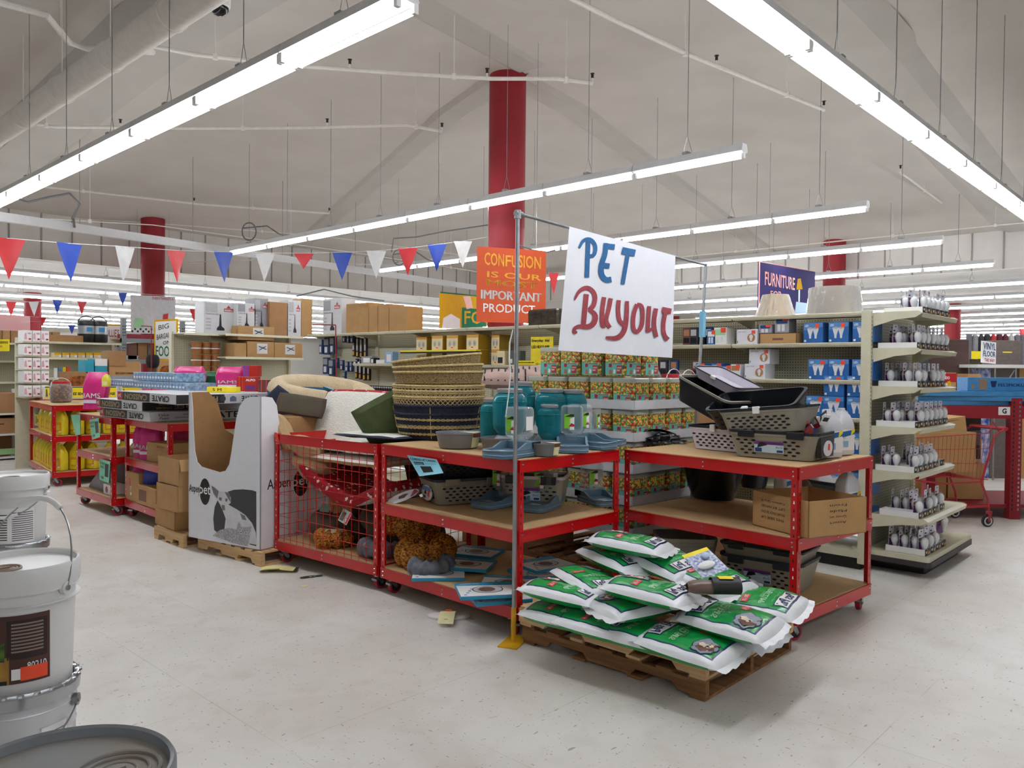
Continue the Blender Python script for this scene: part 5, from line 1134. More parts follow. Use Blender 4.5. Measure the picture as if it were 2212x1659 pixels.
# ================================================================== treat tubs on trays
TREAT = speckle_material('biscuit_pieces', ['e8b93a', '2f9a5e', 'c8452f', 'f0cd4c', '3aa869', 'e2b23a', 'b5382e', 'e9c45a'], 80); TLAB = P('teal_label', '68b8b0', .4); TLIP = P('tray_white', 'c9cbcf', .6)
def make_tub2():
    t = thing('treat_tub', 'x', 'treat tub'); w = .108; H = .232
    def ring(k, z): return [(a*k, b*k, z) for a, b in rrect(-w, w, -w, w, .035, 3)]
    n = 16; lv = [(.96, 0), (1, .008), (1, H*.86), (.97, H*.88)]
    m = MB(); m.add([q for k, z in lv for q in ring(k, z)], [(r*n+i, r*n+(i+1) % n, (r+1)*n+(i+1) % n, (r+1)*n+i) for r in range(len(lv)-1) for i in range(n)]+[tuple(range(n-1, -1, -1)), tuple(range((len(lv)-1)*n, len(lv)*n))], TREAT); m.build('biscuits', t)
    m = MB(); lv = [(1.02, H*.84), (1.03, H*.86), (1.03, H*.97), (.99, H)]
    m.add([q for k, z in lv for q in ring(k, z)], [(r*n+i, r*n+(i+1) % n, (r+1)*n+(i+1) % n, (r+1)*n+i) for r in range(len(lv)-1) for i in range(n)]+[tuple(range((len(lv)-1)*n, len(lv)*n))], trans_mat('milky_lid', 'cfd8cf', .55, .15, .4)); m.build('lid', t)
    for fn in (lambda a, b: (a, -w*1.006, b), lambda a, b: (-w*1.006, -a, b)):
        m = MB()
        m.flat([(-.085, .01), (.085, .01), (.085, .105), (-.085, .105)], TLAB, fn)
        g = lambda a, b, fn=fn: tuple(x*1.006 if abs(abs(x)-w*1.006) < 1e-6 else x for x in fn(a, b))
        m.flat([(-.05, .07), (-.02, .07), (-.02, .098), (-.05, .098)], CRIM, g); m.flat([(.03, .02), (.082, .02), (.082, .085), (.03, .085)], P('brick_label', 'b03c34', .4), g); m.flat([(-.05, .015), (-.015, .015), (-.02, .05), (-.045, .05)], P('wood_print', ''), g)
        h = lambda a, b, fn=fn: tuple(x*1.012 if abs(abs(x)-w*1.006) < 1e-6 else x for x in fn(a, b))
        m.text('Hunny Chews', -.01, .09, .09, .012, CRIM, h, .03); m.text('CHICKEN', .035, .06, .042, .012, WPAPER, h, .02); m.text('BEEF', .035, .04, .03, .012, WPAPER, h, .02); m.flat([(-.005, .02), (.015, .02), (.02, .045), (.0, .06)], WPAPER, h); m.build('label', t)
    return t
TT = Pool(make_tub2()); T0 = Vector((4.97, 3.38)); trz = radians(-2)
def tpos(i, j): v = Matrix.Rotation(trz, 2) @ Vector((.125+i*.228, .125+j*.228)); return T0+v
tz = [1.335-.2435*k for k in (-1, 0, 1, 2, 3, 4)]
names = ['top tier', 'tier on the upper white tray', 'tier on the lower white tray', 'tier just below cart tops', 'tier level with middle boards', 'lowest tier in view']
for k, z in enumerate(tz):
    ij = [(0, j) for j in range(5)]+[(i, 0) for i in range(1, 4)] if k else [(0, 0.35), (0, 1.4), (0, 2.4), (0, 3.4), (1.1, .4), (1.1, 1.5)]
    for i, j in ij:
        v = tpos(i, j); TT.put((v.x, v.y, z+.004), trz+rn.choice((0, 0, .06, -.06))+(pi if (k*3+int(i+j)) % 3 == 9 else 0), label='biscuit tub, %s, %s from the corner on the %s face' % (names[k], ORD[int(i+j)], 'left' if i == 0 else 'right'), group='tubs of coloured dog biscuits')
    if k:
        m = MB().at(T(T0.x, T0.y, z-.006, trz)); W_, L_ = .95, 1.17; h = .072
        m.box(0, W_, 0, L_, 0, .004, TLIP).box(0, .004, 0, L_, 0, h, TLIP).box(0, W_, 0, .004, 0, h, TLIP).box(W_-.004, W_, 0, L_, 0, h, TLIP).box(0, W_, L_-.004, L_, 0, h, TLIP)
        m.build('cardboard_tray', None, 'wide white cardboard tray, %s from the top of the biscuit tub tower' % ORD[k-1], 'tray', 'white trays of the biscuit tower')
pb2 = make_pallet('pallet under the tower of biscuit tubs', .98, 1.2, .10, OLDW, rnd=9); pb2.location = (T0.x, T0.y, 0); pb2.rotation_euler[2] = trz
# brown treat jars with red lids behind the tower
KIB = speckle_material('brown_biscuits', ['5a3a26', '7a5030', '4a2e1e', '8c5f3a'], 45, bump=.8)
def make_rjar():
    t = thing('treat_jar', 'x', 'treat jar'); MB().lathe([(.10, 0), (.115, .02), (.118, .2), (.10, .235)], 24, KIB).build('biscuits', t)
    MB().lathe([(.10, .0), (.12, .02), (.123, .2), (.105, .245), (.09, .26)], 24, CLEAR, cap=False).build('clear_jar', t); MB().lathe([(.094, .255), (.097, .258), (.097, .285), (0, .288)], 24, P('red_lid', 'c3202c', .35)).build('lid', t)
    MB().tube([(.11*cos(a), .0, .23+.1*sin(a)) for a in [k*pi/10 for k in range(11)]], .004, PURE, 5).build('handle', t); return t
RJ = Pool(make_rjar())
for (px, py, D, lb) in ((1395, 862, 6.9, 'clear jar of brown treats with a red lid behind the biscuit tower, the left one'), (1455, 880, 6.75, 'clear jar of brown treats with a white handle above the black carriers'), (1487, 880, 6.9, 'clear jar of brown treats half hidden right of the other two')):
    p = dep(px, py, D); RJ.put((p.x, p.y, p.z), label=lb, group='brown treat jars with red lids', scale=(1.1, 1.1, 1.0))
m = MB().box(-.35, .42, -.3, .3, 0, dep(1440, 880, 6.8).z-.002, CARD); p = dep(1440, 880, 6.85); o = m.build('display_carton', None, 'tall brown carton under the red-lidded treat jars', 'box', loc=(p.x, p.y, 0), rz=-.7)
p = at(138, 870, 1.09); RJ.put((p.x+.0, p.y+.12, 1.094), label='red-lidded jar of brown treats standing on the yellow jug cart', scale=(1.2, 1.2, 1.05))
# blister-packed light and slipper on the litter bags
t = thing('blister_packed_light', 'blister pack with two white lights on a starry card lying on the litter bags', 'pack', at(1523, 1215, .60)); t.rotation_euler = (.35, -.25, -.55); m = MB(); m.prism(rrect(-.10, .10, -.14, .14, .008), 0, .003, P('starry_card', '6a78b0', .35, col2='dfe4ee', scale=45)); m.flat([(-.10, .10), (.10, .10), (.10, .14), (-.10, .14)], YEL, FZ(.0036)); m.build('card', t)
m = MB(); m.lathe([(0, 0), (.035, .004), (.04, .02), (.03, .03), (0, .032)], 20, PURE, (-.02, -.05, .004), sx=1.6, sy=.9); m.lathe([(0, 0), (.028, .004), (.03, .02), (.02, .028), (0, .03)], 20, P('pale_blue_plastic', 'b9cde6', .3), (.03, .045, .004)); m.build('light_unit', t); t.scale = (.78, .78, .78)
t = thing('pet_slipper', 'shiny brown slipper-shaped pet product half inside a black card sleeve on the litter bags', 'pet product', at(1545, 1282, .50)); t.rotation_euler = (0, 0, -2.39)
m = MB(); m.grid(lambda s, r: Vector(((.062+.01*r)*cos(2*pi*s)*(1-.35*abs(2*r-1)**3), -.20+.24*r, .045+.05*sin(2*pi*s)*(1-.5*abs(2*r-1)**4))), 20, 12, BRG, wu=True); m.flat([(.05*cos(a*pi/6), .095+.04*sin(a*pi/6)) for a in range(12)], P('wood_print', ''), lambda a, b: (a, -.18, b-.05)); m.build('slipper_body', t)
m = MB(); m.grid(lambda s, r: Vector(((.08)*cos(2*pi*s), -.03+.20*r, .055+.058*sin(2*pi*s))), 20, 4, P('black_card', '1a1a1c', .5), wu=True); m.flat([(-.04, .02), (.04, .02), (.04, .12), (-.04, .12)], YEL, FZ(.114)); m.build('card_sleeve', t); t.scale = (.72, .72, .72)
# ================================================================== pet beds in and on the cage cart
SHER = P('cream_sherpa', 'e4e2d8', .95, var=.04, scale=30, bump=.9, bscale=70); OLV = P('olive_fabric', '4f5c38', .85, var=.1, bump=.3, bscale=90); TANF = P('tan_fabric', 'b79b74', .9, var=.06, bump=.3, bscale=60)
DBR = P('dark_brown_suede', '4a3b30', .85, var=.1, scale=6, bump=.4, bscale=30); NVF = P('navy_fabric', '1c2036', .9, bump=.3); CREMF = P('cream_plush', 'c9b697', .95, var=.06, scale=12, bump=.8, bscale=60); BLF = P('denim_blue_fabric', '3d6491', .85, bump=.3)
KNIT = weave_material('orange_knit', 'd08a22', '5c1f12', 60, 60, bump=1); GKN = P('grey_chunky_knit', '6c7079', .95, var=.2, scale=20, bump=.8, bscale=30); OLVD = P('bed_underside', '39402c', .9)
def paw_material():
    m = bpy.data.materials.new('red_paw_print_fabric'); m.use_nodes = True; t = m.node_tree; b = t.nodes['Principled BSDF']
    g = nd(t, 'ShaderNodeTexCoord'); v = nd(t, 'ShaderNodeTexVoronoi'); v.inputs['Scale'].default_value = 17; v.inputs['Randomness'].default_value = .75
    t.links.new(g.outputs['Object'], v.inputs['Vector']); n = nd(t, 'ShaderNodeTexNoise'); n.inputs['Scale'].default_value = 90; t.links.new(g.outputs['Object'], n.inputs['Vector'])
    d = math_n(t, 'ADD', v.outputs['Distance'], math_n(t, 'MULTIPLY', math_n(t, 'SUBTRACT', n.outputs[0], .5), .55))
    t.links.new(mixc(t, math_n(t, 'LESS_THAN', d, .24), lin('a3121f'), lin('e8dcd8')), b.inputs['Base Color']); b.inputs['Roughness'].default_value = .85; return m
PAW = paw_material()
def cushion(name, label, cat, sx, sy, sz, top, side, loc, rot, seed=1, e=4, bend=0, border=.86, group=None, lump=.012):
    """boxy cushion: top and bottom faces in one fabric, gusset in the other"""
    m = MB()
    def f(s, r, tp):
        a, b = 2*s-1, 2*r-1; h = (max(0, 1-abs(a)**e)*max(0, 1-abs(b)**e))**.35
        x, y = a*sx/2*(1-.04*b*b), b*sy/2*(1-.04*a*a); z = tp*sz/2*h+lump*noise.noise(Vector((x*6+seed, y*6, seed+tp)))*h
        z += bend*(a*a-.3)
        return Vector((x, y, z))
    m.grid(lambda s, r: f(s, r, 1), 26, 20, top, matfn=lambda s, r: side if max(abs(2*s-1), abs(2*r-1)) > border else top)
    m.grid(lambda s, r: f(1-s, r, -1), 26, 20, side)
    o = m.build(name, None, label, cat, group, loc=loc); o.rotation_euler = rot; return o
def bolster(name, label, R_, r_, mat, mat2, loc, rot, lumps=10, seed=0, sy=.8, label2=None):
    t = thing(name, label, 'pet bed', loc); t.rotation_euler = rot
    m = MB(); m.grid(lambda s, r: Vector(((R_+r_*(1+.18*sin(s*2*pi*lumps))*cos(2*pi*r))*cos(2*pi*s), sy*(R_+r_*(1+.18*sin(s*2*pi*lumps))*cos(2*pi*r))*sin(2*pi*s), r_*1.1*(1+.15*sin(s*2*pi*lumps))*sin(2*pi*r)+r_)), 90, 14, mat, wu=True, wv=True, matfn=(lambda s, r: mat2 if .50 < r < .98 else mat)); m.build('bolster', t)
    MB().lathe([(0, .05), (R_*.7, .055), (R_*.95, .03), (R_, .01), (0, .005)], 30, mat, sy=sy).build('base_cushion', t); return t
CZ = radians(3.4)
def cg(x, y, z): v = Matrix.Rotation(CZ, 3, 'Z') @ Vector((x, y, 0)); return (3.505+v.x, 4.60+v.y, z)
def sheet(name, label, pts, depth_v, th, top, side, y0, y1, cat='pet bed'):
    """thick mat swept along a side profile; profile points are (y, z) in cart space, x = 0..depth"""
    P_ = [Vector(p) for p in pts]
    for _ in range(3):
        q = [P_[0]]
        for a, b in zip(P_, P_[1:]): q += [a.lerp(b, .25), a.lerp(b, .75)]
        P_ = q+[P_[-1]]
    N = len(P_); lo, up = [], []
    for i, p in enumerate(P_):
        d = (P_[min(i+1, N-1)]-P_[max(i-1, 0)]).normalized(); n_ = Vector((-d.y, d.x)); lo.append(p-n_*th/2); up.append(p+n_*th/2)
    m = MB(); W_ = 10
    def row(L, inner): return [Vector(cg(y0+(y1-y0)*k/W_, q.x, q.y)) for q in L for k in range(W_+1)]
    for L, mt, fl in ((up, top, 0), (lo, side, 1)):
        v = row(L, 0); m.add(v, [(i*(W_+1)+k, (i+1)*(W_+1)+k, (i+1)*(W_+1)+k+1, i*(W_+1)+k+1) for i in range(N-1) for k in range(W_)], mt, True)
    for x in (y0, y1):
        v = [Vector(cg(x+(.012 if x == y1 else -.012)*0, q.x, q.y)) for i in range(N) for q in (lo[i], lo[i].lerp(up[i], .5), up[i])]
        for i in range(N): v[i*3+1] += Vector((-.02 if x == y0 else .02, 0, 0))
        m.add(v, [(i*3+k, (i+1)*3+k, (i+1)*3+k+1, i*3+k+1) for i in range(N-1) for k in (0, 1)], side, True)
    for i in (0, N-1):
        v = [Vector(cg(y0+(y1-y0)*k/W_, q.x, q.y)) for q in (lo[i], up[i]) for k in range(W_+1)]; m.add(v, [(k, k+1, k+W_+2, k+W_+1) for k in range(W_)], side, True)
    return m.build(name, None, label, cat)
sheet('sherpa_crate_mat', 'cream sherpa mat with red paw-print edges sagging inside the wire cart', [(1.17, 1.0), (1.14, .92), (1.10, .84), (.95, .72), (.62, .61), (.44, .58), (.32, .63), (.06, .74)], 0, .075, SHER, PAW, .10, .72)
c = cushion('sherpa_crate_mat', 'upright cream sherpa mat with a red paw-print end leaning over the wire cart', 'pet bed', 1.05, .62, .09, SHER, PAW, cg(.50, .72, 1.15), (0, 0, 0), 2, border=.93)
c.rotation_euler = (Matrix.Rotation(CZ, 3, 'Z') @ Matrix.Rotation(radians(-68), 3, 'Y') @ Matrix.Rotation(radians(90), 3, 'Z')).to_euler(); c.location = Vector(cg(.60, 1.02, 1.15))
cushion('tan_crate_mat', 'tan-edged cream mat lying level inside the upper wire cart', 'pet bed', .80, 1.0, .09, SHER, TANF, cg(.50, .62, .90), (0, .0, CZ), 3, border=.97)
cushion('white_crate_mat', 'white sherpa mat lying on the tan-edged one in the wire cart', 'pet bed', .74, .95, .06, SHER, SHER, cg(.48, .58, .985), (0, 0, CZ), 5)
cushion('navy_crate_mat', 'navy-edged white mat lying over the wire cart\'s rim at the right', 'pet bed', .62, .70, .04, SHER, NVF, cg(.40, .33, 1.10), (0, .02, CZ+.1), 6, border=.93)
c = cushion('olive_cushion', 'olive green cushion with a sherpa face tipped up against the baskets', 'pet bed', .66, .62, .12, SHER, OLV, (0, 0, 0), (0, 0, 0), 7, border=.97)
c.location = Vector(cg(.48, .24, 1.205)); c.rotation_euler = (Matrix.Rotation(YAW-pi/2, 3, 'Z') @ Matrix.Rotation(radians(-27), 3, 'Y') @ Matrix.Rotation(radians(-58), 3, 'X')).to_euler()
for i, (a, b, z, lb) in enumerate(((.25, 1.08, .90, 'tan cushion bulging in the left end of the wire cart, the upper one'), (.30, 1.10, .74, 'tan cushion squashed in the left end of the wire cart, the lower one'))):
    c = cushion('tan_cushion', lb, 'pet bed', .5, .34, .16, TANF, TANF, cg(a, b, z), (.2, .55, CZ+.5), 8+i, lump=.03)
c = cushion('tan_cushion', 'tan cushion standing between the display box and the wire cart', 'pet bed', .34, .36, .14, TANF, TANF, dep(612, 936, 6.75), (1.1, .2, .9), 11, lump=.03)
bolster('brown_pet_bed', 'dark brown suede bolster bed at the bottom left of the wire cart', .27, .09, DBR, DBR, cg(.42, .88, .20), (0, .25, CZ), 7)
bolster('brown_pet_bed', 'dark brown suede bolster bed lying tipped at the bottom right of the wire cart', .28, .10, DBR, DBR, cg(.55, .38, .26), (.35, .2, CZ), 6)
bolster('brown_pet_bed', 'dark brown suede bed on top of the others in the wire cart', .27, .085, DBR, DBR, cg(.62, .62, .40), (.1, .45, CZ+1), 6)
bolster('grey_rope_bed', 'chunky grey knitted rope bed on the wire cart\'s bottom board', .17, .055, GKN, GKN, cg(.24, .20, .20), (0, .1, CZ), 14)
bolster('orange_knit_bed', 'small orange knitted pet bed with a cream pad on the wire cart\'s bottom board', .10, .06, KNIT, KNIT, cg(.17, .74, .20), (0, .1, CZ), 9, sy=.95)
cushion('cream_pad', 'small cream pad in the orange knitted bed', 'pad', .19, .19, .07, CREMF, CREMF, cg(.17, .74, .305), (0, 0, 0), 4)
bolster('orange_knit_bed', 'orange knitted pet bed at the back right of the wire cart', .14, .085, KNIT, KNIT, cg(.40, .10, .33), (.2, .2, CZ), 9, sy=.95)
p = (mid.location+Vector((.30, 1.19, .0))); bolster('orange_knit_bed', 'large orange knitted pet bed on the bottom board of the front cart', .15, .09, KNIT, KNIT, (p.x, p.y, .20), (0, 0, 0), 10)
bolster('grey_rope_bed', 'grey knitted bed at the left end of the front cart\'s bottom board', .13, .05, GKN, GKN, (p.x-.14, p.y-.22, .20), (0, 0, 0), 12)
m = MB(); m.prism([(-.05, -.07), (.05, -.07), (.05, .07), (-.05, .07)], 0, .001, P('silver_foil_label', 'd5d8da', .25)); m.flat([(-.045, -.065), (.045, -.065), (.045, -.04), (-.045, -.04)], LR, FZ(.002)); m.flat([(-.04, .0), (.03, .0), (.03, .06), (-.04, .06)], P('label_green', '4f6a5c', .4), FZ(.002))
o = m.build('swing_tag', None, 'silver and red swing tag on the dark brown bed inside the wire cart', 'tag', loc=cg(.10, .50, .47)); o.rotation_euler = (.3, -1.1, -.4)
o = MB().flat([(-.03, -.04), (.03, -.04), (.03, .04), (-.03, .04)], P('label_green', '')).build('swing_tag', None, 'small green swing tag on the brown bed at the left inside the wire cart', 'tag', loc=cg(.12, .78, .50)); o.rotation_euler = (.2, -1.2, .3)
o = MB().box(-.02, .02, -.002, 0, -.05, .05, ORANGE).build('price_sticker', cagec); o.location = (-.012, 1.25, 1.04); o.rotation_euler = (.25, 0, -pi/2)
# beds heaped behind the cage cart, on a hidden low stand
st = MB().box(-.45, .45, -.3, .3, 0, 1.26, CARD).build('display_carton', None, 'tall brown carton under the cream and blue pet bed', 'box', loc=(dep(712, 850, 8.0).x, dep(712, 850, 8.0).y, 0), rz=YAW-pi/2)
b = bolster('plush_pet_bed', 'x', .44, .10, CREMF, BLF, (dep(696, 850, 7.75).x, dep(696, 850, 7.75).y, 1.275), (0, 0, 0), 0, sy=.75); b['label'] = 'cream plush pet bed with a denim-blue outside heaped behind the wire cart'
b.rotation_euler = (Matrix.Rotation(YAW-pi/2, 3, 'Z') @ Matrix.Rotation(radians(7), 3, 'Y') @ Matrix.Rotation(radians(10), 3, 'X')).to_euler()
o = MB().prism(rrect(-.06, .06, -.035, .035, .02), 0, .008, P('cyan_hang_tag', '4aa6d6', .35)).build('swing_tag', None, 'light blue and white swing tag lying on the cream plush bed', 'tag', loc=dep(711, 843, 7.2)); o.rotation_euler = (-.6, .3, -1)
c = cushion('brown_mat', 'dark olive-brown mat hanging below the cream plush bed', 'pet bed', .44, .20, .07, P('olive_brown_fabric', '50483a', .9, bump=.3), DBR, dep(650, 876, 7.0), (0, 0, 0), 14); c.rotation_euler = (Matrix.Rotation(YAW-pi/2, 3, 'Z') @ Matrix.Rotation(radians(8), 3, 'Y') @ Matrix.Rotation(radians(65), 3, 'X')).to_euler()
c = cushion('navy_cushion', 'navy cushion between the display box and the brown mat', 'pet bed', .45, .5, .14, NVF, NVF, dep(600, 905, 7.2), (0, 0, 0), 15); c.rotation_euler = (Matrix.Rotation(YAW-pi/2, 3, 'Z') @ Matrix.Rotation(radians(40), 3, 'Y') @ Matrix.Rotation(radians(70), 3, 'X')).to_euler()
# plaid cushions behind the baskets
PLA = P('pink_plaid_fabric', 'b59a90', .9, bump=.3)
for i, (px, py, D, w, lb) in enumerate(((1088, 818, 6.9, .42, 'pink and navy plaid cushion behind the teal feeders'), (1140, 812, 7.2, .4, 'second pink plaid cushion lying behind the first'))):
    c = cushion('plaid_cushion', lb, 'cushion', w, .3, .13, PLA, PLA, dep(px, py, D), (0, 0, 0), 20+i, lump=.03); c.rotation_euler = (Matrix.Rotation(YAW-pi/2, 3, 'Z') @ Matrix.Rotation(radians(20), 3, 'X')).to_euler()
    m = MB()
    for k in range(7): x = -w/2+.04+k*w*.14; m.add([(x+q*.014, y, .062-.25*(abs(y)/.15)**4*.1) for q in (0, 1) for y in (-.15, -.1, 0, .1, .14)], [(j, j+1, j+6, j+5) for j in range(4)], NVF)
    m.build('plaid_stripe', c)
m = MB().box(-.5, .5, -.3, .3, 0, 1.36, CARD); p = dep(1120, 850, 7.35); m.build('display_carton', None, 'tall brown carton under the plaid cushions', 'box', loc=(p.x, p.y, 0), rz=-.8)
# ================================================================== white pet bed display box
A0 = at(407, 1160, .125).xy; A1 = at(562, 1189, .125).xy; ex = (A1-A0); WF = ex.length; ex /= WF; en = Vector((-ex.y, ex.x))
if en.dot(Vector((1, 1))) < 0: en = -en
n3 = Vector((en.x, en.y, 0)); e3 = Vector((ex.x, ex.y, 0)); O3 = Vector((A0.x, A0.y, 0))
def fpx(x, y): p = on_plane(x, y, O3, n3)-O3; return (p.dot(e3), p.z)
C3 = O3+e3*WF
def spx(x, y): p = on_plane(x, y, C3, e3)-C3; return (p.dot(n3), p.z)
t = thing('display_box', 'tall white cardboard display box with cut-down front and a dog and kitten picture', 'display box', O3, atan2(ex.y, ex.x))
WHB = P('white_board', 'dfe0e6', .5, var=.015); BRI = P('brown_board', '9c744a', .85, var=.05)
z0 = .128
fr = [(0, z0), (WF, z0), (WF, 1.385)]+[fpx(*q) for q in ((541, 857), (528, 862), (517, 878), (510, 905), (505, 940), (500, 975), (495, 1003), (487, 1017), (474, 1020), (435, 1008), (426, 998), (421, 975), (418, 930), (416, 880))]+[(.035, 1.40), (0, 1.40)]
sd = [(0, z0), (.78, z0), (.78, .93), (.5, .93)]+[(.30, .96), (.22, 1.05), (.19, 1.2), (.17, 1.31), (.12, 1.375), (.05, 1.385), (0, 1.385)]
def panel(m, poly, h0, dh, ax, out, inn): m.prism(poly, h0, h0+dh*.5, out, ax); m.prism(poly, h0+dh*.5, h0+dh, inn, ax)
m = MB(); panel(m, fr, 0, .008, 'y', WHB, BRI)
# local frame: x along the front, y inward
m2 = MB(); m2.prism(sd, WF-.004, WF, WHB, 'x'); m2.prism(sd, WF-.008, WF-.004, BRI, 'x')
m2.build('side_panel', t); m2 = MB(); m2.prism([(.0, z0), (.78, z0), (.78, 1.0), (.5, .98), (.38, 1.05), (.3, 1.3), (.2, 1.40), (0, 1.40)], 0, .004, WHB, 'x'); m2.build('side_panel', t); m2 = MB(); m2.prism([(.0, z0), (.78, z0), (.78, 1.0), (.5, .98), (.38, 1.05), (.3, 1.3), (.2, 1.40), (0, 1.40)], .004, .008, BRI, 'x')
m.build('front_panel', t); m2.build('side_panel', t)
MB().box(0, WF, .772, .776, z0, 1.15, BRI).box(0, WF, .776, .78, z0, 1.15, WHB).build('back_panel', t)
m = MB(); F = FY(-.0015); F2 = FY(-.0026); F3 = FY(-.0036); gx = lambda x, y: fpx(x, y)
m.text('Aspen', .012, gx(408, 1066)[1], .145, .085, INK, lambda a, b: (a, -.003, b), .01)
cx, cz = gx(443, 1062); m.flat([(cx+.07*cos(k*pi/12), cz+.115*sin(k*pi/12)) for k in range(24)], INK, F); m.text('pet', cx-.075, cz-.05, .15, .10, WPAPER, F2, .01); m.text('pet', cx-.082, cz-.05, .15, .10, INK, F, .01)
arc = [gx(*q) for q in ((493, 1062), (505, 1058), (525, 1057), (545, 1059), (554, 1062), (554, 1180), (540, 1176), (520, 1140), (470, 1150), (463, 1145), (461, 1120), (464, 1095), (472, 1077))]; m.flat(arc, P('charcoal_print', '3b3b3e', .5), F)
dog = [gx(*q) for q in ((457, 1049), (463, 1052), (473, 1061), (484, 1062), (494, 1064), (499, 1075), (499, 1086), (494, 1090), (512, 1100), (530, 1112), (545, 1130), (553, 1150), (555, 1177), (470, 1160), (485, 1145), (488, 1120), (482, 1104), (476, 1090), (470, 1080), (463, 1070))]; m.flat(dog, P('pale_dog_print', 'cfcfd2', .5), F2)
for q in (((457, 1049), (463, 1052), (473, 1061), (470, 1077), (462, 1066)), ((486, 1062), (497, 1066), (499, 1085), (493, 1076)), ((479, 1091), (486, 1091), (487, 1102), (481, 1102)), ((519, 1108), (530, 1114), (533, 1124), (524, 1122)), ((474, 1074), (480, 1075), (479, 1082), (474, 1080)), ((488, 1076), (493, 1078), (491, 1084), (487, 1082))): m.flat([gx(*k) for k in q], P('mid_grey_print', '6e6e72', .5), F3)
cat_ = [gx(*q) for q in ((460, 1157), (475, 1145), (495, 1140), (512, 1143), (516, 1126), (522, 1138), (535, 1138), (545, 1137), (541, 1150), (540, 1165), (536, 1180), (500, 1172), (470, 1160))]; m.flat(cat_, P('kitten_print', '8d8d90', .5, col2='b5b5b8', scale=90, ramp=(.4, .6)), FY(-.0046))
for q in (((522, 1150), 5), ((532, 1151), 5)): c_ = gx(*q[0]); m.flat([(c_[0]+.013*cos(k), c_[1]+.013*sin(k)) for k in (0, 1, 2, 3, 4, 5, 6)], WPAPER, FY(-.0054)); m.flat([(c_[0]+.008*cos(k), c_[1]+.008*sin(k)) for k in (0, 1, 2, 3, 4, 5, 6)], INK, FY(-.006))
m.text('Aspen', .07, spx(572, 1066)[1], .25, .11, INK, lambda a, b: (WF+.0015, a, b), .01); a, b = .44, spx(572, 1055)[1]; m.prism([(a+.085*cos(k*pi/12), b+.115*sin(k*pi/12)) for k in range(24)], WF, WF+.0012, INK, 'x'); m.text('pet', a-.1, b-.05, .2, .1, WPAPER, lambda a, b: (WF+.002, a, b), .01)
m.build('printing', t)
def inbox(x, y): v = Matrix.Rotation(atan2(ex.y, ex.x), 3, 'Z') @ Vector((x, y, 0)); return O3+v
for i, (x, y, w, d, z, h, lb) in enumerate(((.30, .42, .50, .32, .13, .66, 'open brown carton low inside the white display box'), (.30, .42, .50, .32, .80, .20, 'brown carton standing on others inside the white display box'), (.36, .40, .50, .34, 1.01, .19, 'upper open brown carton with torn flaps inside the white display box'))):
    q = inbox(x, y); carton_at('cardboard_carton', lb, 'box', (q.x, q.y, z), atan2(ex.y, ex.x), w*.9, d, h-.004, CARD)
q = inbox(.3, .20); MB().box(0, .5, 0, .18, 0, .40, CARD).build('cardboard_carton', None, 'brown carton hidden low behind the display box front', 'box', loc=(q.x, q.y, .13), rz=atan2(ex.y, ex.x)); q = inbox(.52, .28); cushion('tan_cushion', 'tan pet cushion lying in the cut-out of the white display box', 'pet bed', .34, .24, .13, TANF, TANF, (q.x, q.y, .61), (0, 0, 0), 31, lump=.03)
# open cartons stacked left of it
def open_carton(label, A, B, z, d, h, extra_w=0, tilt=0, flap=False, name='open_carton'):
    a, rz, w = edge(*A, *B, z); w += extra_w; th = .005; m = MB()
    m.box(0, w, 0, th, 0, h, CARD2).box(0, w, d-th, d, 0, h, CARD2).box(0, th, 0, d, 0, h, CARD2).box(w-th, w, 0, d, 0, h, CARD2).box(0, w, 0, d, 0, th, CARD2)
    if flap: m.add([(0, d, h), (w, d, h), (w, d+.1, h+.06), (0, d+.1, h+.06)], [(0, 1, 2, 3)], CARD2); m.add([(w, 0, h), (w, d, h), (w+.04, d, h-.1), (w+.04, 0, h-.1)], [(0, 1, 2, 3)], CARD2)
    return m.build(name, None, label, 'box', 'open cartons stacked beside the display box', loc=a, rz=rz)
open_carton('open brown carton, bottom of the stack beside the white display box', (335, 1131), (377, 1148), .121, .42, .19)
open_carton('open brown carton, middle of the stack beside the white display box', (338, 1096), (384, 1109), .312, .42, .235)
open_carton('open brown carton, top of the stack beside the white display box', (341, 1040), (387, 1052), .548, .42, .24, flap=True)
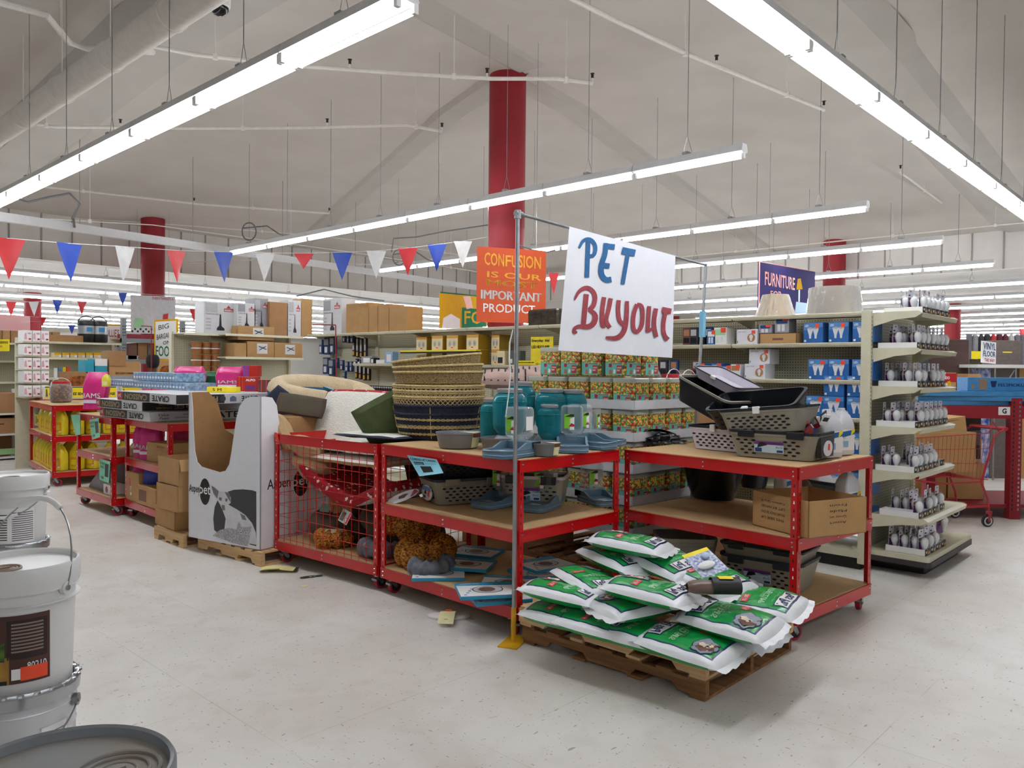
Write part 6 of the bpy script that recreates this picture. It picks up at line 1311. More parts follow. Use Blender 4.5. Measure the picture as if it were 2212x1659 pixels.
# ================================================================== crates, bags and cans on the left carts
CRW = P('crate_box_white', 'c9c9cd', .5, var=.03); CRB = P('crate_box_black', '221d1b', .45, var=.1); GLDP = P('tan_lettering', 'a6906a', .5); CRR = P('crate_label_red', 'b23038', .45)
def crate_box(label, u0, u1, v0, v1, z, h, kind):
    t = thing('crate_box', label, 'box', (u0, v0, z), 0, 'flat boxed dog crates'); w, l = u1-u0, v1-v0
    MB().bbox(0, w, 0, l, 0, h, CRW, .004).build('carton', t)
    m = MB(); F = lambda a, b, o=.0015: (-o, l-a, b)     # left face, read from its far end
    G = lambda a, b, o=.0015: (a, -o, b)
    def pat(fn, a0, a1, b0, b1, mt, o=.0015): m.add([fn(a0, b0, o), fn(a1, b0, o), fn(a1, b1, o), fn(a0, b1, o)], [(0, 1, 2, 3)], mt)
    e = .006
    pat(F, .0, l*.10, e, h-e, CRR); m.text('54', l*.02, .03, l*.05, h*.4, WPAPER, lambda a, b: F(a, b, .003), .02, 0, True)
    pat(F, l*.10, l*.58, e, h-e, CRB); m.text('CAISSON', l*.14, h*.18, l*.40, h*.62, GLDP, lambda a, b: F(a, b, .003), .03, 0, True)
    m.text('CRATE', l*.62, h*.18, l*.28, h*.6, INK, lambda a, b: F(a, b, .003), .03, 0, True)
    m.build('box_print', t); m = MB()
    if kind == 'black':
        pat(G, .0, w*.42, e, h-e, CRB); m.text('PANEL', w*.13, h*.62, w*.08, h*.2, GLDP, lambda a, b: G(a, b, .003), .02, 0, True); m.text('DIVIDER', w*.10, h*.2, w*.12, h*.24, GLDP, lambda a, b: G(a, b, .003), .02, 0, True); m.text('FREE', w*.23, h*.25, w*.13, h*.5, GLDP, lambda a, b: G(a, b, .003), .03, 0, True)
        m.add([G(w*.405+.03*cos(k*pi/8), h*.5+.03*sin(k*pi/8), .003) for k in range(16)], [tuple(range(16))], P('charcoal_print', ''))
        m.add([G(w*(.5+x), h*y, .003) for x, y in ((-.03, .2), (.03, .2), (.03, .6), (0, .8), (-.03, .6))], [tuple(range(5))], P('slate_lines', '686e86', .5)); m.text('CRATE', w*.58, h*.2, w*.16, h*.55, INK, lambda a, b: G(a, b, .003), .02, 0, True); m.text('1-DOOR', w*.76, h*.52, w*.05, h*.15, INK, lambda a, b: G(a, b, .003), .0, 0, True); m.text('HOUSETRAINING', w*.76, h*.3, w*.12, h*.12, INK, lambda a, b: G(a, b, .003), 0, 0, True); m.text('Value Paws', w*.91, h*.3, w*.07, h*.35, INK, lambda a, b: G(a, b, .003), 0, .3, True)
    elif kind == 'blackfull':
        pat(G, .0, w*.62, e, h-e, CRB); m.text('PANEL', w*.14, h*.6, w*.10, h*.22, GLDP, lambda a, b: G(a, b, .003), .02, 0, True); m.text('DIVIDER', w*.12, h*.2, w*.15, h*.24, GLDP, lambda a, b: G(a, b, .003), .02, 0, True); m.text('FREE', w*.29, h*.2, w*.2, h*.6, GLDP, lambda a, b: G(a, b, .003), .03, 0, True)
    else:
        m.text('Value', w*.08, h*.52, w*.09, h*.3, INK, lambda a, b: G(a, b, .003), 0, .3); m.text('Paws', w*.085, h*.2, w*.085, h*.26, INK, lambda a, b: G(a, b, .003), 0, .3)
        m.text('1-DOOR', w*.30, h*.6, w*.07, h*.16, INK, lambda a, b: G(a, b, .003), 0, 0, True); m.text('HOUSETRAINING', w*.22, h*.28, w*.2, h*.14, INK, lambda a, b: G(a, b, .003), 0, 0, True); m.text('CRATE', w*.44, h*.15, w*.4, h*.7, INK, lambda a, b: G(a, b, .003), .02)
    m.build('box_print', t)
crate_box('flat white and black crate box, bottom of the stack on the kibble cart', 3.22, 4.35, 7.90, 9.20, ZI+.005, .096, 'white')
crate_box('flat crate box with a black free divider panel side, middle of the stack', 3.20, 4.30, 8.02, 9.25, ZI+.102, .096, 'blackfull')
crate_box('long flat crate box on top of the stack, reaching behind the white display box', 3.20, 4.32, 7.25, 8.65, ZI+.199, .096, 'black')
def ubox(name, label, cat, x0, x1, ytop, z, u, d, mat, deco=None, group=None, rz=0):
    a = on_shelf(x0, z, u); b = on_shelf(x1, z, u); w = a.y-b.y; h = zcol((x0+x1)/2, ytop, (a+b)/2)-z
    return carton_at(name, label, cat, (u, a.y, z), -pi/2+rz, w, d, h, mat, deco, group)
def vbox(name, label, cat, x0, x1, ytop, z, v, d, mat, deco=None, group=None, rz=0):
    a = on_v(x0, 800, v); b = on_v(x1, 800, v); w = b.x-a.x; h = zcol((x0+x1)/2, ytop, (a+b)/2)-z
    return carton_at(name, label, cat, (a.x, v, z), rz, w, d, h, mat, deco, group)
CAN = P('pale_blue_can_print', '9db7cc', .35, col2='5f7f9c', scale=30)
def deco_cans(m, w, d, h):
    n = max(3, int(w/.075))
    for k in range(n):
        m.box(w*k/n, w*k/n+.004, -.002, d*.98, .001, h-.001, P('mid_blue_print', '')); m.flat([(w*(k+.2)/n, h*.3), (w*(k+.8)/n, h*.3), (w*(k+.8)/n, h*.55), (w*(k+.2)/n, h*.55)], WPAPER, FY(-.0022))
zc0 = ZI+.297
for i, (x0, x1, yt, zb, u, lb) in enumerate(((290, 400, 829, zc0, 3.75, 'shrink-wrapped tray of pale blue cans on the crate boxes, lower right'), (228, 300, 828, zc0, 3.85, 'shrink-wrapped tray of pale blue cans on the crate boxes, lower left'), (288, 378, 808, 0, 3.8, 'shrink-wrapped tray of pale blue cans, the upper one'))):
    if i == 2: zb = zc0+.085
    a = on_shelf(x0, zb, u); b = on_shelf(x1, zb, u); o = carton_at('can_tray', lb, 'can tray', (u, a.y, zb), -pi/2, a.y-b.y, .35, .08 if i < 2 else .10, CAN, deco_cans, 'trays of pale blue cans')
PINK = P('hot_pink_bag', 'd22f7f', .3, var=.1, scale=10, bump=.25, bscale=14); PPK = P('purple_bag', '8d3f8f', .35)
def kibble_bag(label, loc, rz, w, d, h, mat, text, group=None, lean=0, rot=None):
    t = thing('pet_food_bag', label, 'pet food bag', loc, rz, group)
    if rot: t.rotation_euler = rot
    m = MB()
    def f(s, r):
        a = 2*pi*s; k = 1 if r < .75 else 1-(r-.75)*3.2
        kx = 1-.06*sin(r*9)-(.08 if r > .9 else 0); return Vector((w/2*kx*math.copysign(abs(cos(a))**.5, cos(a)), d/2*max(k, .06)*math.copysign(abs(sin(a))**.6, sin(a))+.01*noise.noise(Vector((cos(a)*3, r*5, w)))+lean*r*r, h*r))
    m.grid(f, 36, 16, mat, wu=True); m.add([f(k/36, 0) for k in range(36)], [tuple(range(35, -1, -1))], mat); m.build('bag', t)
    m = MB(); y = -d/2-.007
    F = lambda a, b, o=0: (a, y-o+lean*(b/h)**2, b)
    if text: m.text(text, -w*.36, h*.30, w*.72, h*.13, WPAPER, lambda a, b: F(a, b, .002), .04); m.flat([(-w*.38, h*.16), (w*.3, h*.16), (w*.3, h*.25), (-w*.38, h*.25)], LILAC, F)
    else: m.flat([(-w*.3, h*.2), (w*.3, h*.2), (w*.3, h*.6), (-w*.3, h*.6)], mat, F)
    m.build('bag_print', t); return t
p = at(203, 885, ZI); kibble_bag('upright hot pink kibble bag with a folded top, at the left of the crate stack', (p.x+.05, p.y+.08, ZI+.005), -.9, .30, .16, .47, PINK, 'IAMS', lean=.05)
JY = Pool(make_jug(P('yellow_cleaner_jug', 'e3d94a', .35), PURE, lambda m, H, d: m.flat([(-.05, .03), (.05, .03), (.05, .12), (-.05, .12)], P('pale_yellow_label', 'f2edb0', .4), FY(-d-.001)), name='spray_jug')); p = on_u(226, 850, 3.6); JY.put((3.62, p.y, ZI+.30), -.9, scale=(.6, .6, .52), label='small yellow and white jug peeking out behind the upright pink bag')
for i, (x, y, w, txt, mt, lb) in enumerate(((410, 836, .36, 'IAMS', PINK, 'hot pink kibble bag slumped on the crate boxes, the left one'), (498, 834, .30, 'IAMS', PINK, 'hot pink kibble bag standing on the crate boxes, the right one'), (461, 838, .30, '', P('dark_green_bag', '0d5a33', .35, bump=.2), 'dark green pet food bag on the crate boxes between the pink ones'))):
    p = on_u(x, y, 4.05+i*.12); kibble_bag(lb, (p.x, p.y, zc0), -.85, w, .12, .26 if i < 2 else .20, mt, txt, 'pet food bags on the crate boxes')
a = on_u(430, 840, 3.62); carton_at('flat_box', 'small bright yellow box lying in front of the green bag on the crates', 'box', (3.7, a.y, zc0), -.85, .30, .12, .055, YEL, lambda m, w, d, h: m.text('5 M', w*.2, h*.25, w*.3, h*.5, INK, FY(), .02))
for i, (x, lb) in enumerate(((514, 'red dog food can carton, left of three on the crate boxes'), (531, 'red dog food can carton with white lettering, middle of three'), (560, 'maroon and white dog treat box on the end of the crate boxes'))):
    a = on_u(x, 836, 4.15); carton_at('dog_food_carton', lb, 'box', (4.15, a.y+.03, zc0), -.85, .13 if i < 2 else .17, .12, .155 if i < 2 else .13, P('alpo_red', 'b42822', .35) if i < 2 else P('maroon_print', ''), (lambda m, w, d, h: (m.text('ALPO', w*.1, h*.7, w*.8, h*.16, WPAPER, FY(), .04), m.flat([(w*.1, h*.1), (w*.9, h*.1), (w*.9, h*.4), (w*.1, h*.4)], PUR, FY()))) if i == 1 else (lambda m, w, d, h: [m.box(w*(.2+.3*k), w*(.24+.3*k), -.001, 0, 0, h, ORANGE) for k in range(3)]))
a = on_u(530, 800, 4.2); carton_at('dog_food_carton', 'purple and red carton stacked on the red ones', 'box', (4.2, a.y+.05, zc0+.157), -.85, .16, .12, .12, P('alpo_red', ''), lambda m, w, d, h: m.flat([(0, 0), (w*.4, 0), (w*.4, h), (0, h)], PPK, FY()))
# stock under the tops of the left carts
i2L, i1L = i2.location, i1.location
for i, (dx, dy, z, w, rz, lb) in enumerate(((.18, .98, .645, .26, -1.1, 'pink kibble bag on the middle board of the kibble cart, the left one'), (.16, .78, .645, .24, -1.0, 'pink kibble bag on the middle board of the kibble cart, in front'), (.45, .62, .645, .26, -.9, 'pink kibble bag at the back of the middle board of the kibble cart'), (.15, 1.0, .195, .24, -1.0, 'pink kibble bag on the bottom board of the kibble cart'))):
    kibble_bag(lb, (i2L.x+dx, i2L.y+dy, z), rz, w, .13, .36, PINK, 'IAMS', 'pink kibble bags')
kibble_bag('royal blue crumpled bag on the bottom board of the kibble cart', (i2L.x+.22, i2L.y+.74, .195), -.8, .28, .14, .42, P('royal_blue_bag', '21309b', .3, bump=.4, bscale=12), '', lean=-.03)
a, rz, w = edge(285, 993, 315, 997, .642); carton_at('cardboard_carton', 'closed brown carton with print on the middle board of the kibble cart', 'box', (i2L.x+.06, i2L.y+.66, .645), -pi/2+.12, .40, .34, .20, CARD2, lambda m, w, d, h: (m.box(0, w, -.001, d, h*.48, h*.52, P('tan_tape', '')), m.text('PET FOOD', w*.5, h*.75, w*.35, h*.1, BRN, FY(), .02), m.text('24 x 500 g', w*.5, h*.6, w*.3, h*.08, BRN, FY())))
for i, (x0, x1, yt, u, lb) in enumerate(((273, 300, 1020, i2L.x+.05, 'upright brown carton blank on the bottom board of the kibble cart'), (294, 336, 1052, i2L.x+.02, 'brown carton with a die-cut window on the bottom board of the kibble cart'))):
    ubox('cardboard_carton', lb, 'box', x0, x1, yt, .196, u, .3, CARD2, (lambda m, w, d, h: m.flat([(w*.15, h*.2), (w*.55, h*.2), (w*.55, h*.8), (w*.15, h*.8)], BRN, FY())) if i else None)
m = MB(); m.prism([(0, 0), (.55, 0), (.55, .30), (.50, .32), (.06, .06)], 0, .30, P('grey_board', '8f8f93', .6), 'y'); m.build('wedge_display', None, 'grey wedge-shaped cardboard display on the bottom board of the sign-clipped cart', 'display', loc=(i1L.x+.12, i1L.y+1.05, .196), rz=-pi/2)
carton_at('paint_box', 'small white box with a round picture on the bottom board of the sign-clipped cart', 'box', (i1L.x+.06, i1L.y+.42, .196), -pi/2, .2, .16, .11, WPAPER, lambda m, w, d, h: m.flat([(w*.5+.04*cos(k), h*.5+.04*sin(k)) for k in (0, 1, 2, 3, 4, 5, 6)], CRIM, FY()))
heap('crumpled_bag', 'crumpled maroon and clear bag on the middle board of the sign-clipped cart', 'bag', 0, 0, 0, .14, .09, .07, P('maroon_plastic', '7c3346', .3, bump=.4), 4, loc=(i1L.x+.2, i1L.y+.12, .645), rough=.8)
for i, (pts, lb, txt) in enumerate((([(153, 896), (173, 895), (174, 939), (163, 940)], 'mint paper sign curling off the yellow jug cart\'s edge', ''), ([(193, 907), (213, 903), (216, 944), (199, 950)], 'mint paper price sign clipped under the top beam next to the kibble cart', 'DOG'), ([(215, 991), (238, 997), (235, 1044), (215, 1036)], 'mint paper price sign hanging from the middle board of the sign-clipped cart', 'IAMS'))):
    paper('paper_price_sign', lb, pts, Vector((i1L.x-.03, 9, 0)), NX, MINT, [('#', .55, .25, .35, .6, P('charcoal_print', '')), ('BUYOUT', .08, .78, .45, .1, INK), ('SMALL', .08, .6, .4, .1, INK), ('9.99', .15, .08, .3, .14, INK)] if i else [], .03)
# yellow jugs
YJ = P('yellow_liquid_jug', 'e6d02a', .25, var=.08, scale=6); 
def lab_y(m, H, d): m.flat([(-.05, .04), (.05, .04), (.05, .15), (-.05, .15)], P('amber_label', 'd99a1c', .4), FY(-d-.001)); m.flat([(-.035, .06), (.035, .06), (.035, .12), (-.035, .12)], P('yellow_liquid_jug', ''), FY(-d-.002)); m.flat([(.02, .035), (.05, .035), (.05, .05), (.02, .05)], WPAPER, FY(-d-.003))
YP_ = Pool(make_jug(YJ, YJ, lab_y, 'yellow_jug', H=.31))
ca, sa = cos(radians(-7)), sin(radians(-7))
for lv, z in (('middle', .675), ('bottom', .195)):
    k = 0
    for j in range(9):
        for i in range(3):
            if (i > 0 and j > 3) or (lv == 'middle' and j in (7, 8)): continue
            x, y = .12+i*.20, .14+j*.185; YP_.put((yc.location.x+x*ca-y*sa, yc.location.y+x*sa+y*ca, z+.006), -1.1+rn.uniform(-.4, .4), label='yellow jug, %s board of the jug cart, %s from the corner, %s from the aisle' % (lv, ORD[j], ORD[i]), group='yellow jugs on the jug cart', scale=(1.15, 1.15, 1.15))
    for i in range(4):
        x, y = .72+i*.17, .12; YP_.put((yc.location.x+x*ca-y*sa, yc.location.y+x*sa+y*ca, z+.006), -.3, label='yellow jug on the near end of the jug cart, %s board, %s from the corner' % (lv, ORD[i]), group='yellow jugs on the jug cart', scale=(1.1, 1.15, 1.15))
o = MB().prism([(0, 0), (.22, 0), (.24, .28), (.02, .28)], 0, .001, WPAPER).build('paper_sheet', None, 'white sheet of paper lying on the yellow jug cart', 'paper', loc=(yc.location.x+.55, yc.location.y+.25, 1.092), rz=.3)
# edging boxes on the cart behind
EZB = P('edging_box_white', 'd8d8d0', .45)
def deco_ez(m, w, d, h): m.flat([(w*.12, h*.12), (w*.95, h*.12), (w*.95, h*.9), (w*.12, h*.9)], YEL, FY()); m.text('EZ EDGE', w*.3, h*.3, w*.6, h*.22, INK, FY(-.002), .05); m.flat([(w*.15, h*.2), (w*.25, h*.2), (w*.22, h*.8), (w*.17, h*.8)], P('label_green', ''), FY(-.002)); m.flat([(w*.12, h*.9), (w*.95, h*.9), (w*.95, h), (w*.12, h)], P('label_green', ''), FY(-.002))
zcl = zc_.location
for i, (x, z, r, lb) in enumerate(((.02, 1.106, 0, 'yellow and white landscape edging box, left one on the rear red cart'), (.36, 1.106, .1, 'landscape edging box next to it on the rear red cart'), (.80, 1.106, -.1, 'landscape edging box behind the red-lidded jar'), (1.15, 1.106, 0, 'green-topped edging box right of the jar on the rear red cart'))):
    carton_at('edging_box', lb, 'box', (zcl.x+x*.92, zcl.y+.05-x*.2, z), -.55+r, .30, .2, .19, EZB, deco_ez, 'edging boxes')
for i, y in enumerate((.2, .6)): carton_at('edging_box', 'edging box on the middle board of the rear red cart, %s from the front' % ORD[i], 'box', (zcl.x+.05, zcl.y+y+.35, .675), -1.4, .3, .2, .2, EZB, deco_ez, 'edging boxes')
# ================================================================== paint pails
WPL = P('pail_white_plastic', 'dcdcdb', .35, var=.03, scale=3); WST = P('pail_white_steel', 'd5d8dc', .22, .3, var=.05, scale=5); GPL = P('grey_pail_plastic', '7b7f85', .4, var=.12, scale=7); GLID = P('dusty_grey_lid', '8a7c6c', .65, scale=6, col2='84898d', ramp=(.3, .7)); BRL = P('brown_pail_label', '4a2d26', .4, var=.1)
def pail(kind, x, y, z, label, facing, up=False):
    t = thing('paint_pail', label, 'pail', (x, y, z), 0, 'paint pails beside the camera'); R_ = .148; H = .36
    body = {'plastic': WPL, 'steel': WST, 'grey': GPL}[kind]
    if kind == 'steel': prof = [(R_*.95, 0), (R_*.955, .006), (R_*.96, H*.6), (R_*.975, H*.61), (R_*.96, H*.62), (R_*.965, H*.80), (R_*.98, H*.81), (R_*.965, H*.82), (R_*.97, H-.02)]
    else: prof = [(R_*.88, 0), (R_*.90, .008), (R_*.955, H*.70), (R_*1.045, H*.705), (R_*1.045, H*.712), (R_*.96, H*.718), (R_*.965, H*.80), (R_*1.05, H*.805), (R_*1.05, H*.812), (R_*.965, H*.818), (R_*.97, H*.86)]
    MB().lathe(prof, 72, body).build('pail_body', t)
    lm = {'plastic': WPL, 'steel': P('crimped_steel', 'b9bdc2', .2, .8), 'grey': GPL}[kind]
    m = MB(); h0 = H*.86 if kind != 'steel' else H-.022
    m.lathe([(R_*.97, h0-.02), (R_*1.035, h0-.02), (R_*1.05, h0+.006), (R_*1.045, H-.004), (R_*1.02, H+.002), (R_*.985, H-.001), (R_*.965, H-.014), (0, H-.014)], 72, lm, cap=False)
    if kind == 'grey': m.lathe([(R_*.962, H-.0135), (0, H-.0135)], 60, GLID, cap=False)
    if kind == 'steel':
        for k in range(24): a = 2*pi*k/24; m.lathe([(.012, 0), (.010, .006), (0, .007)], 8, lm, (R_*1.0*cos(a), R_*1.0*sin(a), H-.006))
    # spout cap rings
    q_ = .055 if kind != 'grey' else .075; c = (q_*cos(facing), q_*sin(facing), H-.0135); q_ = 1 if kind != 'grey' else 1.45
    if kind != 'steel':
        for r_, h_ in ((.040*q_, .005), (.030*q_, .004), (.018*q_, .003)): m.tube([(c[0]+r_*cos(2*pi*k/30), c[1]+r_*sin(2*pi*k/30), c[2]+h_*.3) for k in range(30)], h_*.7, P('spout_brown', '8a7668', .5) if kind == 'plastic' else GLID, 6, closed=True)
        m.lathe([(.03, .001), (.0, .002)], 20, P('spout_brown', '') if kind == 'plastic' else GLID, c, cap=False); m.box(c[0]-.012, c[0]+.012, c[1]-.003, c[1]+.003, c[2], c[2]+.006, GLID)
    m.build('lid', t)
    if kind != 'grey':
        for a, zz in ((facing+pi/2, H*.80), (facing-pi/2, H*.80)):
            m = MB(); q = Vector((R_*.985*cos(a), R_*.985*sin(a), zz)); d = Vector((cos(a), sin(a), 0))
            m.tube([q, q+d*.012], .018, STEEL if kind == 'steel' else WPL, 14); m.tube([q+d*.010, q+d*.016], .008, STEEL, 10); m.build('handle_ear', t)
        m = MB(); s = Vector((-sin(facing), cos(facing), 0)); f3 = Vector((cos(facing), sin(facing), 0)); pts = []
        for k in range(21):
            a = pi*k/20; pts.append(s*(R_*1.06*cos(a))+f3*(R_*(1.12 if not up else -.55)*sin(a))+Vector((0, 0, H*.80+(.24 if up else -.13)*sin(a))))
        m.tube(pts, .0028, STEEL, 6); m.tube(pts[7:14], .009, PURE, 10); m.build('bail_handle', t)
    return t
def wrap_label(t, a0, a1, z0, z1, R0, mat, parts):
    m = MB(); F = lambda s, b, o=.0: Vector(((R0+.002+o)*cos(a0+(a1-a0)*s), (R0+.002+o)*sin(a0+(a1-a0)*s), z0+(z1-z0)*b))
    m.grid(lambda s, r: F(s, r), 20, 3, mat)
    for kd in parts:
        if kd[0] == 't': _, s_, x, y, w, h, mt = kd; m.text(s_, x, y, w, h, mt, lambda a, b: F(a, b, .0022), .01)
        else: _, poly, mt, o = kd; N = 14; m.grid(lambda s, r: F(poly[0]+(poly[1]-poly[0])*s, poly[2]+(poly[3]-poly[2])*r+(poly[4]*sin(pi*s) if len(poly) > 4 else 0)*r, o), N, 2, mt)
    return m.build('label', t)
pz = .346
for nm, px, py, zt, kinds, fc in (('far', 34, 1022, 1.062, ('plastic', 'steel', 'steel'), 0), ('middle', 44, 1207, 1.062, ('plastic', 'steel', 'steel'), 0), ('near', 122, 1668, 1.062, ('grey', 'grey', 'grey'), 0)):
    p = at(px, py, zt); back = atan2(-p.y, -p.x)
    for i, kd in enumerate(kinds):
        lb = {'far': 'white plastic pail with a wire handle, farthest stack at the left edge', 'middle': 'white plastic pail with a brown label, top of the middle stack at the left edge', 'near': 'grey pail with a dusty ringed lid, nearest the camera'}[nm] if i == 0 else '%s pail %s in the %s stack of pails' % ({'steel': 'white steel', 'grey': 'grey'}[kd], ('second from the top', 'standing on the floor')[i-1], nm)
        z = zt-.363-i*pz; b = pail(kd, p.x, p.y, z, lb, back+(-.75 if nm == 'middle' and i == 0 else -.4) if nm != 'near' else -.35, nm == 'middle' and i == 0)
        A = -back
        # label angles: increasing angle runs to the right seen from the camera
        if nm == 'middle' and i == 0:
            wrap_label(b, back-1.35, back+.52, .045, .235, .1405, BRL, [('p', (.60, .97, .36, .93), P('label_black_brown', '2a1a18', .4), .001), ('p', (0, .62, .0, .40), P('wheat_print', 'b98a3a', .5, scale=8, col2='7a5a20'), .001), ('p', (.0, .58, .34, .62, -.1), P('foliage_print', '5c7a2c', .5, scale=25, col2='253a18'), .0012), ('p', (0, .60, .0, .06), INK, .0016), ('t', '80210', .78, .20, .18, .10, WPAPER), ('p', (.64, .80, .06, .22), WPAPER, .002), ('p', (.72, .97, .04, .24), ORANGE, .0024)]+[('p', (.64, .93, .86-.05*k, .885-.05*k), P('label_text_brown', '8d7a70', .5), .0024) for k in range(9)])
        if nm == 'middle' and i == 1:
            wrap_label(b, back+.35, back+.9, .05, .25, .1425, WPAPER, [('p', (.1, .9, .05+.045*k, .06+.045*k), P('charcoal_print', ''), .001) for k in range(20)]); wrap_label(b, back-.15, back+.18, .03, .10, .1425, WPAPER, [('t', 'WARNING', .1, .6, .8, .25, INK), ('t', 'AVISO', .2, .2, .6, .22, INK)]); wrap_label(b, back-1.2, back-.35, .02, .12, .1425, BRL, [])
        if nm == 'far' and i == 0:
            wrap_label(b, back-1.0, back+.6, .02, .20, .1405, WPAPER, [('p', (.1, .46, .1+.07*k, .13+.07*k), P('charcoal_print', ''), .001) for k in range(11)]+[('p', (.55, .97, .08+.06*k, .10+.06*k), P('charcoal_print', ''), .001) for k in range(14)])
# ================================================================== litter on the floor
def scrap(name, label, px, py, pts, mat, deco=None, curl=.01, rz=0):
    p = at(px, py, 0); m = MB(); m.grid(lambda s, r: Vector((pts[0]*(s-.5), pts[1]*(r-.5), .004+curl*(sin(s*5)*.5+.5)*abs(r-.5)*2+curl*.5*s*s)), 10, 6, mat, matfn=deco); return m.build(name, None, label, 'litter', loc=(p.x, p.y, 0), rz=rz)
scrap('yellow_leaflet', 'crumpled pale yellow leaflet on the floor below the pallet\'s corner', 603, 1234, (.30, .12), P('pale_yellow_paper', 'd9cf8c', .6), lambda s, r: INK if (.2 < s < .5 and int(r*9) % 2) or s > .88 else P('pale_yellow_paper', ''), .03, -.75)
scrap('green_label', 'dark green strip label lying on the floor before the wire cart', 673, 1247, (.17, .035), P('label_dark_green', '1d3b2e', .5), lambda s, r: WPAPER if .3 < s < .8 and .3 < r < .7 and int(s*30) % 2 else P('label_dark_green', ''), .006, -.3)
scrap('paper_scrap', 'tiny cream paper scrap on the floor before the wire cart', 658, 1267, (.05, .04), CREM, None, .004, .5)
p = at(967, 1340, 0); t = thing('product_sleeve', 'folded cream and white card sleeve with an orange sticker on the floor', 'card sleeve', (p.x, p.y, .002), -.85); m = MB(); m.grid(lambda s, r: Vector((-.05+.10*s, -.14+.26*r, .02+.03*sin(pi*r))), 4, 14, CREM); m.flat([(-.02, .03), (.02, .03), (.02, .06), (-.02, .06)], ORANGE, lambda a, b: (a, b, .052)); m.flat([(-.012, -.10), (.012, -.10), (.012, -.07), (-.012, -.07)], INK, lambda a, b: (a, b, .036)); m.build('cream_band', t); MB().prism([(-.14+.0*k, 0) for k in ()] or [(.14*cos(k*pi/10), .06+.07*sin(k*pi/10)) for k in range(20)], 0, .012, WPAPER).build('white_disc', t)
# ================================================================== overhead services
PIPEP = P('painted_pipe', 'e2ded7', .6, var=.04); ENG = P('sprinkler_dark', '3a3836', .5, .6)
def along_px(pts): return [at(x, y, z) for x, y, z in pts]
def sprinkler_pipe(label, pts, heads, r=.022, hangers=()):
    t = thing('sprinkler_pipe', label, 'pipe'); MB().tube(pts, r, PIPEP, 8).build('pipe', t)
    for f in heads:
        L = len(pts)-1; k = min(int(f*L), L-1); p = pts[k].lerp(pts[k+1], f*L-k)
        m = MB(); m.tube([p, p+Vector((0, 0, .06))], .012, PIPEP, 6); m.tube([p+Vector((0, 0, .06)), p+Vector((0, 0, .11))], .016, ENG, 6); m.tube([p+Vector((0, 0, .11)), p+Vector((0, 0, .115))], .026, ENG, 8); m.build('sprinkler_head', t)
    for f in hangers:
        L = len(pts)-1; k = min(int(f*L), L-1); p = pts[k].lerp(pts[k+1], f*L-k); m = MB(); m.tube([p, Vector((p.x, p.y, ceil_z(p.x, p.y) if p.x < UB and p.y < VB else 4.0))], .005, PIPEP, 5); m.tube([p-Vector((0, 0, .03)), p+Vector((0, 0, .03))], .03, PIPEP, 8); m.build('hanger_rod', t)
    return t
Z = 5.0
sprinkler_pipe('white sprinkler pipe running from the duct toward the red column\'s head', along_px([(330, 100, Z), (420, 118, Z), (640, 142, Z), (860, 158, Z), (1060, 170, Z), (1200, 170, Z), (1280, 180, Z)]), (.42, .66, .999), hangers=(.2, .6, .88))
sprinkler_pipe('white sprinkler pipe crossing below the first one at upper left', along_px([(80, 268, Z), (120, 274, Z), (400, 277, Z), (650, 276, Z), (880, 270, Z), (955, 284, Z)]), (.3, .65, .999), hangers=(.1, .5, .85))
sprinkler_pipe('white sprinkler pipe at left above the pennants', along_px([(-20, 391, Z), (200, 415, Z), (430, 441, Z), (712, 461, Z)]), (.65, .999), hangers=(.3, .8))
sprinkler_pipe('white sprinkler pipe sloping down across the top middle', along_px([(1180, -30, Z), (1330, 45, Z), (1480, 115, Z), (1640, 180, Z), (1780, 238, Z)]), (.6, .999), hangers=(.5, .85))
sprinkler_pipe('white sprinkler pipe with a bent end at right below the long light run', along_px([(1945, 372, Z), (2010, 420, Z), (2080, 470, Z), (2106, 484, Z), (2110, 510, Z-.25)]), (.0, .5), hangers=(.2,))
sprinkler_pipe('white riser pipe with elbows at the top left corner', along_px([(-20, 0, 5.2), (100, 32, 5.2), (150, 92, 5.2), (190, 105, 5.2), (330, 112, 5.0)]), (), r=.035, hangers=(.4,))
# far main pipe across the bulkhead, thin conduits
for i, (pts, r, lb) in enumerate((([(1120, 600, 4.6), (1700, 552, 4.6), (1890, 550, 4.6), (2240, 512, 4.6)], .075, 'thick white main pipe in front of the right bulkhead'), ([(1420, 560, 4.5), (1900, 512, 4.5), (2220, 480, 4.5)], .014, 'thin conduit above the thick pipe at right'), ([(-20, 462, 4.9), (300, 480, 4.9), (700, 510, 4.8), (1060, 560, 4.6)], .012, 'thin conduit along the left bulkhead'), ([(-20, 466, 4.2), (330, 486, 4.2), (760, 545, 4.2), (1050, 590, 4.2)], .010, 'second thin conduit along the left bulkhead'), ([(60, 600, 4.0), (500, 560, 4.2), (900, 575, 4.3)], .012, 'thin pipe crossing behind the pennants'))):
    sprinkler_pipe(lb, along_px(pts), (), r, hangers=(.2, .55, .9))
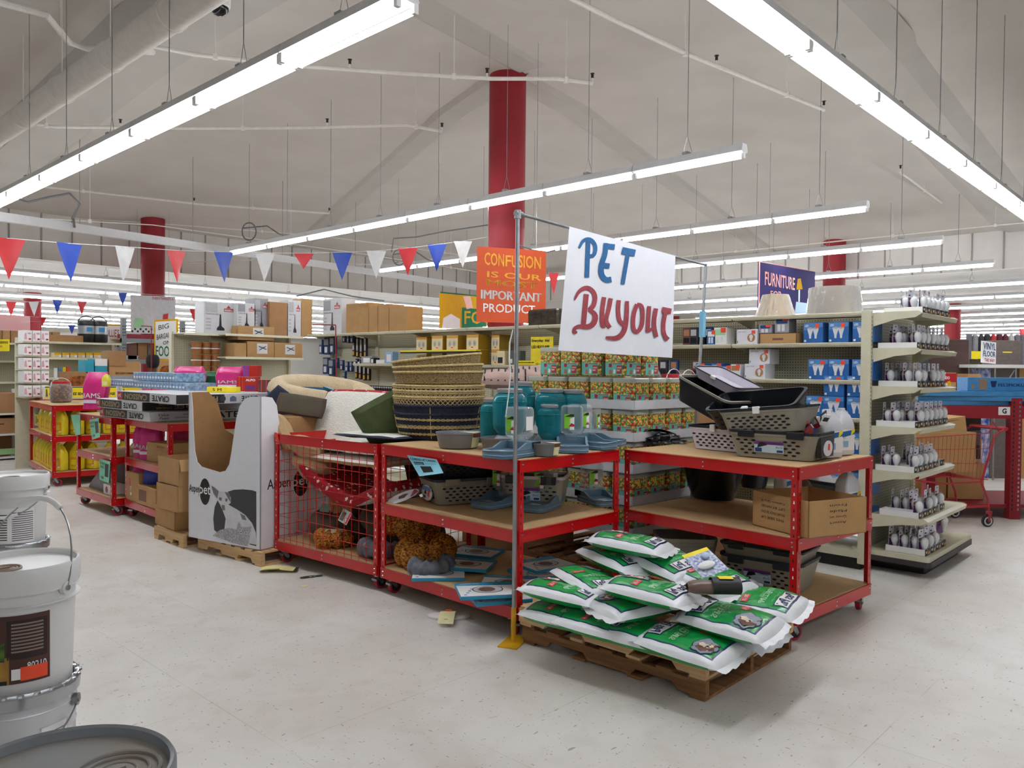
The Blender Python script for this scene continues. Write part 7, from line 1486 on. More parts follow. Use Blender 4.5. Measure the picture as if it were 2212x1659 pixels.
# round duct with collars, and dome camera
t = thing('air_duct', 'large round white duct with collars crossing the upper left corner', 'duct'); m = MB(); d0, d1 = Vector((2.95, 3.2, 4.62)), Vector((2.92, 15.5, 4.62)); 
MB().tube([d0, d1], .135, PIPEP, 28).build('duct_tube', t)
for k in range(9):
    p = d0.lerp(d1, (k+.6)/9); m = MB(); m.tube([p-Vector((0, .02, 0)), p+Vector((0, .02, 0))], .147, PIPEP, 28); m.tube([p+Vector((0, 0, .13)), Vector((p.x, p.y, ceil_z(p.x, p.y)))], .006, PIPEP, 5); m.build('collar', t)
p = dep(474, 14, 6.6); t = thing('dome_camera', 'white dome security camera with a black lens under the duct', 'camera', p)
MB().lathe([(.085, .16), (.09, .06), (.088, .0), (.078, -.01)], 28, PURE, cap=True).build('camera_housing', t); MB().lathe([(.075, -.005), (.072, -.035), (.05, -.065), (.02, -.078), (0, -.08)], 28, P('dark_dome', '0d0f14', .08), cap=False).build('lens_dome', t)
MB().tube([Vector((0, 0, .15)), Vector((0, 0, .30)), Vector((d0.x-p.x, .0, 4.62-p.z))], .03, PIPEP, 10).build('bracket', t)
# cable raceway and loops
t = thing('cable_raceway', 'long white unlit raceway hanging above the pennants', 'raceway'); a, b = Vector((1.5, 13.1, 3.72)), Vector((15.2, 15.1, 3.72)); d = (b-a).normalized(); s = Vector((-d.y, d.x, 0))*.045
m = MB(); m.add([a-s, b-s, b+s, a+s, a-s+Vector((0, 0, .13)), b-s+Vector((0, 0, .13)), b+s+Vector((0, 0, .13)), a+s+Vector((0, 0, .13))], [(0, 1, 2, 3), (4, 7, 6, 5), (0, 4, 5, 1), (3, 2, 6, 7), (0, 3, 7, 4), (1, 5, 6, 2)], HOUS); m.build('raceway_body', t)
for k in range(7): p = a.lerp(b, (k+.5)/7); MB().tube([p+Vector((0, 0, .12)), Vector((p.x, p.y, ceil_z(p.x, p.y)))], .006, STEEL, 5).build('hanger_rod', t)
CABL = P('grey_cable', '6f7073', .5)
for i, (cx, cy, r, D, lb) in enumerate(((538, 500, 19, 13.5, 'coiled grey cable loop at the left end of the middle light run'), (862, 556, 17, 15, 'coiled grey cable loop left of the orange sign'))):
    m = MB(); pts = [dep(cx+r*cos(a_)*.8, cy+r*sin(a_), D) for a_ in [k*pi/8 for k in range(26)]]; pts += [dep(cx+r+20, cy-12, D), dep(cx+r+45, cy+5, D), dep(cx+r+60, cy+10, D), dep(cx+r+62, cy+16, D)]; m.tube(pts, .012, CABL, 6); tag(m.build('cable_loop'), lb, 'cable')
m = MB(); m.tube([dep(20, 425, 12), dep(60, 437, 12), dep(110, 425, 12), dep(150, 418, 12), dep(172, 440, 12), dep(158, 470, 12), dep(162, 500, 12.5)], .02, CABL, 6); tag(m.build('cable_loop'), 'grey cable swooping from the ceiling to the raceway at upper left', 'cable')
m = MB(); m.tube([dep(846, 545, 14), dep(850, 515, 14), dep(900, 512, 14), dep(960, 500, 14), dep(1060, 485, 14)], .012, CABL, 6); tag(m.build('cable_loop'), 'grey cable running from the raceway to the red column', 'cable')
for i, (pts, lb) in enumerate(((((1113, 527), (1150, 540), (1180, 545), (1200, 540)), 'grey cable sagging from the red column to a light run'), (((640, 640), (700, 625), (760, 640), (830, 650)), 'black cable drooping behind the far lights'))):
    m = MB(); m.tube([dep(x, y, 10.8) for x, y in pts], .01, CABL, 6); tag(m.build('cable_loop'), lb, 'cable')
# ------------------------------------------------------------------ pennants
PCO = [P('red_pennant', 'd2202a', .3, bump=.2), P('blue_pennant', '1645b4', .3, bump=.2), P('white_pennant', 'd8d8d8', .35, bump=.2)]
def pennant_string(label, pts, cols, w, h, first=0):
    t = thing('pennant_string', label, 'pennants'); P3 = [dep(x, y, D) for x, y, D in pts]; m = MB(); m.tube(P3, .003, WPAPER, 5); m.build('cord', t)
    for i, p in enumerate(P3[1:-1]):
        d = (P3[i+2]-P3[i]); d.z *= .3; d.normalize(); c = cols[i]
        if c is None: continue
        n_ = Vector((-d.y, d.x, 0)); m = MB(); tw = rn.uniform(-.3, .3)
        hh = h*(.55 if (i == 6 and len(pts) > 12) else 1)
        m.grid(lambda s, r: p+d*((s-.5)*w*(1-r))-Vector((0, 0, hh*r))+n_*(.03*r*(1-r)*sin(s*4+i)+tw*.08*r*r), 6, 10, PCO[c]); m.build('pennant', t)
    return t
pennant_string('string of red, blue and white pennants across the left half of the store', [(-60, 512, 6.7), (20, 515, 6.9), (150, 526, 7.35), (270, 533, 8.0), (381, 541, 8.7), (483, 544, 9.2), (572, 546, 9.6), (656, 547, 9.9), (739, 545, 10.1), (813, 542, 10.3), (881, 536, 10.4), (944, 528, 10.5), (1000, 521, 10.6), (1052, 512, 10.75)], [0, 1, 2, 0, 1, 2, 0, 1, 2, 0, 1, 2], .26, .36)
pennant_string('second string of small pennants at far left above the shelving', [(-30, 648, 14), (24, 652, 14), (73, 652, 14.3), (124, 648, 14.6), (177, 652, 15), (224, 636, 15.3), (265, 632, 15.6), (380, 640, 16), (419, 668, 16), (470, 650, 16.5)], [0, 2, 1, 0, 2, 1, None, 0], .17, .26)
pennant_string('third short string of pennants at far left above the brown cartons', [(-30, 675, 17), (92, 686, 17), (155, 702, 17.3), (210, 700, 17.6)], [0, 1], .15, .2)
m = MB(); p = dep(1200, 590, 10.0); m.grid(lambda s, r: p+CR*((s-.3)*.13*(1-r)+.03*r-.05)-Vector((0, 0, .28*r)), 6, 8, PCO[0]); tag(m.build('pennant'), 'single torn red pennant hanging right of the orange sign', 'pennants')
# ------------------------------------------------------------------ signs
def board(name, label, TL, TR, BR, BL, D, mat, items, border=None, th=.012, hang=False):
    """flat board in a vertical plane; corner pixels, distance of the top left corner"""
    a = dep(*TL, D); h = (a.z-dep(*BL, D).z)
    # right edge: choose the distance that gives the same height
    k = (BR[1]-TR[1])/(BL[1]-TL[1]); D2 = D/k if k > 0 else D
    b = dep(*TR, D2); d = Vector((b.x-a.x, b.y-a.y, 0)); w = d.length; d.normalize(); n_ = Vector((d.y, -d.x, 0)); 
    if n_.dot(_f) > 0: n_ = -n_
    F = lambda x, y, o=0: a+d*x+Vector((0, 0, y-h+(b.z-a.z)*x/w))+n_*o
    m = MB(); N = 8
    m.add([F(0, 0), F(w, 0), F(w, h), F(0, h), F(0, 0, -th), F(w, 0, -th), F(w, h, -th), F(0, h, -th)], [(0, 1, 2, 3), (4, 7, 6, 5), (0, 4, 5, 1), (1, 5, 6, 2), (2, 6, 7, 3), (3, 7, 4, 0)], border or mat)
    if border: m.add([F(w*.06, h*.05, .001), F(w*.94, h*.05, .001), F(w*.94, h*.95, .001), F(w*.06, h*.95, .001)], [(0, 1, 2, 3)], mat)
    for it in items:
        if it[0] == 't': _, s, x, y, ww, hh, mt, sk = it; m.text(s, x, y, ww, hh, mt, lambda u_, v_: F(u_*w, (v_+sk*(u_-x))*h, .004), .012)
        else: _, poly, mt, o = it; m.add([F(x*w, y*h, o) for x, y in poly], [tuple(range(len(poly)))], mt)
    o = m.build(name, None, label, 'sign')
    if hang:
        for x in (w*.15, w*.85):
            q = F(x, h); MB().tube([q, Vector((q.x, q.y, min(ceil_z(q.x, q.y), 9) if q.x < UB and q.y < VB else 4.0))], .004, STEEL, 4).build('hanging_cord', o)
    return o
OR_ = P('orange_board', 'd2511f', .6, var=.03); GOL = P('golden_lettering', 'e6a512', .45); SIGN_Y = P('sign_yellow', 'e3b010', .85, spec=.15); SIGN_G = P('sign_green', '157a55', .85, spec=.15)
board('slogan_sign', 'orange sign reading CONFUSION IS OUR MOST IMPORTANT PRODUCT, in front of the red column', (1031, 532), (1180, 542), (1178, 699), (1034, 695), 9.6, OR_, [('t', 'CON', .10, .76, .28, .17, GOL, -.04), ('t', 'F', .40, .755, .08, .15, GOL, 0), ('t', 'U', .49, .745, .09, .16, GOL, 0), ('t', 'SION', .59, .75, .33, .17, GOL, -.02), ('t', 'IS OUR', .14, .60, .79, .08, GOL, -.02), ('t', 'MOST', .14, .49, .74, .08, GOL, -.02), ('t', 'IMPORTANT', .06, .31, .87, .12, WPAPER, -.02), ('t', 'PRODUCT', .09, .135, .75, .115, WPAPER, -.01)], hang=True)
board('food_sign', 'yellow and green food sign standing on the shelving left of the orange sign', (951, 630), (1052, 640), (1052, 706), (952, 709), 10.4, SIGN_Y, [('p', [(0, .96), (1, .96), (1, 1), (0, 1)], SIGN_G, .002), ('p', [(.42, 0), (.98, 0), (.98, .55), (.42, .60)], SIGN_G, .002), ('t', 'FOOD', .47, .1, .95, .4, SIGN_Y, 0), ('p', [(.03, .0), (.38, .0), (.38, .25), (.20, .40), (.06, .28)], WPAPER, .002), ('p', [(.44, .92), (.6, .95), (.66, .6), (.52, .55)], P('terracotta_print', 'd47a4a', .5), .003)])
PURB = P('sign_purple', '352c6c', .85, spec=.2); SALM = P('salmon_lettering', 'e2705c', .45)
board('furniture_sign', 'purple FURNITURE FOR sign hanging over the shelving between the lampshades', (1639, 564), (1761, 586), (1757, 676), (1640, 676), 12.7, PURB, [('p', [(0, 0), (.02, 0), (.02, 1), (0, 1)], SALM, .002), ('p', [(0, .985), (1, .985), (1, 1), (0, 1)], SALM, .002), ('t', 'FURNITURE', .09, .55, .50, .27, SALM, -.1), ('t', 'FOR', .18, .32, .18, .13, SALM, 0), ('p', [(.60, .0), (.92, .0), (.90, .22), (.62, .25)], P('sky_blue_print', '7bb8dc', .45), .002), ('p', [(.62, .52), (.74, .54), (.70, .78), (.64, .76)], SIGN_Y, .003), ('p', [(.66, .25), (.69, .25), (.69, .52), (.66, .52)], LBLUE, .003)], hang=True)
board('fresh_sign', 'yellow-framed white sign reading FRESH at the end of the grey racking', (222, 700), (264, 701), (262, 768), (222, 768), 15.6, WPAPER, [('t', "OLLIE'S", .14, .60, .70, .24, P('faded_red_print', 'b04a55', .5), 0), ('t', 'FRESH &', .14, .27, .70, .13, INK, 0), ('p', [(.12, .05), (.3, .05), (.3, .18), (.12, .18)], CYB, .003)], border=SIGN_Y)
board('bargain_sign', 'yellow-framed sign reading BIG BARGAINS ON FOOD above the person in pink', (333, 691), (384, 688), (383, 781), (333, 778), 15.0, WPAPER, [('t', 'BIG', .2, .74, .45, .12, INK, .1), ('t', 'BARGAINS', .12, .50, .72, .13, INK, .1), ('t', 'ON', .40, .38, .3, .09, INK, .1), ('t', 'FOOD', .08, .10, .80, .26, SIGN_G, 0)], border=SIGN_Y)
board('moderation_sign', 'dark red hanging sign ending in MODERATION ESPECIALLY at the far left', (-40, 676), (64, 683), (63, 714), (-40, 712), 16.5, P('sign_brick', '9b2f26', .45), [('t', 'EVERYTHING IN', .02, .78, .8, .14, GOL, 0), ('t', 'MODERATION...', .22, .40, .75, .26, GOL, 0), ('t', 'ESPECIALLY', .20, .06, .76, .22, WPAPER, 0)], hang=True)
board('everything_sign', "white hanging sign headed EVERYTHING'S above the grey racking", (282, 637), (379, 641), (379, 722), (280, 720), 17, P('sign_white', 'd9d9df', .5), [('t', "EVERYTHING'S A", .48, .90, .48, .07, P('faded_red_print', ''), 0)]+[('p', [(.02+.06*k, .03+.06*((k+j) % 2)), (.06+.06*k, .03+.06*((k+j) % 2)), (.06+.06*k, .08+.06*((k+j) % 2)), (.02+.06*k, .08+.06*((k+j) % 2))], INK, .002+.0001*j) for k in range(8) for j in (0,)]+[('p', [(.70, .25), (.82, .30), (.84, .55), (.72, .52)], PCO[0], .002), ('p', [(.05, .15), (.3, .15), (.28, .40), (.1, .42)], P('pale_green_print', ''), .002)], hang=True)
tag(bpy.data.objects['paper_banner'])
board('yellow_notice', 'yellow handwritten price notice at the left edge of the picture', (-30, 733), (20, 733), (20, 759), (-30, 759), 14.5, YEL, [('t', 'DRESSING', .4, .65, .55, .2, INK, 0), ('t', '2.99', .5, .3, .2, .2, MAR, 0)])
board('yellow_notice', 'yellow 1.99 price notice on the white shelf unit at the left edge', (-20, 931), (22, 931), (21, 948), (-20, 948), 14.4, YEL, [('t', 'WAS 2.99', .4, .55, .5, .3, INK, 0), ('t', '1.99', .5, .1, .4, .35, INK, 0)])
for i, (x, y0, y1, D, lb) in enumerate(((88, 696, 862, 13.2, 'thin red sign pole above the edging boxes'), (327, 705, 808, 12.6, 'thin red sign pole in front of the person'), (725, 702, 826, 10.2, 'thin red bent sign pole before the pegboard of clamshell packs'))):
    m = MB(); a, b = dep(x, y0, D), dep(x+(4 if i == 2 else 0), y1, D); m.tube([Vector((b.x, b.y, 0)), a], .008, P('sign_pole_red', '8e1f2c', .4), 6)
    q = dep(x-(50 if i == 2 else 22), y0-1, D); m.tube([a, q], .008, P('sign_pole_red', ''), 6); tag(m.build('sign_pole'), lb, 'sign pole')
# ------------------------------------------------------------------ end of the main run and the shelving behind it (faces the aisle, -Y)
def gondola_v(label, x0, x1, v, zs, depth=.45, top=2.13, peg=PEG, name='gondola_shelving', mat=CREAM, bays=None):
    a, b = on_v(x0, 800, v), on_v(x1, 800, v); t = thing(name, label, 'shelving', (a.x, v, 0)); w = b.x-a.x
    MB().box(0, w, depth, depth+.02, .1, top, peg).build('pegboard_panel', t)
    nb = bays or max(1, round(w/1.2))
    for k in range(nb+1): MB().box(w*k/nb-.02, w*k/nb+.02, depth-.04, depth+.05, 0, top+.01, mat).build('upright', t)
    for z in list(zs)+[top]:
        m = MB().box(0, w, 0, depth-.03, z-.02, z, mat); m.add([(0, 0, z+.001), (w, 0, z+.001), (w, -.015, z-.036), (0, -.015, z-.036)], [(0, 1, 2, 3)], mat); m.build('shelf', t)
    MB().box(0, w, .02, depth, 0, .16, mat).build('base_deck', t); return t
V1 = 11.3
gondola_v('cream shelving run of brown fan cartons behind the wire cart', 486, 655, V1, (1.78, 1.25, .8))
FANP = P('fan_label_white', 'dcdcdc', .5)
def deco_fan(m, w, d, h): x = w*.55; m.flat([(x-.09, h*.22), (x+.09, h*.22), (x+.09, h*.88), (x-.09, h*.88)], FANP, FY()); m.tube([(x-.06, -.003, h*.7), (x+.07, -.003, h*.5)], .006, DK, 4); m.tube([(x-.05, -.003, h*.45), (x+.06, -.003, h*.7)], .006, DK, 4)
for i, (x0, x1, yt, z, lb) in enumerate(((506, 532, 741, 1.781, 'smallest brown carton, left end of the fan carton shelf'), (534, 592, 738, 1.781, 'brown ceiling fan carton, left one on the shelf'), (593, 653, 741, 1.781, 'brown ceiling fan carton, right one on the shelf'))):
    vbox('fan_carton', lb, 'box', x0, x1, yt, z, V1+.02, .35, CARD2, deco_fan if i else None)
q = vbox('fan_carton', 'brown ceiling fan carton stacked on the two others', 'box', 514, 592, 705, 1.781+.262, V1+.02, .35, CARD2, deco_fan)
GTV = 2.131
for i, (x0, x1, yt, z, mt, dc, lb) in enumerate(((536, 552, 705, 0, 0, 0, ''), (582, 620, 653, GTV, CARD, None, 'tall plain brown carton among the vacuum boxes'), (622, 650, 649, GTV, VAC, deco_vac(0), 'tall vacuum cleaner box with a black and white machine, right of the brown carton'), (651, 674, 646, GTV, CARD2, None, 'tall plain tan carton at the right of the vacuum boxes'))):
    if lb: vbox('vacuum_box' if mt is VAC else 'cardboard_carton', lb, 'box', x0, x1, yt, z, V1+.03, .28, mt, dc)
gondola_v('cream shelving under the leftmost vacuum box, with plastic tubs of snacks', 396, 484, V1+.2, (1.55, 1.1), depth=.4)
for i, (x0, x1, yt, z, lb) in enumerate(((440, 509, 652, GTV, 'big white vacuum cleaner box at the left end of the top shelf'), (512, 552, 655, GTV+.08, 'white vacuum box with a blue and red logo beside the big one'), (549, 579, 645, GTV+.08, 'grey-fronted vacuum box left of the tall brown carton'))):
    vbox('vacuum_box', lb, 'box', x0, x1, yt, z, V1+.22 if i == 0 else V1+.1, .3, VAC if i < 2 else SB, deco_vac(i % 2))
m = MB().box(0, .75, 0, .4, GTV-.001, GTV+.079, CARD2); a = on_v(510, 800, V1+.05); m.build('cardboard_carton', None, 'flat brown carton lying under the two middle vacuum boxes', 'box', loc=(a.x, V1+.05, .0))
heap('bagged_hose', 'white plastic bag bundled on top of the big vacuum box', 'bag', 0, 0, 0, .18, .1, .09, PURE, 6, loc=(on_v(464, 800, V1+.3).x, V1+.35, dep(464, 655, 12.5).z), rough=.7)
SNK = P('snack_tub_red', 'b5482f', .4, col2='6f7a3c', scale=25)
for i in range(3):
    for j in range(5):
        a = on_v(424+i*20, 800, V1+.22); m = MB().lathe([(.07, 0), (.075, .065), (.08, .07), (.078, .085), (0, .086)], 14, SNK)
        if j % 2: m.lathe([(.079, .07), (.081, .072), (.08, .088), (0, .089)], 14, P('clear_lid_white', 'd9d9d9', .3))
        m.build('snack_tub', None, 'round snack tub, %s up in the %s stack from the left' % (ORD[j], ORD[i]), 'tub', 'stacked snack tubs', loc=(a.x+.05, V1+.32, 1.551+j*.09))
for i, (x, z) in enumerate(((400, 1.801), (420, 1.801), (398, 1.101), (414, 1.101))):
    pass
BLB = P('blue_white_food_box', 'c9d3da', .4)
def deco_bl(m, w, d, h): m.flat([(w*.5+w*.36*cos(k), h*.62+h*.22*sin(k)) for k in (0, 1, 2, 3, 4, 5, 6)], P('mid_cyan_print', '2f8fc4', .4), FY()); m.flat([(w*.3, h*.1), (w*.75, h*.1), (w*.65, h*.35), (w*.4, h*.35)], P('wheat_print', ''), FY())
t = gondola_v('grey metal racking of food boxes behind the bargain sign', 386, 440, 15.5, (1.92, 1.55, 1.1), top=2.2, mat=P('grey_rack', '8d959b', .5))
for i, (x0, x1, z, y) in enumerate(((392, 406, 1.922, 737), (408, 422, 1.922, 737), (390, 404, 1.102, 792), (406, 420, 1.102, 792), (390, 408, 1.552, 768))): vbox('food_box', 'blue and white food box, %s on the grey racking right of the bargain sign' % ORD[i], 'box', x0, x1, y, z, 15.52, .2, BLB, deco_bl)
# grey perforated racking with signs
GRK = P('grey_rack', '')
t = thing('pallet_rack', 'grey perforated metal racking behind the stacked brown cartons', 'rack'); a, b = on_v(262, 800, 16), on_v(390, 800, 16)
for x in (a.x, (a.x+b.x)/2+.1, b.x):
    m = MB().box(x, x+.09, 15.98, 16.06, 0, 2.55, GRK)
    for k in range(34): m.box(x+.02, x+.035, 15.976, 15.98, .4+k*.06, .425+k*.06, INK); m.box(x+.055, x+.07, 15.976, 15.98, .4+k*.06, .425+k*.06, INK)
    m.build('upright', t)
for z in (1.15, 1.75, 2.16): MB().box(a.x, b.x, 15.97, 16.06, z-.08, z, GRK).box(a.x, b.x, 16.06, 17, z-.02, z, MDF).build('beam', t)
for i, (x0, x1, y, z, mt, lb) in enumerate(((276, 296, 742, 1.751, BRN, 'dark brown carton, left on the grey racking'), (298, 318, 741, 1.751, CARD, 'brown carton in the middle of the grey racking'), (320, 330, 745, 1.751, P('box_text_brown', '7a6a58', .6), 'narrow printed carton on the grey racking'), (272, 300, 768, 1.151, WPAPER, 'white shelf carton low on the grey racking'), (270, 326, 722, 2.161, MAR, 'dark red flat box on top of the grey racking'))): vbox('stock_box', lb, 'box', x0, x1, y, z, 16.1, .4, mt)
# far left shelving run with coolers, crackers and cartons
V2 = 15.4
gondola_v('long cream shelving with drink coolers on its top shelf at far left', 104, 262, V2, (1.76, 1.40), top=2.04)
for i, (x, lb) in enumerate(((188, 'black and silver drink cooler, left one on the far shelving'), (214, 'black and silver drink cooler, right one half behind the fresh sign'))):
    a = on_v(x, 800, V2+.2); m = MB(); m.lathe([(.13, 0), (.15, .03), (.15, .16)], 24, BLACK); m.lathe([(.152, .16), (.152, .31)], 24, P('brushed_silver', 'a9adb2', .3, .6)); m.lathe([(.15, .31), (.155, .33), (.14, .40), (0, .42)], 24, BLACK); m.tube([(.15*cos(k*pi/8), 0, .36+.13*sin(k*pi/8)) for k in range(9)], .01, BLACK, 6); m.flat([(-.05, .2), (.05, .2), (.05, .28), (-.05, .28)], P('mid_cyan_print', ''), FY(-.155)); m.build('drink_cooler', None, lb, 'cooler', loc=(a.x, V2+.22, 2.041))
for i in range(6): vbox('cracker_box', 'yellow-banded cracker box, %s from the left on the far shelving' % ORD[i], 'box', 118+i*17, 133+i*17, 762, 1.761, V2+.03, .2, P('cracker_tan', 'd8c39a', .45), lambda m, w, d, h: (m.flat([(0, h*.6), (w, h*.6), (w, h), (0, h)], SIGN_Y, FY()), m.flat([(w*.6, h*.1), (w*.95, h*.1), (w*.95, h*.55), (w*.6, h*.55)], WPAPER, FY())), 'cracker boxes on the far shelving')
for i, (x0, x1, y, z) in enumerate(((106, 180, 724, 2.041), (192, 212, 704, 2.041), (203, 226, 712, 2.20))): vbox('cardboard_carton', 'brown carton, %s from the left around the drink coolers' % ORD[i], 'box', x0, x1, y, z if i < 2 else 2.041, V2+.35 if i else V2+.1, .3, CARD)
for i in range(8): vbox('cardboard_carton', 'plain brown carton, %s from the left in the row under the dark red hanging sign' % ORD[i], 'box', -12+i*18, 4+i*18, 713+i*.6, 2.045, 17.3, .4, CARD2 if i % 2 else CARD, None, 'row of brown cartons on the far shelving')
gondola_v('cream shelving under the row of brown cartons at the far left', -60, 160, 17.2, (1.7, 1.3), top=2.04)
for i in range(4): vbox('cleaning_bottle', 'small cleaning bottle, %s from the left on the far shelf behind the jar' % ORD[i], 'bottle', 118+i*9, 124+i*9, 795-i, 1.401, V2+.1, .05, [WPAPER, P('mid_blue_print', ''), YEL, ORANGE][i])
# white boxes stacked on an endcap
WEC = thing('endcap_shelving', 'narrow endcap of white food boxes at far left, five tiers high', 'shelving', (on_v(50, 800, 13.6).x, 13.6, 0)); WWD = on_v(106, 800, 13.6).x-on_v(50, 800, 13.6).x
MB().box(0, WWD, .4, .43, 0, 2.05, CREAM).build('back_panel', WEC)
def deco_wf(m, w, d, h): m.text('PASTA', w*.5, h*.65, w*.4, h*.14, CRIM, FY(), .03); m.flat([(w*.05, h*.2), (w*.4, h*.2), (w*.3, h*.8), (w*.1, h*.7)], P('pale_pink_print', 'd9a0b0', .5), FY()); m.flat([(w*.6, h*.15), (w*.9, h*.15), (w*.9, h*.3), (w*.6, h*.3)], CRIM, FY())
for k, z in enumerate((1.14, 1.36, 1.56, 1.77, 1.98)):
    MB().box(0, WWD, 0, .4, z-.02, z, CREAM).build('shelf', WEC)
    for j in range(3): carton_at('food_box', 'white food box, %s from left, %s tier from the top of the far-left endcap' % (ORD[j], ORD[4-k]), 'box', (WEC.location.x+.005+j*WWD/3, 13.58, z+.001), 0, WWD/3-.01, .3, .17, WPAPER, deco_wf, 'white food boxes')
# white shelf unit at the left edge
t = thing('shelf_unit', 'white shelf unit with brown backed bays at the left edge', 'shelving'); q0 = at(48, 992, 0); xx, vv = q0.x, q0.y
MB().prism([(vv-.1, 0), (vv+.5, 0), (vv+.5, 1.20), (vv+.25, 1.20), (vv-.1, 1.0)], xx-.03, xx, PURE, 'x').build('side_panel', t)
for z in (.06, .45, .80): MB().box(xx-1.6, xx-.03, vv, vv+.5, z-.03, z, PURE).build('shelf', t)
MB().box(xx-1.6, xx-.03, vv+.48, vv+.5, 0, 1.15, BRI).build('back_panel', t); MB().box(xx-1.6, xx-.03, vv-.01, vv+.0, .10, .2, P('zigzag_green', '8fb57a', .6)).build('price_rail', t)
carton_at('cardboard_carton', 'brown carton on the top shelf of the white unit at the left edge', 'box', (xx-.75, vv+.05, .801), 0, .68, .35, .34, CARD)
carton_at('cardboard_carton', 'brown carton with a black handle slot on the middle shelf of the white unit', 'box', (xx-.75, vv+.05, .451), 0, .66, .35, .26, CARD, lambda m, w, d, h: m.flat([(w*.3, h*.6), (w*.75, h*.6), (w*.75, h*.66), (w*.3, h*.66)], INK, FY()))
heap('brown_sack', 'brown sack on the lowest shelf of the white unit', 'sack', 0, 0, 0, .3, .15, .12, BRN, 9, loc=(xx-.4, vv+.2, .06), rough=.5)
# brown cartons, snack crates and printed cases in the middle distance at left
p_tab = 13.9; x0_, x1_ = on_v(150, 800, p_tab).x, on_v(395, 800, p_tab).x
m = MB().box(x0_, x1_, p_tab, p_tab+.8, 1.06, 1.09, MDF).box(x0_, x1_, p_tab, p_tab+.02, .98, 1.06, RED)
for x in (x0_, x1_-.05): m.box(x, x+.05, p_tab, p_tab+.05, 0, 1.06, RED).box(x, x+.05, p_tab+.75, p_tab+.8, 0, 1.06, RED)
m.build('display_table', None, 'red-edged table carrying snack crates and cartons behind the cans', 'table')
CHIP = P('orange_snack_bags', 'b9661f', .3, col2='5a2c12', scale=18)
def deco_win(m, w, d, h): m.flat([(w*.5+w*.42*math.copysign(abs(cos(k*pi/8))**.6, cos(k*pi/8)), h*.48+h*.36*math.copysign(abs(sin(k*pi/8))**.6, sin(k*pi/8))) for k in range(16)], CHIP, FY())
for i, (x0, x1, y, z, mt, dc, lb) in enumerate(((142, 205, 803, 1.091, CARD, deco_win, 'brown carton with an oval window of snack bags, left of the pink bag'), (236, 303, 781, 1.26, CARD2, lambda m, w, d, h: m.text('BEST CANDY COMPANY', w*.2, h*.5, w*.6, h*.08, BRN, FY(), .02), 'wide brown carton with small print beside the person in pink'), (236, 272, 758, 1.62, CARD, None, 'small brown carton on top of the wide one'), (340, 392, 779, 1.20, CARD2, deco_win, 'brown crate of orange snack bags right of the person'), (185, 203, 778, 1.5, P('teal_case', '2c9ab5', .4), None, 'teal and white case, left one behind the pink bag'), (205, 232, 775, 1.5, P('teal_case', ''), lambda m, w, d, h: m.flat([(0, h*.5), (w, h*.5), (w, h), (0, h)], WPAPER, FY()), 'teal and white case, right one behind the pink bag'), (234, 286, 812, 1.091, P('clear_grey_case', '9aa3a8', .4), None, 'translucent grey case below the wide carton'), (206, 232, 812, 1.091, CARD2, None, 'small brown carton below the teal cases'))):
    vbox('stock_carton', lb, 'box', x0, x1, y, z, p_tab+.05+(i % 2)*.02, .35, mt, dc)
MB().box(0, on_v(305, 800, p_tab).x-on_v(183, 800, p_tab).x, 0, .4, 0, .17, CARD).build('stock_carton', None, 'long low brown carton supporting the wide carton', 'box', loc=(on_v(183, 800, p_tab).x, p_tab+.38, 1.091))
MB().box(0, on_v(395, 800, p_tab).x-on_v(338, 800, p_tab).x, 0, .3, 0, .107, CARD).build('stock_carton', None, 'low brown carton under the crate of orange snack bags', 'box', loc=(on_v(338, 800, p_tab).x, p_tab+.08, 1.091))
MB().box(0, on_v(234, 800, p_tab).x-on_v(183, 800, p_tab).x, 0, .3, 0, .40, CARD).build('stock_carton', None, 'brown carton under the teal cases', 'box', loc=(on_v(183, 800, p_tab).x, p_tab+.42, 1.092))
# ------------------------------------------------------------------ person in a pink top, seen from behind
hp = on_v(330, 785, 13.2); SKIN = P('dark_skin', '5a3a2c', .5); HAIR = P('black_hair', '141012', .8, bump=.8, bscale=90); PTOP = P('pink_top', 'ef6d86', .8, bump=.2)
me = bpy.data.meshes.new('person'); J = [(0, 0, .92), (0, 0, 1.12), (0, 0, 1.36), (0, .01, 1.47), (0, .02, 1.55), (0, .03, 1.66), (.17, 0, 1.38), (.21, .02, 1.12), (.18, .18, .98), (.16, .30, 1.0), (-.17, 0, 1.38), (-.21, .02, 1.12), (-.18, .18, .98), (-.16, .30, 1.0), (.09, 0, .88), (.10, .02, .48), (.10, 0, .08), (.10, .14, .03), (-.09, 0, .88), (-.10, .02, .48), (-.10, 0, .08), (-.10, .14, .03)]
Ed = [(0, 1), (1, 2), (2, 3), (3, 4), (4, 5), (2, 6), (6, 7), (7, 8), (8, 9), (2, 10), (10, 11), (11, 12), (12, 13), (0, 14), (14, 15), (15, 16), (16, 17), (0, 18), (18, 19), (19, 20), (20, 21)]
RD = [.15, .14, .16, .06, .075, .085, .065, .048, .035, .03, .065, .048, .035, .03, .09, .06, .045, .04, .09, .06, .045, .04]
me.from_pydata(J, Ed, []); me.materials.append(SKIN); po = bpy.data.objects.new('person', me); COL.objects.link(po); md = po.modifiers.new('skin', 'SKIN')
for i, r in enumerate(RD): me.skin_vertices[0].data[i].radius = (r, r*.8)
me.skin_vertices[0].data[0].use_root = True; po.modifiers.new('sub', 'SUBSURF').levels = 1; po.modifiers['sub'].render_levels = 2
po.location = (hp.x, 13.2, .02); po.rotation_euler[2] = -.4; tag(po, 'person with short black hair and pink top, back to the camera, beyond the cans', 'person')
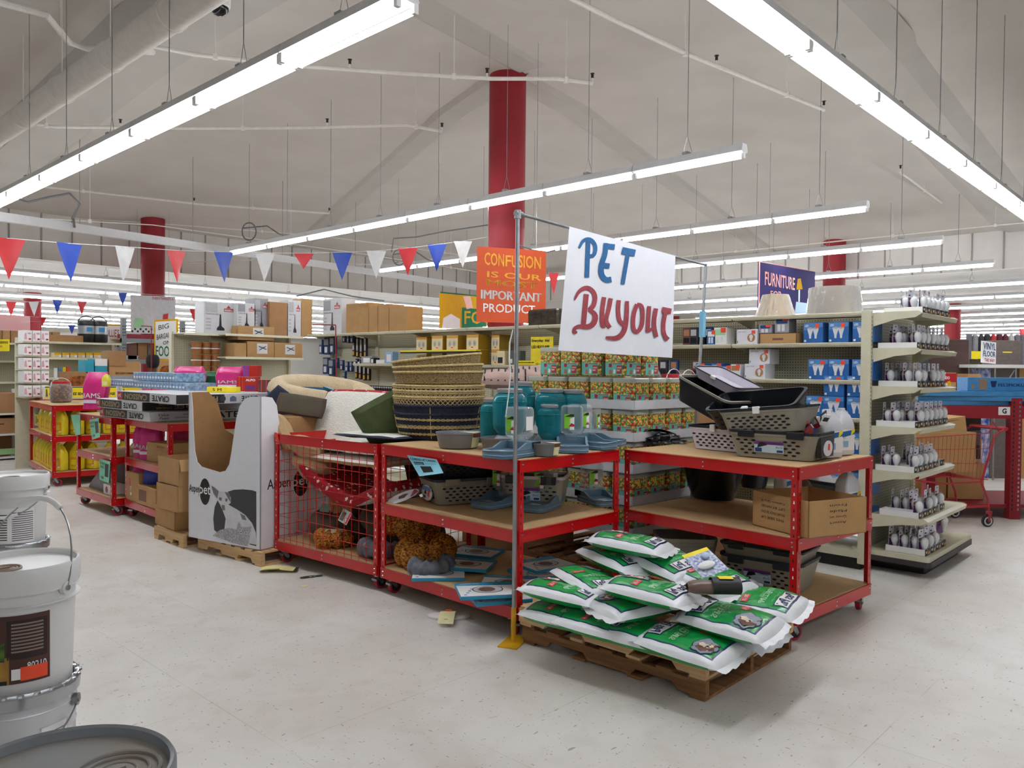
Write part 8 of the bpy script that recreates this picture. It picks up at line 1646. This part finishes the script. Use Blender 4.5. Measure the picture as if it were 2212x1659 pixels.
m = MB(); m.lathe([(0, 1.57), (.07, 1.575), (.095, 1.62), (.105, 1.68), (.10, 1.74), (.075, 1.785), (.0, 1.80)], 24, HAIR, (0, .015, 0)); h_ = m.build('hair', po)
m = MB(); m.grid(lambda s, r: Vector(((.18+.05*(1-r)+.05*sin(pi*min(1, r*1.0))*(r < .95))*cos(2*pi*s)*(1 if r < .8 else 1-(r-.8)*2.9), (.135+.01*(1-r))*sin(2*pi*s)*(1 if r < .8 else 1-(r-.8)*2.2), .86+.60*r)), 28, 14, PTOP, wu=True); m.build('top', po)
m = MB(); m.grid(lambda s, r: Vector((.20*cos(2*pi*s)*(1-.1*r), .15*sin(2*pi*s), .55+.36*r)), 20, 4, P('dark_trousers', '23242c', .8), wu=True)
for sx in (-1, 1): m.lathe([(.07, .05), (.085, .5), (.11, .9)], 16, P('dark_trousers', ''), (sx*.10, 0, 0))
m.build('trousers', po)
# ================================================================== right side: trolley, rack, boxes
cr = radians(-46.9)
t = thing('shopping_trolley', 'red wire shopping trolley loaded with a big brown carton', 'shopping trolley'); w0 = at(2136, 1138, 0); hd = Vector((-cos(radians(46.93)), sin(radians(46.93)), 0))
ang = atan2(.72, -.69)+.12; t.location = (w0.x, w0.y, 0); t.rotation_euler[2] = ang    # x forward (image left), y = away side is negative
TRR = P('trolley_red', 'a8222e', .35, coat=.2)
m = MB(); W_ = .50; yy = (0, -W_)
def bk(x, k, z): return Vector((x, -W_/2+(W_/2-.06*(x/.9))*k, z))
top = lambda x: 1.0-.06*(x/.9); bot = lambda x: .50+.06*(x/.9)
m = MB()
for k in (-1, 1):
    for i in range(20): x = .02+i*.046; m.tube([bk(x-.03*0, k, top(x)), bk(x*.93+.05, k, bot(x))], .0024, TRR, 4)
    for f in (0, .33, .66, 1): m.tube([bk(x*.93+.05*(1-f) if 0 else x, k, top(x)+(bot(x)-top(x))*f) for x in (.02, .46, .9)], .0045 if f in (0, 1) else .003, TRR, 5)
for i in range(10): y = -1+2*i/9; m.tube([bk(.9, y, top(.9)), bk(.88, y, bot(.9))], .0024, TRR, 4); m.tube([bk(.06, y, bot(.06)), bk(.88, y, bot(.9))], .0024, TRR, 4)
m.tube([bk(.9, -1, top(.9)), bk(.9, 1, top(.9))], .0045, TRR, 5); m.build('wire_basket', t)
m = MB()
for k in (-1, 1):
    y = lambda x: bk(x, k, 0).y
    m.tube([Vector((-.16, y(0), 1.04)), Vector((-.05, y(0), .98)), Vector((.0, y(0), .80)), Vector((.10, y(0), .48)), Vector((.02, y(0), .30)), Vector((-.0, y(0), .14))], .012, TRR, 8)
    m.tube([Vector((.10, y(0), .48)), Vector((.5, y(.5), .46)), Vector((.85, y(.8), .50))], .010, TRR, 8); m.tube([Vector((.02, y(0), .22)), Vector((.6, y(.5), .20)), Vector((.88, y(.8), .16))], .012, TRR, 8)
    m.tube([Vector((-.16, y(0), 1.04)), Vector((-.10, y(0), 1.02)), Vector((-.02, y(0), 1.12)), Vector((.02, y(0), 1.0))], .007, TRR, 6)
m.tube([Vector((.88, -.09, .16)), Vector((.88, -.41, .16))], .01, TRR, 6); m.build('frame', t)
m = MB(); m.tube([Vector((-.17, .02, 1.045)), Vector((-.17, -W_-.02, 1.045))], .020, TRR, 12); m.build('handle', t)
for x, y in ((0, 0), (0, -W_), (.86, -.09), (.86, -.41)):
    c = MB().at(T(x, y, 0)); c.prism([(-.02, .16), (.02, .16), (.03, .065), (.01, .055)], -.024, -.020, TRR, 'y').prism([(-.02, .16), (.02, .16), (.03, .065), (.01, .055)], .020, .024, TRR, 'y').box(-.02, .02, -.024, .024, .14, .17, TRR); cc = c.build('caster', t)
    w = MB().at(T(x+.02, y, .063) @ Matrix.Rotation(pi/2, 4, 'X')); w.lathe([(.047, -.015), (.06, -.014), (.063, 0), (.06, .014), (.047, .015)], 24, BLACK); w.lathe([(0, -.013), (.047, -.016)], 20, GREYP, cap=False); w.lathe([(.047, .016), (0, .013)], 20, GREYP, cap=False); w.build('wheel', cc)
Mt = Matrix.Translation(t.location) @ Matrix.Rotation(ang, 4, 'Z'); c = carton_at('cardboard_carton', 'huge brown carton riding tilted in the red shopping trolley', 'box', (0, 0, 0), 0, .86, .36, .52, CARD2, lambda m, w, d, h: (m.text('TIT MARKET PLACE', w*.1, h*.82, w*.28, h*.05, INK, lambda a, b: (a, d+.002, b), .02, 0, False), m.add([(w*.62+.03*cos(k*pi/8), d+.002, h*.8+.04*sin(k*pi/8)) for k in range(16)], [tuple(range(16))], BRN)))
c.matrix_world = Mt @ Matrix.Translation((.06, -.43, .57)) @ Matrix.Rotation(radians(-9), 4, 'Y'); 
c2 = carton_at('cardboard_carton', 'second brown carton filling the red shopping trolley\'s basket', 'box', (0, 0, 0), 0, .74, .38, .42, CARD2); c2.matrix_world = Mt @ Matrix.Translation((.12, -.44, .58)); c.matrix_world = Mt @ Matrix.Translation((.22, -.43, 1.0)) @ Matrix.Rotation(radians(8), 4, 'Y')
c.scale = (1, 1, .34)
# red rack with blue boxes on top
t = thing('pallet_rack', 'red perforated rack post and beam under the blue flooring boxes', 'rack'); rp = at(2192, 1122, 0); RU = CR.to_2d().normalized().to_3d(); RN = Vector((-RU.y, RU.x, 0))
ra = -46.9; t.location = rp; t.rotation_euler[2] = radians(ra)
m = MB().box(-.06, .06, 0, .10, 0, 1.36, DRED)
for k in range(25): m.flat([(-.045, .1+k*.05), (-.025, .1+k*.05), (-.028, .125+k*.05), (-.042, .125+k*.05)], INK, FY()); m.flat([(.022, .1+k*.05), (.042, .1+k*.05), (.04, .125+k*.05), (.024, .125+k*.05)], STEEL, FY())
m.build('upright', t); MB().box(-1.0, -.06, 0, .05, 1.13, 1.27, DRED).box(.06, 1.4, 0, .05, 1.13, 1.27, DRED).box(-1, -.9, 1.0, 1.1, 0, 1.27, DRED).box(-1.0, -.9, 0, .1, 0, 1.27, DRED).build('beam', t); MB().box(-1.0, 1.4, .05, 1.1, 1.24, 1.27, MDF).build('deck', t); MB().box(-1.0, 1.4, .05, 1.1, .12, .16, DRED).build('lower_beam', t)
m = MB().box(-.21, -.08, -.004, 0, 1.17, 1.26, WPAPER); m.text('G', -.17, 1.185, .05, .06, INK, FY(-.0055), .04); m.build('bay_letter_card', t)
def rack(x, y): v = RU*x+RN*y; return (rp.x+v.x, rp.y+v.y)
FLB = P('flooring_box_blue', '3f83b8', .35, var=.12, scale=8, stretch=(1, 6, 6)); k = 0
for (x, y, w, d, z, h, rz, lb) in ((-1.05, .02, 1.15, .32, 1.272, .05, 2, 'blue flooring box, lowest at the left of the rack top'), (.1, .04, 1.25, .32, 1.272, .05, -2, 'blue flooring box, lowest at the right of the rack top'), (-1.08, .06, 1.15, .30, 1.324, .05, -3, 'blue flooring box, second layer at the left'), (.08, .04, 1.25, .30, 1.324, .05, 2, 'blue flooring box, second layer at the right'), (-1.12, .0, 1.12, .32, 1.376, .055, 1, 'blue flooring box, third layer at the left'), (-.02, .04, 1.2, .32, 1.376, .055, -2, 'blue flooring box, third layer at the right')):
    q = rack(x, y); carton_at('flooring_box', lb, 'box', (q[0], q[1], z), radians(ra+rz), w, d, h, FLB, None, 'blue flooring boxes on the rack')
q = rack(-.50, .10); carton_at('flooring_box', 'taller blue box with a window and a badge, topmost on the blue flooring boxes', 'box', (q[0], q[1], 1.432), radians(ra+3), .85, .20, .155, FLB, lambda m, w, d, h: (m.flat([(w*.15, h*.1), (w*.27, h*.1), (w*.27, h*.9), (w*.15, h*.9)], P('window_tan', '8f7a60', .5), FY()), m.text('FELSMOKU', w*.42, h*.35, w*.36, h*.22, LN, FY(), .03), m.flat([(w*.33, h*.3), (w*.38, h*.3), (w*.4, h*.75), (w*.31, h*.75)], LN, FY()), m.flat([(w*.05, h*.2), (w*.1, h*.2), (w*.1, h*.5), (w*.05, h*.5)], P('window_tan', ''), FY())))
for i, (x, y, w, d, h, lb) in enumerate(((-1.0, .35, .42, .45, .42, 'brown carton with a dark mark beneath the rack'), (-.56, .35, .42, .45, .42, 'brown carton beneath the rack, beside the post'))):
    q = rack(x, y); carton_at('cardboard_carton', lb, 'box', (q[0], q[1], .165), radians(ra), w, d, h, CARD2, (lambda m, w, d, h: m.flat([(w*.35, h*.5), (w*.55, h*.5), (w*.55, h*.7), (w*.35, h*.7)], INK, FY())) if i == 0 else None)
for i in range(3): q = rack(-.9, .5); carton_at('wrapped_stock', 'dark shrink-wrapped stock in the rack, %s layer up' % ORD[i], 'stock', (q[0], q[1], .62+i*.17), radians(ra), .8, .4, .165, [P('dark_stock', '3c3838', .5), P('grey_stock', '6a6468', .5), P('dark_stock', '')][i])
# condo boxes, brown panel carton, red column base behind
CND = P('condo_red', 'b81f2d', .4); 
def dboxc(name, label, cat, x0, x1, ytop, z, D, d, mat, deco=None, group=None, rz=0, h=None):
    a = dep(x0, 800, D); b = dep(x1, 800, D); w = (b-a).length; hh = h or (dep(x0, ytop, D).z-z)
    return carton_at(name, label, cat, (a.x, a.y, z), radians(ra)+rz, w, d, hh, mat, deco, group)
def deco_condo(m, w, d, h):
    m.flat([(.0, h*.72), (w, h*.72), (w, h*.98), (.0, h*.98)], CND, FY()); m.text('CONDO', w*.42, h*.8, w*.35, h*.09, WPAPER, FY(-.002), .04); m.flat([(0, 0), (w*.93, 0), (w*.93, h*.4), (w*.8, h*.68), (0, h*.7)], WPAPER, FY()); m.flat([(w*.75+w*.09*cos(k*pi/7)*(1 if k % 2 else .6), h*.68+h*.1*sin(k*pi/7)*(1 if k % 2 else .6)) for k in range(14)], SIGN_Y, FY(-.003)); m.flat([(w*.5, h*.6), (w*.62, h*.6), (w*.62, h*.63), (w*.57, h*.63), (w*.57, h*.3), (w*.55, h*.3), (w*.55, h*.63), (w*.5, h*.63)], INK, FY(-.003))
for i, (z, yt, h) in enumerate(((1.0-.24, 0, .42), (1.185, 0, .46))):
    dboxc('cat_condo_box', 'cat condo carton with a red header, %s of the two stacked behind the endcap' % ('lower', 'upper')[i], 'box', 2004, 2066, 0, z, 10.6, .5, CARD2, deco_condo, h=h-.005)
    for k in range(2): dboxc('cardboard_carton', 'brown carton with printed lines, %s right of the %s condo carton' % (ORD[k], ('lower', 'upper')[i]), 'box', 2068+k*26, 2092+k*27, 0, z, 10.65+k*.1, .45, CARD2 if k else CARD, lambda m, w, d, h: [m.flat([(w*.3, h*(.2+.15*j)), (w*.7, h*(.2+.15*j)), (w*.7, h*(.24+.15*j)), (w*.3, h*(.24+.15*j))], BRN, FY()) for j in range(4)], h=h-.02)
dboxc('cardboard_carton', 'long brown carton base under the condo cartons', 'box', 2000, 2124, 0, 0, 10.75, .5, CARD, h=.755)
dboxc('flat_furniture_box', 'tall dark brown furniture panel carton behind the endcap', 'box', 2008, 2092, 733, 0, 12.5, .3, P('walnut_panel', '4a3530', .5, var=.15, scale=3, stretch=(1, 1, 8)))
dboxc('flat_furniture_box', 'tall charcoal panel carton beside the dark brown one', 'box', 1985, 2007, 690, 0, 12.4, .3, P('charcoal_panel', '3b3a42', .5))
# carpet rolls and white bench behind
RC = [P('carpet_grey', '6d6b70', .9), P('carpet_pale', 'b5b0ac', .9), P('carpet_maroon', '5e2a34', .9), P('carpet_red', 'b0303a', .9), P('carpet_dark', '3c383c', .9), P('carpet_silver', '8f8f95', .9)]
for i in range(12):
    p = dep(2092+i*13, 800, 15.5); m = MB().lathe([(.055, 0), (.055, dep(0, 702+(i*7 % 5)*2, 15.5).z), (.02, dep(0, 701, 15.5).z), (0, dep(0, 701, 15.5).z)], 16, RC[(i*5+i//3) % 6]); m.build('carpet_roll', None, 'upright rolled carpet, %s from the left behind the vinyl floor sign' % ORD[i], 'carpet roll', 'rolled carpets', loc=(p.x, p.y, 0))
dboxc('panel_carton', 'wide grey-brown panel box with yellow tags before the carpet rolls', 'box', 2141, 2206, 762-27, 0, 14.6, .3, P('taupe_panel', '6d635e', .6, var=.1))
for i, (x, lb) in enumerate(((2098, 'bright yellow price card left of the vinyl floor sign'), (2166, 'yellow price strip on the wide grey-brown box'))):
    p = dep(x, 768 if i == 0 else 762, 14.4); MB().box(0, .17, -.004, 0, -.06 if i == 0 else 0, .08 if i == 0 else .02, YEL).build('price_card', None, lb, 'sign', loc=p, rz=radians(ra))
dboxc('wire_bin', 'dark bin of small goods under the yellow price card', 'box', 2094, 2118, 776, 0, 14.5, .3, P('dark_goods', '4a4230', .6, var=.5, scale=30))
board('vinyl_sign', 'white handwritten VINYL FLOOR sign hanging at the right', (2121, 736), (2152, 740), (2146, 786), (2118, 783), 12.2, WPAPER, [('t', 'VINYL', .10, .62, .85, .32, DBLUE, 0), ('t', 'FLOOR', .10, .30, .85, .26, DBLUE, 0), ('t', 'THIS WAY', .2, .06, .7, .16, CRIM, 0)])
t = thing('work_bench', 'white-topped folding bench with thin grey legs at the right edge', 'bench'); a, b = dep(2112, 787, 12.0), dep(2240, 786, 12.0); zt = a.z
v = (b-a); v.z = 0; L = v.length; rzb = atan2(v.y, v.x); t.location = (a.x, a.y, 0); t.rotation_euler[2] = rzb
MB().box(0, L, 0, .6, zt-.05, zt, PURE).build('bench_top', t); m = MB()
for x in (.30, .62): m.tube([(x, .05, zt-.05), (x, .05, 0)], .012, STEEL, 6)
m.tube([(.18, .05, 1.0), (.60, .05, zt-.08)], .01, STEEL, 6); m.build('bench_frame', t)
for i, (x0, x1, mt, lb) in enumerate(((2120, 2141, P('blue_film_wrap', '3556a8', .35, col2='c6cbe0', scale=14), 'blue and white wrapped bundle standing under the bench'), (2142, 2200, P('taupe_panel', ''), 'tall grey-brown panel under the bench'), (2202, 2240, CARD2, 'pale brown carton at the right edge under the bench'))): dboxc(('wrapped_bundle', 'furniture_carton', 'cardboard_carton')[i], lb, 'stock', x0, x1, 796, 0, 12.25, .3, mt)
# shelving far right and back to fill the aisles
for i, (x0, x1, D, lb) in enumerate(((1960, 2090, 22, 'far cream shelving row under the right-hand lights'), (2060, 2230, 27, 'farther cream shelving row at the right edge'))):
    a = dep(x0, 800, D); b = dep(x1, 800, D); w = (b-a).length; t = thing('gondola_shelving', lb, 'shelving', (a.x, a.y, 0), radians(ra)); MB().box(0, w, .4, .43, 0, 2.1, PEG).build('back_panel', t)
    for z in (.5, 1.0, 1.5, 2.1): MB().box(0, w, 0, .4, z-.03, z, CREAM).build('shelf', t)
# clothing-like bag on top right of the orange sign, dark wrapped goods
p0 = on_u(1140, 700, GU+.18); m = MB(); a = on_u(1142, 700, GU+.15); b = on_u(1208, 700, GU+.15)
m.bbox(0, a.y-b.y, 0, .25, 0, .19, P('dark_brown_film', '40382f', .15, var=.3, scale=12, bump=.5, bscale=18), .02); m.build('wrapped_goods', None, 'dark brown goods in shiny film on the shelving right of the orange sign', 'stock', loc=(GU+.12, a.y, GT+.001), rz=-pi/2)
